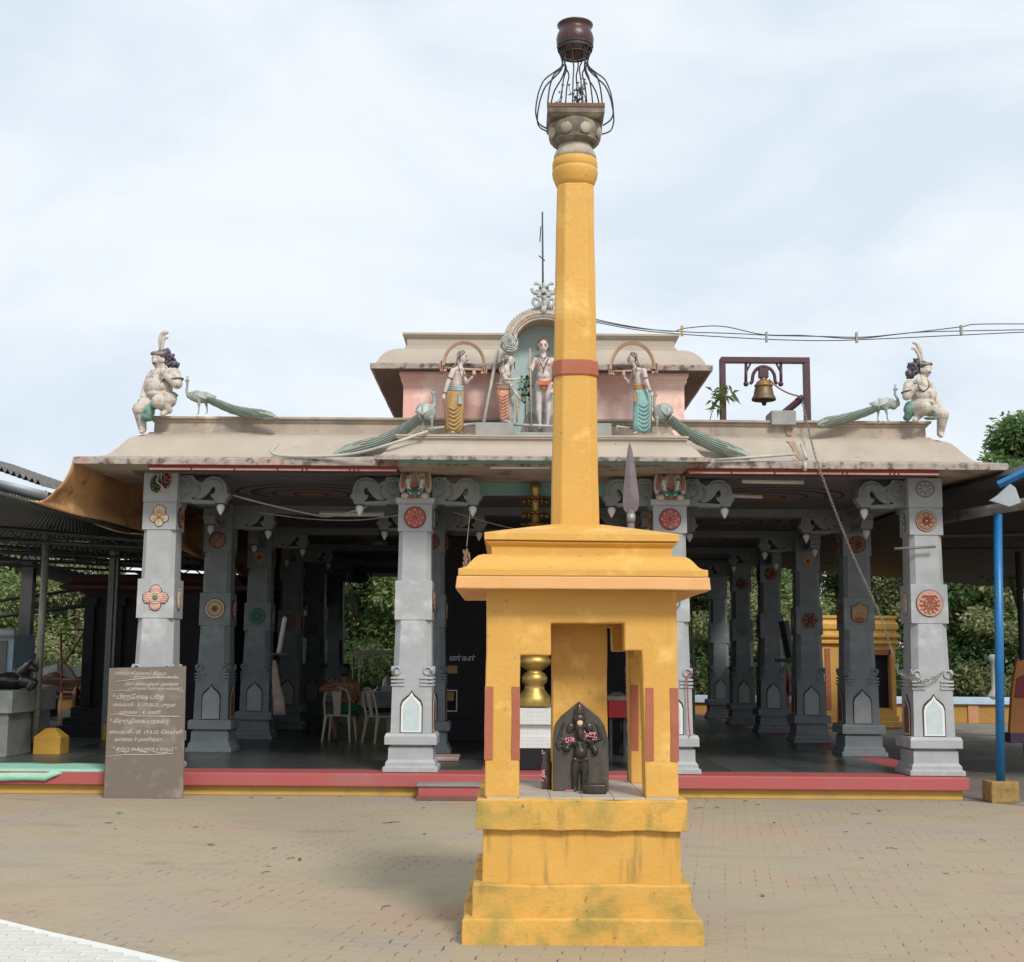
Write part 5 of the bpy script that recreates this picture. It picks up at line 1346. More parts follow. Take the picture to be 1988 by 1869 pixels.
# ------------------------------------------------ seated stout figures at the roof corners
def dwarf(f, s, P_, label):
    k = f.k; t = thing('seated_dwarf_statue', label, 'statue', f(*P_['base']), 'seated stout statues on the roof corners')
    mb = MB()

    def ch(names, rs, ds): mb.chain([f(*P_[n], d) for n, d in zip(names, ds)], [r * P_['q'] * k for r in rs])
    q_ = P_['q'] * k; hx, hy = P_['head']
    # s: direction of gaze (+1 right)
    mb.ell(f(hx, hy), (92 * q_, 92 * q_, 116 * q_), 16, 12); mb.ell(f(hx + s * 12 * P_['q'], hy + 62 * P_['q'], .02), (60 * q_, 66 * q_, 55 * q_)); mb.ell(f(hx + s * 10 * P_['q'], hy + 30 * P_['q'], .05), (62 * q_, 50 * q_, 48 * q_))
    hq = P_['q']
    mb.chain([f(hx + s * 48 * hq, hy - 8 * hq, 72 * q_), f(hx + s * 66 * hq, hy + 22 * hq, 84 * q_)], [15 * q_, 22 * q_]); mb.ell(f(hx + s * 50 * hq, hy + 70 * hq, 48 * q_), (28 * q_, 26 * q_, 14 * q_)); mb.ell(f(hx + s * 35 * hq, hy - 32 * hq, 62 * q_), (55 * q_, 25 * q_, 12 * q_))
    mb.ell(f(hx - s * 55 * hq, hy + 10 * hq, 60 * q_), (16 * q_, 14 * q_, 34 * q_))
    mb.chain([f(hx, hy + 70 * hq), f(*P_['neck'])], [58 * q_, 70 * q_])
    mb.ell(f(*P_['chest'], 0), (150 * q_, 120 * q_, 105 * q_), 16, 10); mb.ell(f(*P_['belly'], .04), (178 * q_, 172 * q_, 140 * q_), 18, 12); mb.ell(f(P_['belly'][0] - s * 10, P_['belly'][1] + 95 * hq, .05), (165 * q_, 160 * q_, 70 * q_), 18, 10)
    mb.ell(f(P_['chest'][0] + s * 70 * hq, P_['chest'][1] + 10, 90 * q_), (62 * q_, 45 * q_, 48 * q_)); mb.ell(f(*P_['hip'], 0), (160 * q_, 150 * q_, 100 * q_), 16, 10)
    ch(('sh1', 'el1', 'wr1'), (80, 68, 42), (.12, .2, .22)); mb.ell(f(*P_['ha1'], .24), (38 * q_, 30 * q_, 48 * q_))
    for a in range(4): mb.chain([f(P_['ha1'][0] - s * (20 - a * 14) * hq, P_['ha1'][1] - 20 * hq, .25), f(P_['ha1'][0] - s * (22 - a * 12) * hq, P_['ha1'][1] - 95 * hq, .22)], [12 * q_, 8 * q_], 6)
    ch(('sh2', 'el2', 'wr2'), (72, 56, 38), (-.1, -.02, .1)); mb.ell(f(*P_['ha2'], .12), (44 * q_, 34 * q_, 28 * q_))
    for a in range(4): mb.chain([f(P_['ha2'][0] + s * a * 3, P_['ha2'][1], .08 + a * .025), f(P_['ha2'][0] + s * (45 + a * 5) * hq, P_['ha2'][1] + 22 * hq, .08 + a * .025)], [11 * q_, 8 * q_], 6)
    ch(('hip1', 'kn1'), (98, 92), (.08, .26)); ch(('kn1', 'an1'), (88, 54), (.26, .14)); mb.chain([f(*P_['an1'], .14), f(*P_['ft1'], .22)], [48 * q_, 36 * q_])
    for a in range(4): mb.ell(f(P_['ft1'][0] + s * (a * 12 - 10) * hq, P_['ft1'][1] + 5, .235), 13 * q_, 8, 6)
    ch(('hip', 'hip2'), (110, 104), (0, .02)); ch(('hip2', 'kn2'), (104, 90), (.02, .12)); ch(('kn2', 'an2'), (84, 50), (.12, .04)); mb.chain([f(*P_['an2'], .04), f(P_['an2'][0] + s * 10 * hq, P_['an2'][1] + 25 * hq, .14)], [46 * q_, 34 * q_])
    for a in range(5): mb.ell(f(P_['an2'][0] + s * (14 + a * 3) * hq, P_['an2'][1] + 34 * hq, .10 + a * .02), 15 * q_, 8, 6)
    remesh(mb, 'body', 'plaster', t, .010, 1)
    mb = MB(); mb.tube(spline([f(hx - s * 80 * hq, hy - 40 * hq, .0), f(hx - s * 45 * hq, hy - 66 * hq, 70 * q_), f(hx + s * 30 * hq, hy - 72 * hq, 82 * q_), f(hx + s * 84 * hq, hy - 70 * hq, 20 * q_), f(hx + s * 84 * hq, hy - 66 * hq, -40 * q_)], 5), 22 * q_, 8)
    for a in range(6): mb.ell(f(hx - s * (60 - a * 28) * hq, hy - 80 * hq, 66 * q_), 20 * q_, 8, 6)
    mb.obj('headband', 'hair_grey', t)
    mb = MB(); random.seed(4)
    mb.ell(f(hx - s * 30 * hq, hy - 40 * hq, 0), (86 * q_, 90 * q_, 80 * q_), 14, 8)
    for (cx_, cy_, r_) in P_['curls']:
        for a in range(30):
            th = random.random() * 6.28; ph = random.uniform(-1.5, 1.5)
            mb.ell(f(cx_ + r_ * math.cos(th) * math.cos(ph), cy_ + r_ * math.sin(th) * math.cos(ph), r_ * k * math.sin(ph) * 1.1), 19 * q_, 8, 6)
        mb.ell(f(cx_, cy_), r_ * k * .95, 10, 8)
    mb.obj('curled_hair', 'hair', t)
    mb = MB(); pl = [f(*p, 0) for p in P_['plume']]; sp = spline(pl, 5); n = len(sp)
    mb.tube(sp, [(.018 + .022 * math.sin(math.pi * i / (n - 1)) ** .7) * P_['q'] * k / .0011 * .9 for i in range(n)], 8); pl = [f(*p, .03) for p in P_['plume2']]; sp = spline(pl, 5); n = len(sp); mb.tube(sp, [(.014 + .018 * math.sin(math.pi * i / (n - 1)) ** .7) * P_['q'] * k / .0011 * .9 for i in range(n)], 8)
    mb.obj('feather_plume', 'plaster', t)
    mb = MB()
    for (x, y, rx, rz, d) in P_['cloth']: mb.ell(f(x, y, d), (rx * q_, 80 * q_, rz * q_), 14, 8)
    remesh(mb, 'short_lower_cloth', 'green_cloth', t, .013, 2, .008, 18)
    mb = MB(); mb.ell(f(hx + s * 22 * hq, hy - 12 * hq, 78 * q_), (15 * q_, 6 * q_, 8 * q_)); mb.ell(f(hx + s * 66 * hq, hy - 12 * hq, 56 * q_), (10 * q_, 6 * q_, 8 * q_)); mb.tube(spline([f(hx + s * 18 * hq, hy + 58 * hq, 72 * q_), f(hx + s * 48 * hq, hy + 50 * hq, 82 * q_), f(hx + s * 80 * hq, hy + 52 * hq, 56 * q_)], 4), 9 * q_, 6)
    mb.chain([f(hx + s * 8 * hq, hy - 32 * hq, 80 * q_), f(hx + s * 40 * hq, hy - 30 * hq, 78 * q_)], [5 * q_, 4 * q_], 6)
    mb.obj('painted_face', 'eye', t)
    mb = MB(); mb.tube(spline([f(P_['chest'][0] - s * 90 * hq, P_['chest'][1] - 40, .1), f(P_['chest'][0] + s * 20 * hq, P_['chest'][1] + 80 * hq, .19), f(P_['chest'][0] + s * 110 * hq, P_['chest'][1] + 20, .13), f(P_['chest'][0] + s * 80 * hq, P_['chest'][1] - 80 * hq, .06)], 5), 12 * q_, 6)
    m_ = f(*P_['sh1'], .14).lerp(f(*P_['el1'], .2), .6); mb.tube([m_ + Vector((86 * q_ * math.cos(x), 86 * q_ * math.sin(x), 15 * q_ * math.cos(x))) for x in [q * .6283 for q in range(10)]], 12 * q_, 6, closed=True)
    mb.obj('necklace_and_armlet', 'garland', t)


f1 = TF(350, 900, .22636, 16.55)
dwarf(f1, -1, dict(q=1.0, base=(480, 1130), head=(408, 440), neck=(440, 580), chest=(440, 650), belly=(400, 790), hip=(470, 920), sh1=(590, 620), el1=(630, 740), wr1=(500, 650), ha1=(450, 590), sh2=(330, 640), el2=(250, 790), wr2=(210, 900), ha2=(185, 950),
                   hip1=(530, 940), kn1=(400, 960), an1=(520, 1060), ft1=(450, 1110), hip2=(330, 960), kn2=(165, 1050), an2=(205, 1300), ft2=(190, 1350), curls=((535, 420, 62), (590, 500, 55), (490, 360, 48), (520, 480, 50)), plume=((430, 370), (425, 230), (440, 150), (480, 112), (520, 115)), plume2=((440, 370), (450, 240), (470, 185), (520, 170)), cloth=((285, 1090, 70, 70, .16), (260, 1150, 80, 60, .14), (330, 1010, 55, 60, .14), (560, 880, 85, 40, .02))),
      'seated stout plaster figure facing left with feather plume, on the left roof corner')
f2 = TF(2480, 940, .15515, 16.55)
dwarf(f2, 1, dict(q=1.28, base=(400, 1520), head=(585, 560), neck=(520, 740), chest=(520, 850), belly=(560, 1050), hip=(440, 1240), sh1=(300, 850), el1=(260, 1040), wr1=(400, 880), ha1=(470, 780), sh2=(660, 860), el2=(760, 1090), wr2=(850, 1240), ha2=(890, 1280),
                  hip1=(400, 1270), kn1=(590, 1250), an1=(440, 1420), ft1=(400, 1480), hip2=(680, 1280), kn2=(905, 1380), an2=(860, 1720), ft2=(850, 1790), curls=((370, 520, 95), (310, 640, 88), (440, 440, 75), (410, 580, 70)), plume=((530, 450), (520, 360), (505, 280), (480, 190), (430, 100), (365, 90)), plume2=((510, 450), (490, 360), (455, 270), (400, 190), (340, 195)), cloth=((320, 1270, 95, 110, .1), (760, 1330, 70, 50, .08), (270, 1420, 60, 60, .05), (700, 1440, 110, 24, .12))),
      'seated stout moustached figure facing right with feather plume, on the right roof corner')


# ------------------------------------------------ peacocks
def peacock(f, s, P_, label):
    k = f.k; q_ = P_['q'] * k; t = thing('peacock_statue', label, 'peacock statue', f(*P_['base']), 'plaster peacocks on the roof')
    mb = MB(); mb.chain([f(*p) for p in P_['neck']], [r * q_ for r in (17, 15, 18, 30, 48)][:len(P_['neck'])])
    bx, by = P_['body']; a_ = P_.get('tilt', .3) * s
    mb.ell(f(bx, by), (P_['bw'] * k, 62 * q_, P_['bh'] * k), 16, 10, Matrix.Rotation(a_, 3, 'Y'))
    h = P_['neck'][0]; mb.ell(f(h[0], h[1]), (26 * q_, 22 * q_, 22 * q_)); mb.chain([f(h[0] + s * 18 * P_['q'], h[1]), f(h[0] + s * 46 * P_['q'], h[1] + 14 * P_['q'])], [9 * q_, 3 * q_], 6)
    for x, y, x2, y2 in P_['legs']:
        d = .03 if (x, y, x2, y2) == P_['legs'][0] else -.03
        mb.chain([f(x, y, d), f((x + x2) / 2 + 4, (y + y2) / 2, d), f(x2, y2 - 8, d)], [26 * q_, 11 * q_, 9 * q_], 7)
        for tt in (-1, 0, 1): mb.chain([f(x2, y2 - 6, d), f(x2 + s * 30 * P_['q'], y2 - 2, d + tt * .02)], [7 * q_, 5 * q_], 6)
    remesh(mb, 'body', 'pea_body', t, .009, 1)
    mb = MB()
    for a in (-1, 0, 1): mb.tube([f(h[0] - 2, h[1] - 16 * P_['q']), f(h[0] + a * 14 * P_['q'], h[1] - 50 * P_['q'], a * .01)], 2.6 * q_, 5); mb.ell(f(h[0] + a * 14 * P_['q'], h[1] - 52 * P_['q'], a * .01), 5 * q_, 6, 4)
    mb.obj('crest', 'pea_body', t)
    mb = MB()
    for q in range(9):
        w0 = P_['wing'][0]; w1 = P_['wing'][1]; o = (q - 3.5) * 10 * P_['q']
        mb.chain([f(w0[0], w0[1] + o * .6, 54 * q_), f((w0[0] + w1[0]) / 2, (w0[1] + w1[1]) / 2 + o, 64 * q_), f(w1[0] - s * q * -6, w1[1] + o * .5, 48 * q_)], [15 * q_, 13 * q_, 6 * q_], 7)
    mb.obj('wing', 'pea_white', t)
    # tail: long feathers fanning towards the tip
    sp = P_['tail']; cs = spline([f(x, y, .02 + dd) for x, y, w, dd in sp], 6); ws = spline([(w * k * 1.15, 0, 0) for x, y, w, dd in sp], 6); n = len(cs); nf = 6
    mb = MB(); L = []; lines = [[] for _ in range(nf + 1)]
    for i, p in enumerate(cs):
        d = (cs[min(i + 1, n - 1)] - cs[max(i - 1, 0)]).normalized(); up_ = d.cross(Vector((0, 1, 0))).normalized(); up_ = up_ if up_.z > 0 else -up_
        w = ws[i].x * (1 if i < n - 3 else (.85, .6, .3)[i - n + 3]); ring = []
        for j in range(nf * 4):
            th = 2 * math.pi * j / (nf * 4); rib = 1 + .10 * abs(math.sin(j * math.pi / 4 + .4 * i))
            ring.append(p + up_ * (w * math.sin(th)) * (1 + .07 * math.sin(i * 1.9 + j)) + Vector((0, -1, 0)) * (.055 * math.cos(th) * rib))
        L.append(ring)
        for q in range(nf + 1):
            t_ = -1 + 2 * q / nf; lines[q].append(p + up_ * w * t_ * .96 + Vector((0, -.061 * math.sqrt(max(0, 1 - t_ * t_ * .92)) - .002, 0)))
    mb.mi = 0; mb.loops(L, smooth=True); mb.mi = 1
    for q, l in enumerate(lines):
        e = n - 1 - (q * 5) % 7; mb.tube(l[1:max(e, 6)], .0042, 5)
    mb.obj('tail_feathers', ['pea_tail', 'med_dkgreen'], t)


M['med_dkgreen'] = mat('dark_green_line', (.12, .16, .13), None, 12, .7, 0)
peacock(TF(350, 900, .22636, 16.5), -1, dict(q=1.0, base=(940, 1120), neck=((757, 700), (752, 770), (745, 830), (770, 890), (820, 905)), body=(890, 905), bw=135, bh=72, tilt=-.25, legs=((895, 950, 890, 1118), (980, 960, 1000, 1105)), wing=((860, 850), (1110, 915)), tail=((990, 925, 34, 0), (1130, 985, 42, 0), (1320, 1060, 48, .02), (1500, 1100, 52, .05), (1680, 1125, 54, .08), (1870, 1170, 36, .1)), nf=7),
        'grey-green plaster peacock facing left with long tail along the left parapet')
peacock(TF(2150, 900, .3501, 16.5), 1, dict(q=.66, base=(860, 775), neck=((966, 520), (962, 560), (985, 600), (985, 640), (950, 655)), body=(890, 640), bw=85, bh=46, tilt=-.25, legs=((890, 675, 905, 775), (830, 680, 825, 775)), wing=((905, 605), (760, 650)), tail=((830, 665, 20, 0), (760, 695, 26, 0), (640, 735, 30, .02), (520, 765, 33, .05), (420, 785, 34, .08), (345, 815, 24, .1)), nf=7),
        'grey plaster peacock facing right with long tail along the right parapet')
peacock(TF(950, 750, .3745, 15.98), 1, dict(q=.72, base=(640, 1205), neck=((678, 915), (684, 950), (690, 990), (680, 1020), (655, 1040)), body=(628, 1055), bw=82, bh=66, tilt=.55, legs=((665, 1100, 665, 1200), (598, 1110, 597, 1205)), wing=((640, 1020), (545, 1070)), tail=((585, 1095, 26, 0), (520, 1145, 34, -.05), (410, 1220, 38, -.12), (280, 1285, 42, -.14), (120, 1330, 46, -.18), (-60, 1378, 30, -.2)), nf=9),
        'grey peacock facing right on the porch ledge, green tail trailing left over the roof')
peacock(TF(1500, 850, .37726, 15.98), -1, dict(q=.72, base=(890, 945), neck=((850, 660), (845, 700), (843, 740), (860, 765), (885, 775)), body=(905, 785), bw=82, bh=66, tilt=.55, legs=((862, 830, 858, 940), (932, 835, 930, 940)), wing=((895, 750), (985, 800)), tail=((955, 830, 26, 0), (1020, 890, 34, -.05), (1110, 950, 38, -.12), (1250, 1015, 42, -.14), (1400, 1070, 42, -.18), (1550, 1125, 26, -.2)), nf=9),
        'grey peacock facing left beside the turquoise-clad statue, green tail trailing right')
# ================================================================== BELL, SPEAR, POSTS
BY = 16.75


def B(x, y, d=0): return at((1500 + x * .37726) * .69852, (850 + y * .37726) * .69852, BY - d)


t = thing('bell_gantry', 'maroon steel frame with a hanger standing on the roof right of the pavilion', 'bell frame', B(1650, 850))
for x in (1348, 1967):
    mb = MB(); a = B(x - 17, 860); b = B(x + 17, 395); mb.box(a.x, b.x, BY - .05, BY + .05, 4.55, b.z); mb.obj('post', 'frame', t, bevel=.004)
mb = MB(); a = B(1333, 422); b = B(1982, 388); mb.box(a.x, b.x, BY - .055, BY + .055, a.z, b.z); mb.obj('crossbar', 'frame', t, bevel=.004)
mb = MB()
for s in (-1, 1):
    cx_ = 1648
    mb.tube([B(cx_ + s * 128, 425, .02), B(cx_ + s * 130, 590, .02)], .021, 6); mb.tube([B(cx_ + s * 95, 428, .02), B(cx_ + s * 128, 492, .02)], .014, 6); mb.ell(B(cx_ + s * 128, 578, .02), .035)
mb.tube(spline([B(1548, 575, .02), B(1565, 560, .02), B(1572, 510, .02), B(1600, 468, .02), B(1648, 450, .02), B(1700, 468, .02), B(1728, 510, .02), B(1735, 560, .02), B(1752, 575, .02)], 4), .022, 8)
mb.obj('hanger', 'frame', t)
mb = MB(); mb.tube([B(1785, 805, .1), B(1925, 690, .1)], .045, 4); mb.tube([B(1905, 672, .1), B(1925, 700, .1)], .055, 6); mb.obj('lever_arm', 'frame', t)
mb = MB(); a = B(1680, 852); b = B(1858, 800); mb.box(a.x, b.x, BY - .25, BY + .15, 4.6, b.z); mb.single('concrete_block', ['concrete_lt'], 'small weathered concrete block holding the lever arm on the roof edge', 'block', bevel=.01)
bl = thing('bell', 'aged bronze bell with gold shoulder bands hanging in the maroon roof frame', 'bell', B(1650, 735))
c = B(1650, 640, .02); kb = .37726 * .69852 * BY / F_PX


def bz(y): return (640 - y) * kb


mb = MB(); mb.lathe([(90 * kb, bz(700)), (91 * kb, bz(690)), (84 * kb, bz(676)), (73 * kb, bz(655)), (66 * kb, bz(620)), (62 * kb, bz(600))], c, 32, cap0=False); mb.lathe([(86 * kb, bz(702)), (78 * kb, bz(670)), (66 * kb, bz(610))], c, 32, cap0=False, cap1=False); mb.obj('bell_body', 'bronze', bl)
mb = MB(); mb.lathe([(62 * kb, bz(602)), (70 * kb, bz(592)), (68 * kb, bz(583)), (58 * kb, bz(578)), (56 * kb, bz(568)), (46 * kb, bz(556)), (30 * kb, bz(545)), (24 * kb, bz(535)), (28 * kb, bz(525)), (14 * kb, bz(515))], c, 28); mb.obj('shoulder_band', 'bell_band', bl)
mb = MB(); mb.box(c.x - .06, c.x + .06, c.y - .05, c.y + .05, B(0, 525).z, B(0, 455).z); mb.obj('yoke', 'frame', bl, bevel=.006)
mb = MB(); mb.chain([B(1653, 640, .02), B(1653, 722, .02)], [.02, .032]); mb.obj('clapper', 'iron', bl)
mb = MB(); mb.tube(spline([B(1690, 545, .05), B(1750, 600, .1), B(1830, 645, .12), B(1925, 672, .12)], 5), .012, 6); mb.single('bell_rope', ['rope'], 'slack rope running from the bell shoulder to the lever arm', 'rope')


def chain_thing(pts, label, r=.016, nm='bell_chain', cat='chain'):
    mb = MB(); L = 0; pts = spline(pts, 10); seg = r * 2.2
    acc = [Vector(pts[0])]
    cur = Vector(pts[0]); i = 1
    while i < len(pts):
        d = (pts[i] - cur).length
        if d < seg: i += 1; continue
        cur = cur + (pts[i] - cur).normalized() * seg; acc.append(cur.copy())
    for j in range(len(acc) - 1):
        m_ = (acc[j] + acc[j + 1]) / 2; t_ = (acc[j + 1] - acc[j]).normalized(); u_ = t_.cross(Vector((0, 1, .01))).normalized()
        if j % 2: u_ = t_.cross(u_)
        mb.tube([m_ + t_ * math.cos(a) * r * 1.45 + u_ * math.sin(a) * r * .8 for a in [q * math.pi / 4 for q in range(8)]], r * .32, 4, closed=True)
    mb.single(nm, ['steel'], label, cat)


q0 = at(1557, 776, BY - .12); q1 = at(1566, 818, 16.5); q2 = at(1590, 908, 15.78); q3 = at(1650, 1065, 16.2); q4 = at(1706, 1190, 16.42); q5 = at(1735, 1277, 16.42)
chain_thing([q0, q1, q2, q3, q4, q5], 'long steel chain hanging from the bell lever over the eave down to the right column', .0155)
chain_thing([at(1742, 1290, 16.41), at(1746, 1308, 16.38), at(1790, 1323, 16.36), at(1822, 1312, 16.37), at(1832, 1303, 16.4)], 'short chain looped around the front of the right column', .02, 'column_chain')
# plant growing by the frame
mb = MB(); random.seed(12); base = B(1255, 840, .1); tip = B(1335, 640, .15)
mb.mi = 1; st = spline([base, B(1280, 760, .12), B(1320, 690, .14), tip], 4); mb.tube(st, .006, 5)
for q in range(46):
    s0 = st[random.randint(5, len(st) - 1)] + Vector((random.uniform(-.1, .14), random.uniform(-.08, .08), random.uniform(-.12, .12))); a = random.uniform(0, 6.28); d = Vector((math.cos(a), random.uniform(-.5, .5), math.sin(a) * .7)).normalized(); w = d.cross(Vector((0, 1, 0))).normalized() * .018
    ln = random.uniform(.09, .17); mb.mi = 0; dr = Vector((0, 0, -.04)); mb.add([s0, s0 + d * ln * .4 + w, s0 + d * ln + dr, s0 + d * ln * .4 - w], [(0, 1, 2, 3)], False)
mb.single('roof_plant', ['sprig', 'trunk'], 'small leafy plant sprouting by the left leg of the bell frame', 'plant')
# spear
PYS = 14.5
t = thing('spear', 'tall iron leaf-bladed spear standing between the yellow shrine and the hall', 'spear', (at(1224, 1500, PYS).x, PYS, 0))
b = [at(x, y, PYS) for x, y in ((1222, 857), (1227, 872), (1232, 900), (1236, 930), (1240, 960), (1241, 975), (1238, 990), (1228, 999), (1219, 999), (1211, 990), (1209, 975), (1210, 955), (1213, 925), (1216, 890), (1219, 870))]
mb = MB(); c0 = at(1225, 960, PYS); n = len(b)
mb.add([p for p in b] + [c0 + Vector((0, -.035, 0)), c0 + Vector((0, .035, 0)), at(1223, 870, PYS) + Vector((0, -.01, 0)), at(1223, 870, PYS) + Vector((0, .01, 0))], [(i, (i + 1) % n, n) for i in range(n)] + [((i + 1) % n, i, n + 1) for i in range(n)], False); mb.obj('blade', 'spear', t, bevel=0)
mb = MB(); x = t.location.x; zt_s = at(1225, 998, PYS).z; mb.tube([(at(1225, 998, PYS).x, PYS, zt_s + .04), (x, PYS, 0)], [.04] * 2, 10); mb.mi = 1; mb.lathe([(.048, 0), (.05, -.05), (.045, -.1)], (at(1225, 998, PYS).x, PYS, zt_s), 12); mb.mi = 0; mb.box(x - .16, x + .16, PYS - .16, PYS + .16, 0, .22); mb.obj('shaft', ['spear', 'steel'], t)
# golden flag post
GYp = 17.2; gx = at(1038, 1200, GYp).x


def gz(v): return at(1038, v, GYp).z


t = thing('golden_post', 'polished golden ringed post on a white tiled pedestal just inside the hall', 'post', (gx, GYp, ZF))
kg = GYp / F_PX
mb = MB(); mb.box(gx - .42, gx + .42, GYp - .35, GYp + .5, ZF + .004, gz(1450)); mb.obj('black_base', 'black', t, bevel=.01)
mb = MB()
for h_, va, vb in ((.36, 1450, 1430), (.30, 1430, 1405), (.36, 1405, 1374)): mb.sweep((gx, gx, GYp, GYp), [(h_ - .005, gz(va)), (h_, gz(va) + .004), (h_, gz(vb) - .004), (h_ - .005, gz(vb))])
mb.mi = 1
for h_, va, vb in ((.36, 1448, 1432), (.30, 1428, 1407), (.36, 1402, 1376)):
    z = gz(va) + .03
    while z < gz(vb):
        x = gx - h_ + .03
        while x < gx + h_:
            mb.box(x, x + .008, GYp - h_ - .002, GYp - h_ + .002, z, z + .008); x += .06
        z += .05
mb.obj('tiled_pedestal', ['tile', 'tiledot'], t)
mb = MB(); pr = [(33, 1372), (36, 1366), (33, 1352), (22, 1340), (20, 1330), (26, 1325), (27, 1316), (22, 1308), (14, 1303), (20, 1300), (34, 1290), (36, 1283), (30, 1275), (18, 1268), (14, 1262), (24, 1257), (25, 1250), (14, 1242), (13, 1150), (12, 1060), (16, 1040), (26, 1030), (27, 1026), (13, 1018), (9, 1010), (9, 960), (12, 952), (13, 940)]
pr = [(r if v > 1100 else r * .92, v) for r, v in pr]
mb.lathe([(r * kg * .92, gz(v)) for r, v in pr], (gx, GYp, 0), 28); mb.obj('ringed_shaft', 'gold', t)
for v in (1024, 1000, 972):
    mb = MB(); r = 23 * kg; z = gz(v)
    mb.lathe([(.06, z), (r, z + .01), (r, z + .03), (.06, z + .03)], (gx, GYp, 0), 24)
    for q in range(12):
        a = q * math.pi / 6; mb.ell((gx + r * 1.05 * math.cos(a), GYp + r * 1.05 * math.sin(a), z - .02), (.018, .018, .03), 8, 6); mb.ell((gx + r * 1.12 * math.cos(a), GYp + r * 1.12 * math.sin(a), z + .03), (.022, .022, .012), 8, 6)
    mb.obj('bell_tier', 'brass_dk', t)
# hanging dried offering
mb = MB(); mb.tube([at(913, 990, 16.5), at(906, 1062, 16.5)], .006, 5); mb.mi = 1; random.seed(9)
for q in range(14): p = at(907 + random.uniform(-7, 7), 1068 + q * 2.6, 16.5 + random.uniform(-.03, .03)); mb.chain([p, p + Vector((random.uniform(-.04, .04), random.uniform(-.03, .03), -.1))], [.018, .008], 6)
mb.single('hanging_offering', ['thread', 'rope'], 'dried brown bundle hanging on a string from the bracket left of the yellow shrine', 'hanging bundle')
# antenna behind the niche
mb = MB(); mb.tube([at(1055, 700, 18.5), at(1053, 412, 18.5)], [.022, .012], 6); mb.tube([at(1048, 470, 18.5), at(1050, 440, 18.5)], .008, 5); mb.tube([at(1046, 497, 18.5), at(1058, 507, 18.5)], .009, 5)
mb.single('lightning_rod', ['steel_dk'], 'thin dark metal rod rising behind the arched niche', 'lightning rod')
# cables
for j, (vs_, lb) in enumerate((([(1120, 612), (1210, 632), (1300, 644), (1330, 638), (1400, 634), (1480, 650), (1560, 652), (1660, 658), (1740, 650), (1860, 636), (1900, 630), (2040, 630)], 'uppermost thin black cable sagging across the sky at right'),
                               ([(1120, 616), (1230, 637), (1330, 645), (1420, 648), (1500, 652), (1600, 654), (1680, 655), (1780, 646), (1880, 643), (2040, 640)], 'middle thin black cable of the three crossing the sky'),
                               ([(1120, 619), (1230, 640), (1330, 650), (1480, 659), (1600, 662), (1700, 659), (1870, 651), (2040, 643)], 'lowest thin black cable of the three crossing the sky'))):
    mb = MB(); mb.tube(spline([at(u, v, 15.0) for u, v in vs_], 6), .006, 5)
    mb.single('overhead_cable', ['wire'], lb, 'cable', 'overhead cables')
for u, v, lb in ((1324, 643, 'yellowish clip on the cables, nearest the yellow pillar'), (1488, 655, 'grey clip joining the cables above the bell frame'), (1663, 656, 'grey clip on the cables left of the right seated figure'), (1866, 642, 'grey clip on the cables above the right seated figure')):
    mb = MB(); p = at(u, v, 15); mb.box(p.x - .012, p.x + .012, 14.98, 15.02, p.z - .06, p.z + .06)
    mb.single('cable_clip', ['med_gold' if u < 1400 else 'concrete_lt'], lb, 'cable clip', 'clips on the overhead cables')


def pipe(name, pts, lb, m_='pvc', r=.018, cat='pipe', grp=None, n=4):
    mb = MB(); mb.tube(spline(pts, n) if n else pts, r, 8); return mb.single(name, [m_], lb, cat, grp)


pipe('pipe', [at(540, 862, 16.0), at(528, 880, 15.9), at(560, 886, 15.85), at(640, 886, 15.8), at(700, 879, 15.7), at(760, 862, 15.6), at(830, 838, 15.75)], 'thin white pipe curving over the left roof towards the peacock tail')
pipe('pipe', [at(1545, 1 * 882, 15.82), at(1388, 894, 15.8)], 'straight white pipe lying along the right roof edge', n=0)
pipe('pipe', [at(1556, 864, 16.0), at(1566, 892, 15.82)], 'short slanting white pipe on the right roof', n=0, r=.02)
pipe('pipe', [at(1563, 897, 15.8), at(1563, 915, 15.8)], 'short upright white pipe under the right roof edge', n=0, r=.02)
pipe('pipe', [at((1200 + 770 * .18727) * .69852, (900 + 1470 * .18727) * .69852, 15.98), at((1200 + 980 * .18727) * .69852, (900 + 400 * .18727) * .69852, 16.25)], 'white pipe leaning against the pavilion between the left statues', r=.022, n=0)
pipe('pipe', [at((1200 - 10) * .69852, (900 + 1565 * .18727) * .69852, 15.95), at((1200 + 640 * .18727) * .69852, (900 + 1490 * .18727) * .69852, 16.1)], 'white pipe lying on the porch ledge behind the gold-clad statue', n=0)
pipe('pipe', [at((1200 + 1215 * .18727) * .69852, (900 + 1500 * .18727) * .69852, 15.95), at((1200 + 1880 * .18727) * .69852, (900 + 1530 * .18727) * .69852, 15.95)], 'white pipe lying at the feet of the niche statue', n=0)
pipe('pipe', [at((1680 + 205 * .1712) * .69852, (930 + 1590 * .1712) * .69852, 15.97), at((1680 + 200 * .1712) * .69852, (930 + 1492 * .1712) * .69852, 15.97), at((1680 + 460 * .1712) * .69852, (930 + 1530 * .1712) * .69852, 16.02)], 'bent white pipe on the porch ledge left of the turquoise-clad statue', n=0, r=.013)
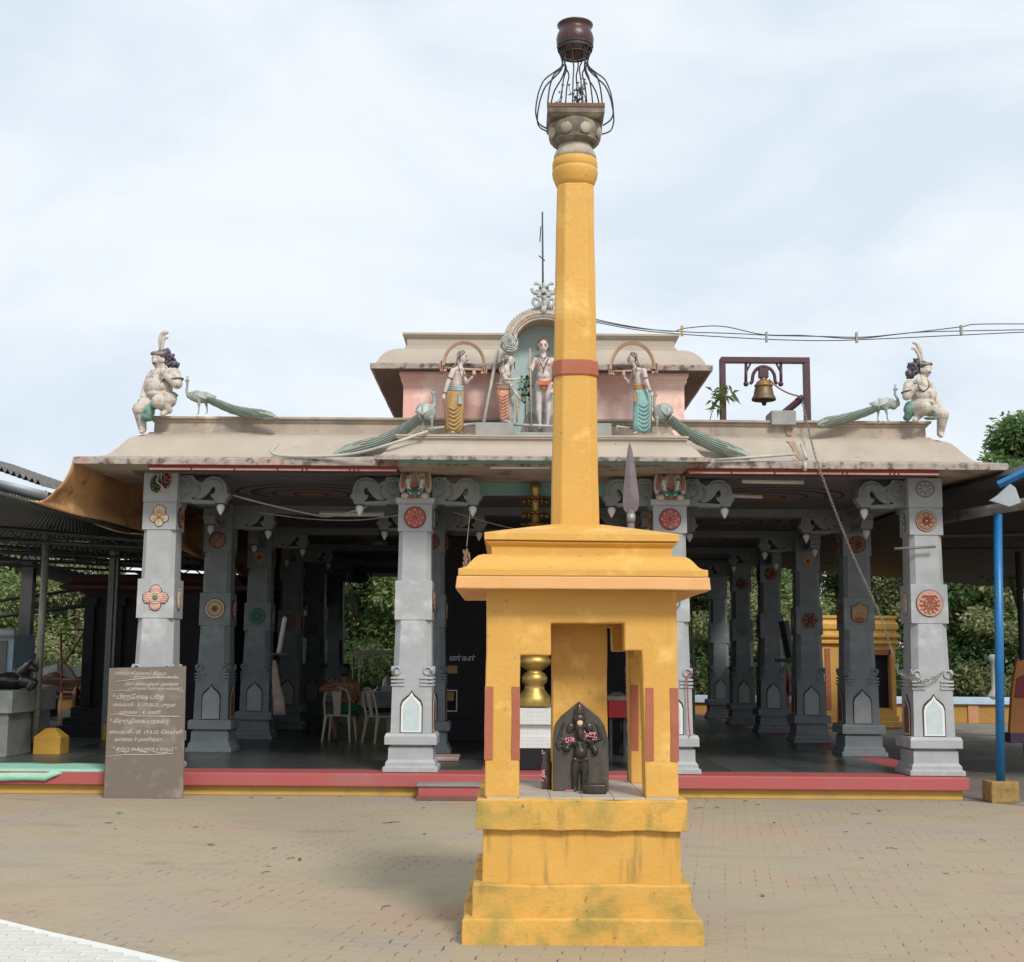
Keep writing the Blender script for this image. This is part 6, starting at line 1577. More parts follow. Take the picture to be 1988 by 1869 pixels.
# festoon wires and tube lights inside
mbf = MB(); pipe('festoon_wire', [at(452, 962, 17), at(520, 980, 17.3), at(600, 998, 17.6), at(640, 1003, 17.6), at(690, 992, 17.2), at(712, 984, 16.9)], 'pale slack cable strung across the left bay under the ceiling', r=.012)
pipe('festoon_wire', [at(500, 995, 18.5), at(600, 1008, 18.4), at(700, 1010, 18), at(775, 1000, 17.5)], 'lower thin cable strung across the left bay', r=.008)
pipe('festoon_wire', [at(880, 995, 18), at(960, 1018, 18), at(1012, 1030, 17.8)], 'thin cable running from the left bracket to the golden post', r=.007)


def tube_light(u0, v0, u1, v1, Y, lb, m_='cream', r=.02, Y1=None):
    t = thing('tube_light', lb, 'tube light', at((u0 + u1) / 2, (v0 + v1) / 2, Y), 'fluorescent tube lights')
    a = at(u0, v0, Y); b = at(u1, v1, Y1 or Y); mb = MB(); d = (b - a); mb.tube([a + Vector((0, 0, .02)), b + Vector((0, 0, .02))], .028, 4); mb.obj('batten', m_, t); mb = MB(); mb.tube([a, b], r, 8); mb.obj('glass_tube', 'lamp', t)


tube_light(678, 918, 772, 920, 16.5, 'cream tube light under the red beam of the left bay') if False else None
tube_light(570, 917, 662, 919, 16.55, 'cream tube light right under the red beam in the left bay')
tube_light(620, 1000, 745, 1001, 18.6, 'bright white tube light under the ceiling of the left bay', 'white', .022)
tube_light(1440, 936, 1560, 938, 16.7, 'cream tube light under the red beam in the right bay')
tube_light(1400, 963, 1480, 966, 18.0, 'dim tube light on the ceiling of the right bay')
tube_light(952, 908, 1068, 908, 15.9, 'long white tube light on the teal porch soffit left of the pillar', 'white')
# ceiling fan
fc = at(738, 1052, 21.0)
t = thing('ceiling_fan', 'black ceiling fan hanging over the left bay', 'fan', fc)
mb = MB(); mb.tube([fc, (fc.x, fc.y, ZC)], .015, 6); mb.lathe([(.05, -.09), (.13, -.07), (.14, 0), (.1, .05), (.03, .09)], fc, 16); mb.obj('motor', 'steel_dk', t)
for q in range(3):
    a = q * 2.094 + .4; d = Vector((math.cos(a), math.sin(a), 0)); w = Vector((-d.y, d.x, .15)); mb = MB(); mb.loops([[fc + d * r + w * ww * .5 + Vector((0, 0, h)), fc + d * r - w * ww * .5 + Vector((0, 0, h))] + [fc + d * r - w * ww * .5 + Vector((0, 0, h - .008)), fc + d * r + w * ww * .5 + Vector((0, 0, h - .008))] for r, ww, h in ((.12, .05, 0), (.2, .12, 0), (.58, .13, 0))], smooth=False); mb.obj('blade', 'steel_dk', t)
# wall fan on far column
fc = at(700, 1122, 27.5)
t = thing('wall_fan', 'dark round fan hanging high in the left bay against the trees', 'fan', fc)
mb = MB(); mb.tube([fc, (fc.x + .2, fc.y, ZC)], .02, 6); mb.ell(fc, (.12, .14, .12)); mb.obj('motor', 'steel_dk', t)
mb = MB(); rr = .24; mb.tube([fc + Vector((rr * math.cos(q * .3927), -.1, rr * math.sin(q * .3927))) for q in range(16)], .014, 5, closed=True)
for q in range(16): mb.tube([fc + Vector((0, -.14, 0)), fc + Vector((rr * math.cos(q * .3927), -.1, rr * math.sin(q * .3927)))], .006, 4)
mb.obj('cage', 'steel_dk', t)
# rolled banner and tilted lamp on column
tl0 = at(541, 1268, 20.6); tl1 = at(553, 1200, 20.2)
t = thing('tilted_batten_lamp', 'tilted white batten lamp fixed to the second left column', 'lamp', tl0); mb = MB(); mb.tube([tl0, tl1], .035, 4); mb.obj('batten', 'white', t); mb = MB(); mb.cbox(tl0 + Vector((0, 0, -.02)), (.28, .08, .03)); mb.obj('arm', 'steel_dk', t)
mb = MB(); random.seed(2)
L = []
for i, (u, v, w) in enumerate(((533, 1282, .04), (534, 1300, .07), (536, 1330, .10), (541, 1360, .14), (543, 1388, .15))):
    p = at(u, v, 20.4); L.append([p + Vector((w * .65 * math.cos(a), .05 * math.sin(a) + .02 * math.sin(3 * a), 0)) for a in [q * math.pi / 6 for q in range(12)]])
mb.loops(L, smooth=True); mb.single('hanging_cloth', ['banner'], 'faded pinkish cloth hanging at the second left column', 'cloth')
tl0 = at((1900 + 925 * .321) * .69852, (1550 + 870 * .321) * .69852, 25); tl1 = at((1900 + 860 * .321) * .69852, (1550 + 550 * .321) * .69852, 25)
t = thing('tilted_batten_lamp', 'tilted dark batten lamp fixed on the third right column', 'lamp', tl0); mb = MB(); mb.tube([tl0, tl1], .09, 4); mb.obj('batten', 'steel_dk', t); mb = MB(); mb.tube([tl0 + Vector((.07, -.08, 0)), tl1 + Vector((.09, -.08, 0))], .014, 6); mb.obj('glass_tube', 'lamp', t); mb = MB(); mb.cbox(tl0 + Vector((-.1, 0, -.05)), (.36, .1, .07)); mb.obj('arm', 'steel_dk', t)
# red cord on the centre-right column
pipe('red_cord', [at(1344, 1303, 16.44), at(1334, 1315, 16.4), at(1335, 1345, 16.4), at(1337, 1400, 16.38), at(1340, 1430, 16.36)], 'thin red cord hanging down the front column right of the yellow shrine', 'med_red', .008, 'cord')

# ================================================================== BLACKBOARD
t = thing('chalk_board', 'worn brown chalk board with handwritten Tamil notices leaning on the platform edge', 'chalkboard', at(280, 1551, 15.85))
b00 = at(201, 1550, 15.82); b10 = at(355, 1551, 15.82); b01 = at(212, 1298, 16.16); b11 = at(361, 1294, 16.16)
th = Vector((0, .025, .003)); mb = MB(); mb.loops([[b00, b10, b10 + th, b00 + th], [b01, b11, b11 + th, b01 + th]], smooth=False); mb.obj('panel', 'board', t, bevel=.004)
mb = MB(); e1 = (b10 - b00); e2 = (b01 - b00); nrm = e1.cross(e2).normalized(); nrm = nrm if nrm.y < 0 else -nrm


def bp(s, tt): return b00.lerp(b10, s).lerp(b01.lerp(b11, s), tt) + nrm * .004


eu = e1.normalized(); ev = (b01 - b00).normalized()
WB = e1.length; HB = e2.length
MT = Matrix((eu, -nrm, ev)).transposed()
# lines of writing: (x, y from top in zoom px of the board picture, size, text)
for x, y, s_, tx in ((180, 235, 56, '16/05/23 செவ்வாய் கிழமை'), (430, 282, 42, 'திருமலை கோவில் (கு.வி)'), (320, 375, 54, 'திரு அன்பழகன் அவர்கள்'), (360, 432, 48, 'புதுவையிலிருந்து வேண்டி.'), (165, 545, 80, '* பிரதோஷ பூஜை'), (175, 640, 60, 'ைவகாசி - 3   17-05-23, புதன்'), (265, 738, 64, 'மாைல    4  மணி'), (140, 850, 72, '* கிருத்திைக யாகம் ||'), (140, 985, 66, 'ைவகாசி - 05  19-5-23  ெவள்ளி'), (215, 1080, 66, 'காைல 9 மணிக்கு'), (195, 1200, 70, '" சத்ரு சம்ஹார யாகம் "')):
    sx = (x - 110) / 980; sy = 1 - (y - 150) / 1630
    k_ = WB / 980
    text_mb(mb, tx, s_ * k_ * .98, bp(sx, sy), .0002, .0006, spacing=.94, shear=.15, M_=MT)


def chalk_line(pts, r=.0036):
    mb.tube([bp((x - 110) / 980, 1 - (y - 150) / 1630) for x, y in pts], r, 5)


chalk_line(spline_pts := [(200, 328), (420, 305), (700, 290), (1010, 302)], .006); chalk_line([(150, 448), (300, 438), (420, 452)]); chalk_line([(985, 466), (1080, 470)]); chalk_line([(140, 750), (250, 740), (400, 768), (700, 775), (1030, 783)], .0055)
chalk_line([(300, 850), (360, 864), (440, 850)]); chalk_line([(595, 862), (680, 870), (760, 858)]); chalk_line([(245, 1235), (300, 1205), (360, 1222), (410, 1205)], .0055); chalk_line([(460, 1200), (520, 1192), (560, 1215), (640, 1225)], .0055); chalk_line([(700, 1210), (780, 1235), (900, 1222)], .0055); chalk_line([(120, 1275), (350, 1248), (700, 1252), (960, 1238)], .0055)
mb.obj('chalk_writing', 'chalk', t)

# ================================================================== CHAIRS AND PERSON
def chair_parts(t):
    o = worigin(t)
    W_, S_ = .235, .44
    def V(x, y, z): return o + Vector((x, y, z))
    mb = MB(); pts = [(-.20, -.20), (-.21, .18), (-.15, .22), (.15, .22), (.21, .18), (.20, -.20)]
    mb.prism([(o.x + x, o.y + y) for x, y in pts], o.z + .425, o.z + .445, 'xy'); mb.tube([V(x, y, .43) for x, y in pts], .014, 6, closed=True); mb.obj('seat', 'plastic', t, bevel=.004)
    # back: arched hoop with a broad centre splat and side slots
    mb = MB(); hoop = spline([V(-.205, -.195, .43), V(-.215, -.235, .60), V(-.205, -.265, .74), V(-.15, -.285, .85), V(0, -.292, .895), V(.15, -.285, .85), V(.205, -.265, .74), V(.215, -.235, .60), V(.205, -.195, .43)], 4)
    mb.tube(hoop, .019, 8)
    mb.loops([[V(s * w + cx_, yy - .006, z) for s in (-1, 1)] + [V(s * w + cx_, yy + .006, z) for s in (1, -1)] for cx_, w, yy, z in ((0, .055, -.20, .44), (0, .06, -.235, .6), (0, .07, -.262, .72), (0, .085, -.283, .86))], smooth=False)
    mb.obj('backrest', 'plastic', t)
    for sx, sy in ((-1, -1), (1, -1), (-1, 1), (1, 1)):
        mb = MB(); a = V(sx * .195, sy * .19, .43); b_ = V(sx * .235, sy * .235 + (.0 if sy > 0 else -.02), 0)
        mb.loops([[p + Vector((dx * w, dy * w, 0)) for dx, dy in ((-1, -1), (1, -1), (1, 1), (-1, 1))] for p, w in ((a, .024), (a.lerp(b_, .5), .019), (b_, .014))], smooth=False); mb.obj('leg', 'plastic', t, bevel=.004)


def chair(u, v, rz, lb):
    p = onz(u, v, ZF + .006); t = thing('plastic_chair', lb, 'chair', p, 'beige plastic chairs'); chair_parts(t); t.rotation_euler = (0, 0, rz); return t, p


c1_, pc = chair(659, 1440, R(-6), 'beige plastic chair with the bare-backed man sitting on it')
chair(742, 1443, R(-58), 'empty beige plastic chair turned sideways beside the front left centre column')


def person():
    o = pc + Vector((.03, 0, 0)); t = thing('person', 'bare-backed man in green wrap sitting turned away on a chair, arm over backrest', 'person', pc + Vector((0, .0, 0)))
    def V(x, y, z): return o + Vector((x, y, z))
    mb = MB()
    mb.ell(V(.06, .01, .53), (.175, .14, .12)); mb.ell(V(.07, .0, .66), (.15, .105, .14)); mb.ell(V(.075, -.02, .80), (.168, .11, .15)); mb.ell(V(.075, -.03, .92), (.165, .10, .11)); mb.ell(V(.07, -.02, .985), (.13, .075, .06))
    for s in (-1, 1): mb.ell(V(.075 + s * .085, -.075, .90), (.07, .045, .09))
    mb.chain([V(.06, -.01, 1.0), V(.04, .03, 1.09)], [.062, .055])
    mb.ell(V(.035, .055, 1.17), (.078, .095, .105), 14, 10); mb.ell(V(.03, .12, 1.13), (.05, .05, .06)); mb.chain([V(.03, .15, 1.17), V(.028, .165, 1.15)], [.015, .016])
    for s in (-1, 1): mb.ell(V(.035 + s * .08, .05, 1.155), (.014, .022, .032))
    # left arm goes out over the top of the backrest and the forearm hangs back
    mb.chain([V(-.07, -.03, .96), V(-.30, -.10, .885), V(-.335, -.12, .855)], [.062, .046, .042]); mb.chain([V(-.335, -.12, .855), V(-.20, -.345, .86), V(-.14, -.36, .875)], [.042, .032, .026])
    mb.ell(V(-.10, -.355, .88), (.045, .022, .032))
    for q in range(4): mb.chain([V(-.07, -.36, .895 - q * .014), V(-.035 + .004 * (q == 1), -.352, .888 - q * .015), V(-.012, -.335, .875 - q * .015)], [.0095, .009, .008], 6)
    mb.chain([V(-.10, -.335, .905), V(-.07, -.325, .912)], [.010, .009], 6)
    # right arm forward in the lap
    mb.chain([V(.22, -.02, .95), V(.275, .02, .76), V(.25, .06, .68)], [.062, .047, .042]); mb.chain([V(.25, .06, .68), V(.16, .26, .60)], [.042, .03]); mb.ell(V(.145, .30, .59), (.035, .05, .02))
    for q in range(4): mb.chain([V(.125 + q * .017, .33, .59), V(.12 + q * .018, .365, .58), V(.12 + q * .018, .385, .565)], [.0095, .009, .008], 6)
    mb.chain([V(.12, .29, .60), V(.10, .32, .59)], [.011, .009], 6)
    for kx, fx_, hx_ in ((-.20, -.14, -.03), (.27, .20, .14)):
        mb.chain([V(hx_, .02, .50), V(kx, .40, .50)], [.092, .062]); mb.chain([V(kx, .40, .50), V((kx + fx_) / 2, .37, .30), V(fx_, .30, .08)], [.058, .052, .034]); mb.chain([V(fx_, .28, .045), V(fx_ + .0, .44, .03)], [.038, .026])
        for q in range(5): mb.ell(V(fx_ - .035 + q * .017, .475, .022), (.010, .018, .011), 8, 5)
    remesh(mb, 'body', 'skin', t, .0085, 2)
    mb = MB(); mb.ell(V(.035, .035, 1.195), (.088, .10, .098), 14, 10); mb.ell(V(.036, -.005, 1.13), (.072, .06, .075)); mb.ell(V(.035, .06, 1.25), (.06, .07, .04)); remesh(mb, 'hair', 'blackhair', t, .009, 1, .006, 60)
    mb = MB(); mb.ell(V(.065, .01, .535), (.195, .16, .115)); mb.chain([V(-.01, .04, .51), V(-.15, .30, .51)], [.11, .09]); mb.chain([V(.13, .04, .51), V(.23, .30, .51)], [.11, .09]); mb.ell(V(.04, .2, .49), (.14, .16, .08)); mb.ell(V(.07, -.03, .60), (.172, .13, .055)); remesh(mb, 'green_wrap', 'dhoti', t, .011, 2, .01, 14)
    mb = MB(); mb.tube(spline([V(.0, .06, 1.02), V(.02, -.06, 1.03), V(.07, -.135, .90), V(.15, -.14, .74), V(.21, -.10, .62)], 5), .0045, 5); mb.obj('sacred_thread', 'thread', t)


person()

# ================================================================== LEFT SHED
def corrug(mb, a, b, c_, d, n, amp=.018, th=.006):
    """corrugated sheet a-b near edge, d-c far edge; ribs run near to far"""
    a, b, c_, d = map(Vector, (a, b, c_, d)); near = []; far = []
    for i in range(n + 1):
        t_ = i / n; off = Vector((0, 0, amp * (1 if i % 2 else -1))); near.append(a.lerp(b, t_) + off); far.append(d.lerp(c_, t_) + off)
    dn = Vector((0, 0, -th)); vs = near + far + [p + dn for p in near] + [p + dn for p in far]; m_ = n + 1; fs = []
    for i in range(n): fs += [(i, i + 1, m_ + i + 1, m_ + i), (2 * m_ + i, 3 * m_ + i, 3 * m_ + i + 1, 2 * m_ + i + 1), (i, 2 * m_ + i, 2 * m_ + i + 1, i + 1), (m_ + i, m_ + i + 1, 3 * m_ + i + 1, 3 * m_ + i)]
    fs += [(0, m_, 3 * m_, 2 * m_), (n, 2 * m_ + n, 3 * m_ + n, m_ + n)]
    mb.add(vs, fs, False)


A0 = at(-160, 906, 14.4); A1 = at(286, 1037, 17.45); AM = A0.lerp(A1, .5)
shed = thing('left_shed', 'dark corrugated metal shed roof on steel posts left of the hall', 'shed', (-7.5, 17, 0))
mb = MB(); corrug(mb, A0, AM, at(10, 1056, 24.5), at(-330, 1010, 24.5), 80, .014); mb.obj('roof_sheet', 'sheet_dk', shed)
mb = MB(); corrug(mb, AM, A1, (A1.x, 24.5, 3.17), at(10, 1056, 24.5), 90, .014); corrug(mb, (-6.9, 24.4, 3.19), (A1.x, 24.4, 3.15), (A1.x, 37, 3.0), (-6.9, 37, 3.0), 50, .014); mb.obj('roof_sheet', 'sheet_dk', shed)
mb = MB(); ra = at(-120, 868, 16.6); rb = at(80, 938, 16.6); corrug(mb, ra, rb, rb + Vector((0, 2.5, .12)), ra + Vector((0, 2.5, .12)), 34, .035); mb.obj('ridge_sheet', 'sheet_top', shed)
mb = MB(); mb.tube([A0 + Vector((0, -.03, -.04)), A1 + Vector((0, -.03, -.04))], .03, 6); mb.obj('eave_rod', 'steel_dk', shed)
mb = MB(); g0 = at(-60, 918, 16.2); g1 = at(100, 958, 16.2)
mb.loops([[p + Vector((0, .12 * math.cos(a), .13 * math.sin(a))) for a in [math.pi + q * math.pi / 8 for q in range(9)]] + [] for p in (g0, g1)], False, False, True); mb.obj('gutter', 'flashing', shed, solid=.006)
for u0, v0, u1, v1, Y in ((-40, 997, 205, 997, 19.2), (20, 1050, 240, 1045, 22.6), (-20, 1090, 285, 1090, 24.4)):
    mb = MB(); mb.tube([at(u0, v0, Y), at(u1, v1, Y)], .028, 6); mb.obj('tie_rail', 'channel', shed)
for Y in (18.0, 20.4, 22.6, 24.3):
    mb = MB(); z0 = 3.62; z1_ = A1.z; TX0 = -9.6
    mb.tube([(TX0, Y, z0 - .05), (A1.x, Y, z1_ - .05)], .035, 4); mb.tube([(TX0, Y, z0 - .30), (A1.x, Y, z1_ - .14)], .025, 4)
    n = 14
    for q in range(n): t0 = q / n; t1 = (q + .5) / n; mb.tube([(TX0 + (A1.x - TX0) * t0, Y, z0 + (z1_ - z0) * t0 - .05), (TX0 + (A1.x - TX0) * t1, Y, (z0 - .30) + (z1_ - .14 - z0 + .30) * t1), (TX0 + (A1.x - TX0) * (t0 + 1 / n), Y, z0 + (z1_ - z0) * (t0 + 1 / n) - .05)], .014, 4)
    mb.obj('roof_truss', 'steel_dk', shed)
# posts
def sub_post(u0, v0, u1, v1, Y, r, m_, n=8):
    mb = MB(); mb.tube([at(u1, v1, Y), at(u0, v0, Y)], r, n); mb.obj('post', m_, shed)


sub_post(94, 985, 68, 1442, 19.2, .055, 'steel')
mb = MB(); a = at(222, 1040, 22.6); b_ = at(206, 1430, 22.6); mb.box(b_.x - .075, b_.x + .02, 22.55, 22.65, ZF, a.z); mb.box(b_.x + .045, b_.x + .085, 22.55, 22.65, ZF, a.z); mb.box(b_.x - .075, b_.x + .085, 22.62, 22.66, ZF, a.z); mb.obj('post', 'channel', shed)
mb = MB(); a = at(60, 1072, 26); mb.box(a.x - .13, a.x + .1, 25.9, 26.1, ZF, a.z); mb.obj('post', 'steel_dk', shed)
for u, v, Y, w in ((68, 1470, 19.2, .19), (203, 1442, 22.6, .2)):
    p = onz(u, v, ZF); mb = MB(); mb.sweep((p.x, p.x, Y, Y), [(w, ZF), (w, ZF + .24), (.07, ZF + .36)]); mb.obj('footing', 'footing', shed, bevel=.008)
for u0, v0, u1, Y, lb in ((20, 1052, 204, 21, 'dusty tube light under the left shed roof, nearer one'), (190, 1098, 364, 24, 'dusty tube light deep under the left shed roof')):
    tube_light(u0, v0, min(u1, 284), v0, Y, lb, 'channel', .02)
far = thing('far_shed', 'second dark corrugated shed roof with open trusses beyond the left shed', 'shed', (-10, 29, 0))
mb = MB(); F0 = at(-160, 1040, 25.6); F1 = at(232, 1128, 25.6); corrug(mb, F0, F1, (F1.x, 36, F1.z - .5), (F0.x, 36, F0.z - .5), 60); mb.obj('roof_sheet', 'sheet_dk', far)
for Y in (26.5, 29, 32):
    mb = MB(); e0 = at(-60, 1205, Y); e1_ = at(232, 1168, Y); mb.tube([e0, e1_], .04, 4); f0 = at(-60, 1175, Y); f1_ = at(232, 1135, Y); mb.tube([f0, f1_], .03, 4)
    for q in range(12): mb.tube([e0.lerp(e1_, q / 12), f0.lerp(f1_, (q + .5) / 12), e0.lerp(e1_, (q + 1) / 12)], .016, 4)
    mb.obj('roof_truss', 'steel_dk', far)
for X_ in (F0.x + .5, F1.x - .4):
    mb = MB(); mb.box(X_ - .07, X_ + .07, 26.2, 26.35, ZF, 3.2); mb.obj('post', 'steel_dk', far)
# dark old stone shrine
ds = thing('old_stone_shrine', 'dark old stone shrine with heavy cornice in the shade left of the hall', 'shrine', (-6.2, 24, ZF))
X0s = at(158, 1300, 23.6).x; X1s = -4.95
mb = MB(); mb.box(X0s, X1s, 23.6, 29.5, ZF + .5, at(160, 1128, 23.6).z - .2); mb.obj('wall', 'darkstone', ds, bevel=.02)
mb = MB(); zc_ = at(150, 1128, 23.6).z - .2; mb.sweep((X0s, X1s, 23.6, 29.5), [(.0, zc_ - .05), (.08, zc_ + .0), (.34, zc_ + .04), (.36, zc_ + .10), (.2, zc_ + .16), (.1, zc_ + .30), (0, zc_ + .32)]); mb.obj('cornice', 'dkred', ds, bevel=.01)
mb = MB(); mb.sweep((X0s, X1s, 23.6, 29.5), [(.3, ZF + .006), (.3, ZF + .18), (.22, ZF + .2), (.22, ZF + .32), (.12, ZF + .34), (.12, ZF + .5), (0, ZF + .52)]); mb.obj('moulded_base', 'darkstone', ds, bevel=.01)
mb = MB()
for x in (X0s + .12, X0s + .62): mb.box(x - .09, x + .09, 23.5, 23.6, ZF + .52, zc_ - .1); mb.box(x - .14, x + .14, 23.46, 23.6, zc_ - .25, zc_ - .1)
mb.obj('pilaster', 'darkstone', ds, bevel=.01)
# altar block, idol, cabinet, planks, scaffold
ax = at(22, 1400, 18.3).x
al = thing('altar_block', 'grey concrete altar block with projecting top course at the left edge', 'altar block', (ax - .9, 19, ZF))
mb = MB(); zt1 = at(22, 1342, 18.3).z; zt0 = at(22, 1386, 18.3).z
mb.box(ax - 2, ax - .06, 18.35, 20.0, ZF + .006, zt0); mb.obj('body', 'concrete', al, bevel=.01); mb = MB(); mb.box(ax - 2, ax, 18.3, 20.05, zt0, zt1); mb.obj('top_course', 'concrete_lt', al, bevel=.01)
mb = MB(); mb.ell(at(22, 1322, 19.2), (.30, .2, .13)); mb.ell(at(38, 1310, 19.2), (.11, .11, .10)); mb.chain([at(40, 1314, 19.2), at(54, 1296, 19.1), at(58, 1292, 19.05), at(69, 1300, 19.0)], [.11, .075, .065, .042])
for sy in (-1, 1): mb.chain([at(56, 1290, 19.05 + sy * .05), at(61, 1282, 19.0 + sy * .08), at(61, 1276, 19.0 + sy * .07)], [.025, .018, .01]); mb.chain([at(46, 1322, 19.1 + sy * .15), at(66, 1326, 19.0 + sy * .15), at(58, 1336, 19.0 + sy * .15)], [.08, .06, .05])
mb.box(at(-10, 0, 19.2).x, at(76, 0, 19.2).x, 18.8, 19.6, zt1, zt1 + .08)
bb = thing('bull_idol', 'small black stone bull idol on the altar block at the left edge', 'idol', (at(45, 1340, 19.2).x, 19.2, zt1)); remesh(mb, 'body', 'ganesh', bb, .014, 2, .006, 12)
cb = thing('blue_white_cabinet', 'pale blue and white cabinet with rounded white roof at the left edge', 'cabinet', (at(10, 1330, 22).x, 22, ZF))
mb = MB(); p = at(-60, 1330, 22); q_ = at(28, 1232, 22); mb.box(p.x, q_.x, 22, 23, ZF, q_.z); mb.obj('body', 'bluewhite', cb, bevel=.01); mb = MB(); mb.tube([at(-60, 1229, 21.85), at(30, 1229, 21.85)], .075, 10); mb.box(p.x, at(30, 0, 21.85).x, 21.85, 23.1, at(0, 1229, 21.85).z, at(0, 1222, 21.85).z + .03); mb.obj('roof', 'white', cb); mb = MB(); p = at(-40, 1310, 21.98); q_ = at(14, 1245, 21.98); mb.box(p.x, q_.x, 21.975, 21.998, p.z, q_.z); mb.obj('panel', 'sign_navy', cb) if 'sign_navy' in M else mb.obj('panel', 'channel', cb)
random.seed(14)
pk = thing('plank_stack', 'stack of weathered reddish planks with torn white sheets behind the left shed', 'plank stack', (at(120, 1350, 31).x, 31, 0))
for q in range(16):
    mb = MB(); u0 = random.uniform(60, 84); u1 = random.uniform(150, 168); v = 1352 - q * 3.6; a = at(u0, v, 31 + random.uniform(-.3, .3)); b_ = at(u1, v + random.uniform(-4, 4), 31 + random.uniform(-.3, .3)); mb.tube([a, b_], .055, 4); mb.obj('plank', 'planks', pk)
mb = MB(); L = [[at(60 + 17 * i, 1294 + 5 * math.sin(i * 1.7) + j * 9 + 3 * math.sin(i + j), 30.5 - j * .2) for i in range(7)] for j in range(3)]
vs = [p for l in L for p in l]; mb.add(vs, [(j * 7 + i, j * 7 + i + 1, j * 7 + i + 8, j * 7 + i + 7) for j in range(2) for i in range(6)]); mb.obj('torn_sheet', 'concrete_lt', pk, solid=.03)
mb = MB(); mb.box(at(62, 0, 31.5).x, at(164, 0, 31.5).x, 31.3, 32.3, 0, at(0, 1330, 31.5).z); mb.obj('lower_pile', 'dkred', pk)
sf = thing('pipe_trestle', 'rust-orange pipe trestle frame standing behind the left posts', 'trestle', (at(130, 1350, 28).x, 28, 0))
mb = MB()
for a, b_ in (((122, 1222), (167, 1224)), ((165, 1224), (166, 1345)), ((165, 1226), (124, 1290)), ((124, 1284), (155, 1325)), ((118, 1230), (120, 1345)), ((122, 1345), (166, 1345)), ((150, 1345), (164, 1322)), ((122, 1320), (166, 1320))): mb.tube([at(a[0], a[1], 28), at(b_[0], b_[1], 28)], .024, 6)
for u in (119, 166): mb.tube([at(u, 1345, 28), (at(u, 1345, 28).x, 28, 0)], .024, 6)
mb.obj('pipe_frame', 'rustpipe', sf)
mb = MB(); c_ = at(148, 1352, 25.5); mb.lathe([(.08, -.35), (.06, -.2), (.09, -.15), (.05, 0), (.08, .05), (.04, .14), (.01, .2)], c_, 12); mb.tube([(c_.x, c_.y, c_.z - .35), (c_.x, c_.y, ZF + .2)], .05, 8); mb.lathe([(.16, 0), (.12, .05), (.06, .2)], (c_.x, c_.y, ZF + .006), 12)
mb.single('oil_lamp_stand', ['brass_dk'], 'slim brass oil lamp stand in the shade left of the chalk board', 'lamp stand')
# green cloth over the platform edge
mb = MB(); random.seed(6); nx, ny = 40, 8; vs = []
x0 = -9.5; x1 = at(203, 1500, 16.2).x
for j in range(ny + 1):
    for i in range(nx + 1):
        x = x0 + (x1 - x0) * i / nx; y = 17.25 - 1.0 * min(j, 6) / 6; z = ZF + .018 + .012 * noise.noise(Vector((x * 3, y * 4, 0)))
        if j > 6:
            drop = (j - 6) * .035 * (1 + .8 * noise.noise(Vector((x * 1.3, 0, 3))) + (.9 if 26 < i < 35 else 0)); y = 16.17; z = ZF + .015 - drop
            if i > 35: z = ZF + .015 - .004 * j; y = 16.2 + .02
        vs.append((x, y, z))
mb.add(vs, [(j * (nx + 1) + i, j * (nx + 1) + i + 1, (j + 1) * (nx + 1) + i + 1, (j + 1) * (nx + 1) + i) for j in range(ny) for i in range(nx)], True)
mb.single('green_cloth', ['mint'], 'pale mint-green cloth spread on the platform and hanging over its red edge at left', 'cloth', solid=.006)
# tarpaulin
mb = MB(); n1, n2 = 22, 12; vs = []
top = [Vector((-5.30, 15.85, 4.03)), Vector((-5.28, 16.6, 4.01)), Vector((-5.27, 17.4, 4.01)), Vector((-5.27, 18.6, 4.01)), Vector((-5.27, 20, 4.01)), Vector((-5.27, 22.5, 4.01)), Vector((-5.27, 36.5, 4.01))]
bot = [A0.lerp(A1, .44) + Vector((0, -.06, .0)), A0.lerp(A1, .62) + Vector((0, -.06, -.04)), A0.lerp(A1, .76) + Vector((0, -.06, -.05)), A0.lerp(A1, .9) + Vector((0, -.06, -.06)), A1 + Vector((.05, .2, -.06)), Vector((A1.x + .06, 21.5, A1.z - .12)), Vector((A1.x + .06, 36.5, 2.9))]
ts, bs = spline(top, 6), spline(bot, 6); n1 = len(ts)
for j in range(n2 + 1):
    tt = j / n2
    for i in range(n1):
        p = ts[i].lerp(bs[i], tt); s_ = i / (n1 - 1)
        sag = math.sin(math.pi * tt) * (.20 * max(0, 1 - s_ * 1.6) + .05)
        p = p + Vector((.04 * math.sin(tt * 9 + s_ * 5), 0, -sag + .025 * noise.noise(Vector((s_ * 5, tt * 4, 0))) + .02 * math.sin((s_ + tt * .8) * 14)))
        vs.append(p)
mb.add(vs, [(j * n1 + i, j * n1 + i + 1, (j + 1) * n1 + i + 1, (j + 1) * n1 + i) for j in range(n2) for i in range(n1 - 1)], True)
mb.single('tarpaulin', ['tarp'], 'ochre tarpaulin sagging between the hall eave and the left shed roof', 'tarpaulin', solid=.012)

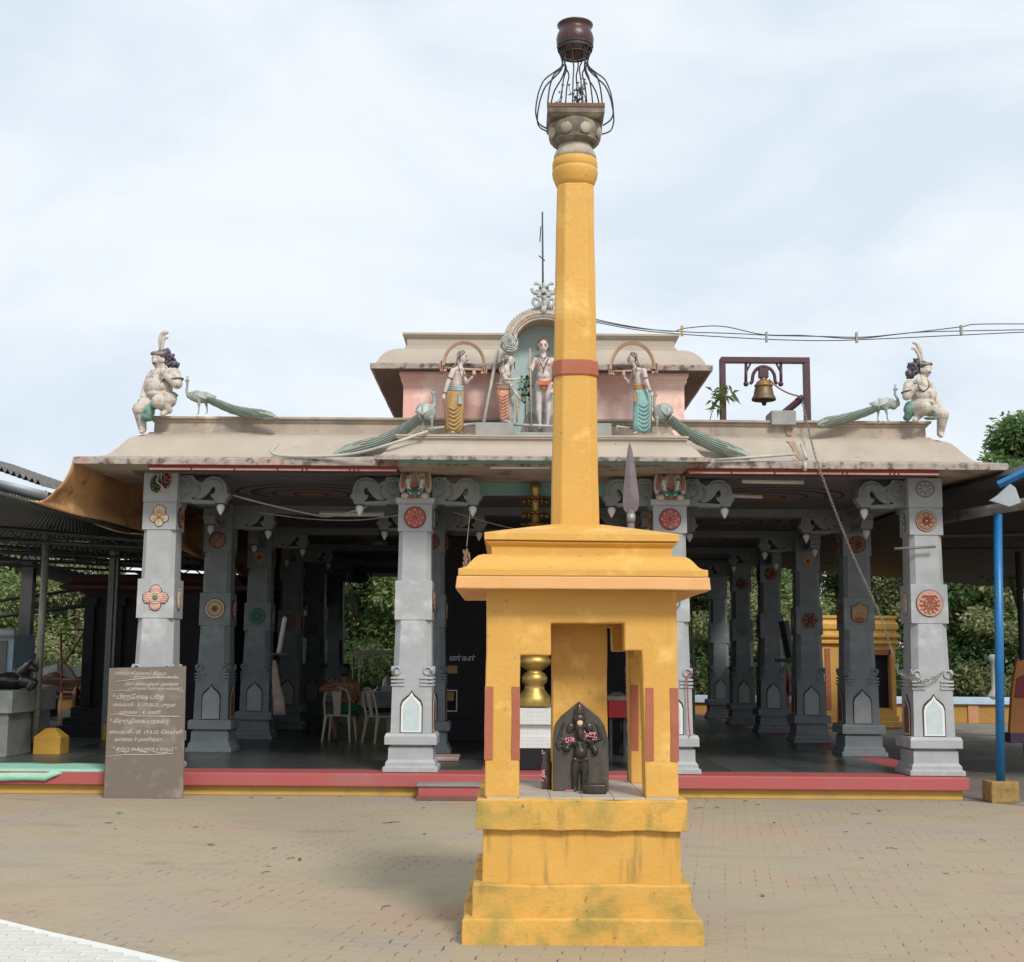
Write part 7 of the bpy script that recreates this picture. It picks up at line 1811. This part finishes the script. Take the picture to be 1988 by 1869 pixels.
# ================================================================== RIGHT SHED
rs = thing('right_shed', 'dark corrugated shed roof on a bright blue post right of the hall', 'shed', (8, 18, 0))
R0 = at(1868, 922, 16.3); R1 = at(2120, 850, 15.0)
mb = MB(); corrug(mb, (5.95, 16.3, R0.z), (12.5, 15.2, R0.z + .35), (12.5, 31, 3.35), (5.7, 31, 3.88), 70, .02); mb.obj('roof_sheet', 'sheet_dk', rs)
mb = MB(); R2 = at(1830, 985, 16.8); R3 = at(2100, 900, 15.4)
mb.tube([at(1938, 942, 15.3), at(2010, 907, 15.2)], .045, 4); mb.obj('edge_beam', 'blue', rs)
mb = MB(); mb.tube([at(1825, 960, 17.5), at(2000, 915, 15.3)], .09, 4); mb.obj('edge_beam', 'steel_dk', rs)
mb = MB()
for (u0, v0, u1, v1) in ((1822, 1000, 1990, 968),):
    a = at(u0, v0, 17.6); b_ = at(u1, v1, 15.4)
    mb.loops([[p + Vector((0, .11 * math.cos(q), .13 * math.sin(q))) for q in [math.pi + q2 * math.pi / 8 for q2 in range(9)]] for p in (a, b_)], False, False, True)
mb.obj('gutter', 'sheet_top', rs, solid=.008)
mb = MB(); P_ = [at(x, y, 15.1) for x, y in ((1922, 972), (1938, 962), (1962, 940), (1972, 948), (1982, 976), (1960, 984))]; mb.loops([P_, [p + Vector((0, .06, 0)) for p in P_]], smooth=False); mb.obj('torn_flashing', 'flashing', rs)
mb = MB(); a = at(1937, 1000, 16.1); b_ = at(1942, 1506, 16.1); mb.tube([(b_.x, 16.1, .2), (a.x, 16.1, a.z)], .052, 14); mb.obj('post', 'blue', rs)
mb = MB(); mb.box(b_.x - .165, b_.x + .165, 15.95, 16.28, 0, .25); mb.obj('footing', 'footing_old', rs, bevel=.015, rough=(.08, .008, 6))
mb = MB(); a = at(1978, 1110, 24); mb.tube([(a.x, 24, 0), (a.x, 24, a.z + .4)], .06, 8); mb.obj('post', 'steel_dk', rs)
for u0, v0, u1, v1, Y in ((1815, 1040, 2080, 1035, 18.5), (1815, 1068, 2080, 1066, 21), (1600, 1092, 2050, 1098, 29)):
    mb = MB(); mb.tube([at(u0, v0, Y), at(u1, v1, Y)], .035, 4); mb.obj('tie_rail', 'steel_dk', rs)
pipe('rail_on_column', [at(1736, 1066, 16.4), at(1816, 1062, 16.4)], 'thin grey rail tied across the top of the right column', 'channel', .016, 'rail', n=0)
# sign board at right edge
sg = thing('sign_board', 'tilted orange sign board with purple foot at the right edge', 'sign', at(1985, 1430, 20))
mb = MB(); P_ = [at(x, y, 20) for x, y in ((1958, 1425), (1963, 1340), (1972, 1283), (2070, 1275), (2080, 1425))]; mb.prism([(p.x, p.z) for p in P_], 19.95, 20.05); mb.obj('panel', 'signred', sg, bevel=.01)
mb = MB(); P_ = [at(x, y, 19.94) for x, y in ((1970, 1355), (1974, 1318), (1990, 1310), (2040, 1310), (2040, 1360))]; mb.prism([(p.x, p.z) for p in P_], 19.935, 19.948); mb.obj('painted_patch', 'signdk', sg)
mb = MB(); a = at(1955, 1442, 20); b_ = at(2080, 1424, 20); mb.box(a.x, b_.x, 19.85, 20.15, a.z, b_.z); mb.box(a.x + .5, a.x + .56, 19.95, 20.05, 0, a.z); mb.obj('foot', 'purple', sg, bevel=.01)

# ================================================================== BACKGROUND STRUCTURES
wl = thing('boundary_wall', 'low yellow boundary wall with pale blue coping behind the hall', 'wall', (2, 37.8, 0))
zc0 = at(1880, 1368, 37.8).z
mb = MB(); mb.box(-34, 34, 37.8, 38.05, 0, zc0); mb.obj('wall', 'yellowwall', wl, bevel=.01)
mb = MB(); mb.box(-34, 34, 37.7, 38.15, zc0, zc0 + .12); mb.box(-34, 34, 37.76, 38.09, zc0 + .12, zc0 + .2); mb.obj('coping', 'bluewhite', wl, bevel=.01)
mb = MB()
for x in (-12, -7, -2, 3, 8, 13, 18): mb.box(x - .15, x + .15, 37.76, 38.08, 0, zc0 - .003)
mb.obj('pier', 'sash_red', wl, bevel=.01)
ys = thing('small_yellow_shrine', 'small yellow shrine with dark doorway and red-brown stripe behind the right columns', 'shrine', (at(1665, 1405, 34).x, 34, 0))
SX0 = at(1592, 1400, 34).x; SX1 = at(1742, 1400, 34).x


def sz(v): return at(1665, v, 34).z


mb = MB(); dx0, dx1 = at(1692, 1300, 34).x, at(1726, 1300, 34).x
mb.prism([(SX0, 0), (dx0, 0), (dx0, sz(1378)), (dx0, sz(1272)), (dx1, sz(1272)), (dx1, 0), (SX1, 0), (SX1, sz(1250)), (SX0, sz(1250))], 34, 34.15); mb.box(SX0, SX1, 34.15, 36.2, 0, sz(1250)); mb.obj('wall', 'yellow', ys, bevel=.006)
mb = MB(); mb.box(dx0, dx1, 34.12, 34.149, .15, sz(1272)); mb.obj('doorway', 'black', ys)
mb = MB(); mb.box(dx0, dx1, 34, 34.1, 0, sz(1375)); mb.sweep((SX0, SX1, 34, 36.2), [(.06, 0), (.1, .05), (.1, .18), (.04, .2), (.04, .32), (-.05, .34)], False, False); mb.obj('stepped_base', 'yellow', ys)
mb = MB(); mb.sweep((SX0, SX1, 34, 36.2), [(.0, sz(1252)), (.10, sz(1250)), (.10, sz(1245)), (.04, sz(1243)), (.04, sz(1240)), (.12, sz(1238)), (.12, sz(1233)), (.03, sz(1231)), (.03, sz(1224)), (.08, sz(1222)), (.08, sz(1212)), (.02, sz(1206)), (.02, sz(1203)), (.06, sz(1201)), (.06, sz(1196))]); mb.obj('roof', 'yellow', ys, bevel=.006)
mb = MB(); a = at(1604, 1375, 34).x; b_ = at(1614, 1375, 34).x; mb.box(a, b_, 33.97, 33.999, sz(1378), sz(1260)); mb.obj('red_brown_stripe', 'redbrown', ys); mb = MB(); mb.box(dx0 - .04, dx1 + .04, 33.97, 33.999, sz(1270), sz(1262)); mb.box(dx1 + .005, dx1 + .05, 33.97, 33.999, sz(1378), sz(1262)); mb.obj('red_brown_stripe', 'redbrown', ys)
mb = MB(); p = at(1930, 1360, 37.9); mb.lathe([(.24, 0), (.16, .06), (.08, .2), (.06, .25), (.055, .95), (.10, 1.0), (.12, 1.12), (.06, 1.2)], (p.x, 37.92, zc0 + .2), 12)
mb.single('wall_post_lamp', ['concrete_lt'], 'small pale grey post standing on the boundary wall at the right', 'post')
# canopy and black notice box seen through the left bay
cn = thing('small_canopy', 'small peach-roofed canopy on thin posts seen through the left bay', 'canopy', (at(745, 1380, 36).x, 36, 0))
mb = MB(); z = at(740, 1272, 36).z; x0 = at(716, 0, 36).x; mb.loops([[(x0, 35.4, z), (x0 + 1.8, 35.4, z), (x0 + 1.8, 37, z), (x0, 37, z)], [(x0 + .2, 35.6, z + .12), (x0 + 1.6, 35.6, z + .12), (x0 + 1.6, 36.8, z + .12), (x0 + .2, 36.8, z + .12)]], smooth=False); mb.obj('roof', 'med_cream', cn)
for dx in (.06, 1.7):
    for yy in (35.45, 36.9): mb = MB(); mb.tube([(x0 + dx, yy, 0), (x0 + dx, yy, z)], .025, 6); mb.obj('post', 'pvc', cn)
bx = thing('notice_plinth', 'dark plinth with faint white lettering under the small canopy', 'plinth', (x0 + .6, 36, 0))
mb = MB(); mb.box(x0 + .0, x0 + 1.2, 35.7, 36.5, 0, .38); mb.obj('body', 'darkstone', bx, bevel=.01); mb = MB(); mb.box(x0 + .25, x0 + 1.2, 35.8, 36.4, .38, .80); mb.obj('upper_block', 'grey', bx, bevel=.01)
mb = MB()
for q in range(2):
    x = x0 + .1
    while x < x0 + .5: mb.box(x, x + .03, 35.694, 35.699, .26 - q * .08, .30 - q * .08); x += .045
mb.obj('faint_lettering', 'white', bx)
mb = MB(); p = at(752, 1296, 36); mb.ell((p.x, 36, .80 + .22), (.13, .13, .2)); mb.box(p.x - .16, p.x + .16, 35.85, 36.15, .80, .95); mb.single('white_bust', ['white'], 'small white figure on the plinth under the canopy', 'figure')
# person in red at the far right side
pr_ = at((1900 + 905 * .321) * .69852, (1550 + 1320 * .321) * .69852, 27.6)
t = thing('person', 'partly hidden person in a deep red sari standing behind the third right column', 'person', (pr_.x - .05, 28.2, ZF + .006))
o_ = Vector((pr_.x - .05, 28.2, ZF + .006)); mb = MB()
mb.ell(o_ + Vector((0, 0, 1.42)), (.075, .09, .105), 12, 8); mb.chain([o_ + Vector((0, 0, 1.3)), o_ + Vector((0, 0, 1.36))], [.05, .05]); mb.ell(o_ + Vector((0, 0, 1.13)), (.17, .11, .17)); mb.ell(o_ + Vector((0, 0, .88)), (.14, .1, .14))
mb.chain([o_ + Vector((-.16, 0, 1.22)), o_ + Vector((-.30, -.02, 1.08)), o_ + Vector((-.20, -.12, 1.12))], [.05, .04, .03]); mb.chain([o_ + Vector((.16, 0, 1.22)), o_ + Vector((.2, -.02, .98)), o_ + Vector((.18, -.1, .78))], [.05, .04, .03])
for sx in (-1, 1):
    h_ = o_ + (Vector((-.17, -.14, 1.13)) if sx < 0 else Vector((.18, -.12, .73)))
    mb.ell(h_, (.03, .03, .04))
    for q in range(4): mb.chain([h_ + Vector((-.02 + q * .013, -.01, -.03)), h_ + Vector((-.022 + q * .014, -.02, -.07 + .005 * abs(q - 1)))], [.009, .008], 6)
    mb.chain([h_ + Vector((.03, -.01, 0)), h_ + Vector((.045, -.02, -.03))], [.01, .009], 6)
    mb.chain([o_ + Vector((sx * .08, 0, .8)), o_ + Vector((sx * .08, 0, .45)), o_ + Vector((sx * .08, .02, .08))], [.09, .06, .04]); mb.chain([o_ + Vector((sx * .08, .0, .04)), o_ + Vector((sx * .09, -.14, .03))], [.035, .025])
mb.ell(o_ + Vector((0, 0, .8)), (.16, .12, .12)); mb.chain([o_ + Vector((0, -.085, 1.42)), o_ + Vector((0, -.1, 1.40))], [.013, .014])
remesh(mb, 'body', 'skin', t, .01, 2)
mb = MB(); L = []
for i, (w, d, z) in enumerate(((.19, .14, 1.24), (.18, .135, 1.1), (.165, .125, .92), (.19, .15, .75), (.21, .17, .4), (.24, .2, .06))): L.append([o_ + Vector((w * math.cos(a) * (1 + .03 * math.sin(7 * a + i)), d * math.sin(a), z)) for a in [q * math.pi / 12 for q in range(24)]])
mb.loops(L, smooth=True); mb.obj('sari', 'sari', t); mb = MB(); mb.ell(o_ + Vector((0, .02, 1.47)), (.085, .1, .09), 12, 8); mb.cap_(o_ + Vector((0, .05, 1.46)), .07, o_ + Vector((0, .1, 1.42)), .05); mb.obj('hair', 'blackhair', t)
# red and silver donation box behind the shrine
p = onz(1189, 1500, ZF); t = thing('donation_box', 'red box with silver top standing inside the hall behind the yellow shrine', 'box', (at(1199, 1400, 19.5).x, 19.5, ZF + .006)); x = at(1199, 1400, 19.5).x
mb = MB(); mb.box(x - .14, x + .14, 19.4, 19.7, at(0, 1386, 19.4).z, at(0, 1352, 19.4).z); mb.obj('body', 'redbox', t, bevel=.01); mb = MB(); mb.sweep((x, x, 19.55, 19.55), [(.15, at(0, 1352, 19.4).z), (.15, at(0, 1344, 19.4).z), (.05, at(0, 1336, 19.4).z)]); mb.obj('lid', 'steel', t); mb = MB()
for sx in (-1, 1): mb.box(x + sx * .1 - .02, x + sx * .1 + .02, 19.45, 19.65, ZF + .006, at(0, 1386, 19.4).z)
mb.obj('stand', 'steel_dk', t)
# trestle clutter in the right bay
t = thing('steel_grille_gate', 'tall grey grille gate standing in the right bay beside the sanctum', 'gate', (at(1335, 1400, 24).x, 24, ZF + .006))
mb = MB(); g0 = at(1322, 1180, 24); g1 = at(1345, 1385, 24)
for q in range(5): x = g0.x + (g1.x - g0.x) * q / 4; mb.tube([(x, 24, ZF + .006), (x, 24, g0.z)], .014, 5)
for z in (ZF + .3, 1.4, g0.z - .3, g0.z): mb.tube([(g0.x, 24, z), (g1.x, 24, z)], .014, 5)
mb.obj('bars', 'channel', t)
mb = MB(); x = at(1345, 1400, 24.2).x; mb.box(x - .015, x + .03, 24.1, 24.15, ZF + .006, at(0, 1245, 24.1).z); mb.single('grey_plank', ['concrete_lt'], 'narrow pale plank leaning upright in the right bay', 'plank')
# dark cushion near the column foot
mb = MB(); p = onz(862, 1478, ZF + .01); mb.box(p.x - .15, p.x + .2, p.y - .1, p.y + .5, ZF + .008, ZF + .07); mb.single('folded_mat', ['banner'], 'folded dull mat on the floor behind the front left centre column', 'mat', bevel=.02)

# ================================================================== GROUND
def sheet(name, x0, x1, y0, y1, z, m_):
    mb = MB(); mb.add([(x0, y0, z), (x1, y0, z), (x1, y1, z), (x0, y1, z)], [(0, 1, 2, 3)], False); o = mb.obj(name, m_); o['kind'] = 'structure'; return o


sheet('ground', -150, 150, -30, 300, 0, 'paving')
yd = MB(); yd.add([(5.35, 16.4, .004), (7.2, 14.2, .004), (60, 14.0, .004), (60, 37.7, .004), (5.35, 37.7, .004)], [(0, 1, 2, 3, 4)], False); o = yd.obj('yard', 'yard'); o['kind'] = 'structure'
yd = MB(); yd.add([(-60, 37.05, .004), (5.5, 37.05, .004), (5.5, 38.2, .004), (-60, 38.2, .004)], [(0, 1, 2, 3)], False); o = yd.obj('back_yard', 'yard'); o['kind'] = 'structure'
yd = MB(); yd.add([(-120, 38.3, .004), (120, 38.3, .004), (120, 140, .004), (-120, 140, .004)], [(0, 1, 2, 3)], False); M['scrub'] = mat('scrub_ground', (.07, .09, .035), (.05, .06, .03), 1, .95, .3); o = yd.obj('scrubland', 'scrub'); o['kind'] = 'structure'
# pale hexagonal paving at the lower left
e = [onz(u, v, 0) for u, v in ((-60, 1768), (0, 1787), (100, 1812), (235, 1842), (372, 1875), (520, 1915))]
slope = [(p.x, p.y) for p in e]
def edge_y(x):
    for (xa, ya_), (xb, yb_) in zip(slope, slope[1:]):
        if xa <= x <= xb: return ya_ + (yb_ - ya_) * (x - xa) / (xb - xa)
    return slope[0][1] + (x - slope[0][0]) * (slope[1][1] - slope[0][1]) / (slope[1][0] - slope[0][0]) if x < slope[0][0] else -99
mb = MB(); mb.mi = 1
mb.add([(x, y, .006) for x, y in slope] + [(slope[-1][0], 3.0, .006), (-6, 3.0, .006), (-6, edge_y(-6), .006)], [tuple(range(len(slope) + 3))], False)
mb.mi = 0; hw, hh = .115, .062
for j in range(80):
    for i in range(30):
        cx_ = -5.2 + i * hw * 2 + (hw if j % 2 else 0); cy_ = 5.2 + j * hh * 1.55
        if cy_ + hh > edge_y(cx_ + hw) - .02 or cy_ + hh > edge_y(cx_ - hw) - .02: continue
        s_ = .90; mb.loops([[(cx_ + s_ * dx * hw * k_, cy_ + s_ * dy * hh * k_, z) for dx, dy in ((-1, -.5), (0, -1), (1, -.5), (1, .5), (0, 1), (-1, .5))] for k_, z in ((1, .006), (1, .013), (.96, .015))], False, True, False)
o = mb.obj('light_paving', ['hex', 'grout']); o['kind'] = 'structure'
# fallen leaves and twigs
random.seed(77); mb = MB()
for q in range(60):
    x = random.uniform(-5, 5.5); y = random.choice((random.uniform(8, 16), random.gauss(15.9, .15), random.gauss(11, 1.5)))
    if abs(x - XC) < .75 and 7.8 < y < 9.3: continue
    y = min(y, 16.1) if not (-1.1 < x < 1.9) else min(y, 15.7); a = random.random() * 6.28; l = random.uniform(.02, .055); d = Vector((math.cos(a), math.sin(a), 0)); w = Vector((-d.y, d.x, 0)) * l * .28
    p = Vector((x, y, .008)); mb.add([p - d * l, p + w + Vector((0, 0, .008)), p + d * l + Vector((0, 0, .004)), p - w], [(0, 1, 2, 3)], False)
for q in range(14):
    x = random.uniform(-2, 5); y = random.uniform(9, 15.8); a = random.random() * 6.28; l = random.uniform(.06, .16)
    if abs(x - XC) < .9 and 7.8 < y < 9.5: continue
    mb.tube([(x, y, .008), (x + l * .5 * math.cos(a), y + l * .5 * math.sin(a), .012), (x + l * math.cos(a + .3), y + l * math.sin(a + .3), .008)], .003, 4)
o = mb.obj('fallen_leaves', 'dryleaf'); o['kind'] = 'stuff'; o['label'] = 'dry leaves and twigs scattered over the paved yard'; o['category'] = 'litter'

# ================================================================== TREES
def tree_mesh(seed, h, rad, nleaf, leafs, ls=.13, low=.25):
    random.seed(seed); tr = MB(); th = h * .45
    tr.tube(spline([(0, 0, 0), (random.uniform(-.2, .2), .1, th * .4), (random.uniform(-.4, .4), random.uniform(-.3, .3), th), (random.uniform(-.5, .5), 0, h * .75)], 4), [h * .035 * (1 - i * .06) for i in range(13)], 8)
    cl = []
    for q in range(52):
        a = random.random() * 6.28; zz_ = random.uniform(low, 1) ** .8; r = rad * random.uniform(.25, 1) * math.sin(math.pi * min(1, (zz_ * .85 + .12))) ** .6
        c_ = Vector((r * math.cos(a), r * math.sin(a), zz_ * h)); cl.append((c_, rad * random.uniform(.13, .34)))
        if q < 14: tr.tube(spline([(0, 0, th * random.uniform(.5, 1)), c_ * .6 + Vector((0, 0, th * .3)), c_], 3), [h * .012, h * .011, h * .01, h * .008, h * .006, h * .004, h * .003], 5)
    lf = MB()
    for c_, r in cl:
        lf.mi = random.choice((0, 0, 1))
        for _ in range(nleaf // 52):
            v = Vector((random.gauss(0, 1), random.gauss(0, 1), random.gauss(0, 1))); v.normalize(); v *= r * random.uniform(.05, 1.1) ** .6; v.z *= .7
            p = c_ + v; d = (v.normalized() + Vector((random.uniform(-1, 1), random.uniform(-1, 1), random.uniform(-1, .3)))).normalized(); w = d.cross(Vector((random.uniform(-1, 1), random.uniform(-1, 1), 1))).normalized(); s_ = ls * random.uniform(.6, 1.3)
            if random.random() < .04: lf.mi = random.choice((0, 1))
            lf.add([p, p + d * s_ * .5 + w * s_ * .3, p + d * s_, p + d * s_ * .5 - w * s_ * .3], [(0, 1, 2, 3)], False)
    return tr.mesh('trunk', 'trunk'), lf.mesh('crown', list(leafs))


TP = [tree_mesh(1, 7.5, 3.2, 26000, ('leafA', 'leafB'), .17, .12), tree_mesh(2, 6.2, 3.0, 26000, ('leafC', 'leafA'), .16, .1), tree_mesh(3, 5.4, 2.8, 24000, ('leafB', 'leafD'), .15, .08), tree_mesh(4, 6.8, 2.6, 24000, ('leafA', 'leafC'), .15, .1)]


def tree(u, Y, p, s_, lb, rz=0, Z=0):
    x = at(u, 1300, Y).x; t = thing('leafy_tree', lb, 'tree', (x, Y, Z), 'trees beyond the boundary wall')
    for nm, me in (('trunk', TP[p][0]), ('crown', TP[p][1])):
        o = bpy.data.objects.new(nm, me); COL.objects.link(o); o.parent = t
    t.rotation_euler = (0, 0, rz); t.scale = (s_,) * 3


for a in ((20, 41, 0, .85, 'bright green tree behind the far left post'), (95, 44, 3, .9, 'dark green tree behind the pipe trestle, left'), (150, 40.5, 2, .85, 'yellowish tree just left of the dark stone shrine'), (-60, 43, 1, .95, 'tree at the extreme left behind the cabinet'),
          (700, 41, 0, .95, 'bright green tree seen through the left bay behind the seated man'), (745, 43, 1, 1.0, 'dark tree seen through the left bay behind the small canopy'), (625, 44, 3, .9, 'tree glimpsed between the far left columns'), (545, 42, 2, .9, 'tree glimpsed beside the tilted white lamp'),
          (1255, 42, 2, .95, 'tree glimpsed through the right opening of the yellow shrine'), (1355, 43, 1, .95, 'dark tree glimpsed just right of the yellow shrine roof'), (1420, 41, 2, .9, 'pale tree between the far right columns'), (1515, 42, 0, .95, 'tree behind the tilted dark lamp'), (1620, 45, 2, 1.05, 'yellow-green tree above the small yellow shrine, left part'), (1700, 44, 3, 1.0, 'green tree above the small yellow shrine, right part'),
          (1790, 43, 0, .95, 'tree hidden partly by the right front column'), (1860, 41, 2, .95, 'pale yellow-green tree right of the right front column'), (1925, 42, 1, 1.0, 'dark green tree behind the blue post'), (2010, 41, 0, 1.0, 'green tree at the right edge behind the sign')):
    tree(a[0], a[1], a[2], a[3], a[4], rz=(a[0] * 1.7) % 6.28)
tk = tree_mesh(9, 9.6, 2.3, 26000, ('leafA', 'leafC'), .17, .45)
TP.append(tk); tree(2012, 30, 4, .74, 'tall bright tree rising above the shed roof at the right edge', .5)
# low hedge of ground cover behind the wall
random.seed(55); mb = MB()
for q in range(64000):
    x = random.uniform(-17, 21) if q < 48000 else random.choice((random.uniform(-34, -17), random.uniform(21, 34))); y = random.uniform(38.8, 43.5); zt2 = 1.9 + .9 * noise.noise(Vector((x * .4, y * .4, 0))) + (y - 38.8) * .35; z = zt2 * random.random() ** .7
    d = Vector((random.uniform(-1, 1), random.uniform(-1, .2), random.uniform(-.6, .8))).normalized(); w = d.cross(Vector((0, .3, 1))).normalized(); s_ = random.uniform(.12, .26); mb.mi = int((noise.noise(Vector((x * .5, y * .5, z * .8))) + 1) * 1.5) % 3
    p = Vector((x, y, z)); mb.add([p, p + d * s_ * .5 + w * s_ * .28, p + d * s_, p + d * s_ * .5 - w * s_ * .28], [(0, 1, 2, 3)], False)
o = mb.obj('undergrowth', ['leafA', 'leafC', 'leafB']); o['kind'] = 'stuff'; o['label'] = 'tangled green undergrowth growing behind the low boundary wall'; o['category'] = 'undergrowth'

# ================================================================== SKY AND LIGHT
EL, AZ = R(42), R(156)   # sun high, behind the camera to the right
w = bpy.data.worlds.new('World'); sc.world = w; w.use_nodes = True
nt = w.node_tree; N = nt.nodes; L = nt.links; bg = N['Background']
sky = N.new('ShaderNodeTexSky'); sky.sky_type = 'NISHITA'; sky.sun_disc = False; sky.sun_elevation = EL; sky.sun_rotation = AZ; sky.air_density = 1.2; sky.dust_density = 2.5
tc = N.new('ShaderNodeTexCoord'); mp = N.new('ShaderNodeMapping'); mp.inputs['Scale'].default_value = (1, 1, 2.1); L.new(tc.outputs['Generated'], mp.inputs[0])
n1 = N.new('ShaderNodeTexNoise'); n1.inputs['Scale'].default_value = 3.6; n1.inputs['Detail'].default_value = 7; n1.inputs['Roughness'].default_value = .52; n1.inputs['Distortion'].default_value = .3; L.new(mp.outputs[0], n1.inputs['Vector'])
mr = N.new('ShaderNodeMapRange'); mr.inputs[1].default_value = .36; mr.inputs[2].default_value = .66; mr.inputs[3].default_value = 0; mr.inputs[4].default_value = 1; mr.interpolation_type = 'SMOOTHSTEP'; L.new(n1.outputs[0], mr.inputs[0])
mc = N.new('ShaderNodeMix'); mc.data_type = 'RGBA'; mc.inputs[6].default_value = (6.1, 6.95, 7.8, 1); mc.inputs[7].default_value = (7.8, 8.2, 8.6, 1); L.new(mr.outputs[0], mc.inputs[0])
mx = N.new('ShaderNodeMix'); mx.data_type = 'RGBA'; mx.inputs[0].default_value = .94; L.new(sky.outputs[0], mx.inputs[6]); L.new(mc.outputs[2], mx.inputs[7])
L.new(mx.outputs[2], bg.inputs[0]); bg.inputs[1].default_value = .09
sd = bpy.data.lights.new('sun', 'SUN'); sd.energy = 2.2; sd.angle = R(14); sd.color = (1, .95, .87)
so = bpy.data.objects.new('sun', sd); COL.objects.link(so)
# direction towards the sun, matching the sky texture
sdir = Vector((math.sin(AZ) * math.cos(EL), math.cos(AZ) * math.cos(EL), math.sin(EL)))
so.rotation_euler = sdir.to_track_quat('Z', 'Y').to_euler(); so.location = (8, -6, 14)
sc.view_settings.view_transform = 'Standard'; sc.view_settings.look = 'None'; sc.view_settings.gamma = 1; sc.view_settings.exposure = .44
sc.render.engine = 'CYCLES'; sc.cycles.use_denoising = True; sc.cycles.max_bounces = 8; sc.cycles.diffuse_bounces = 4
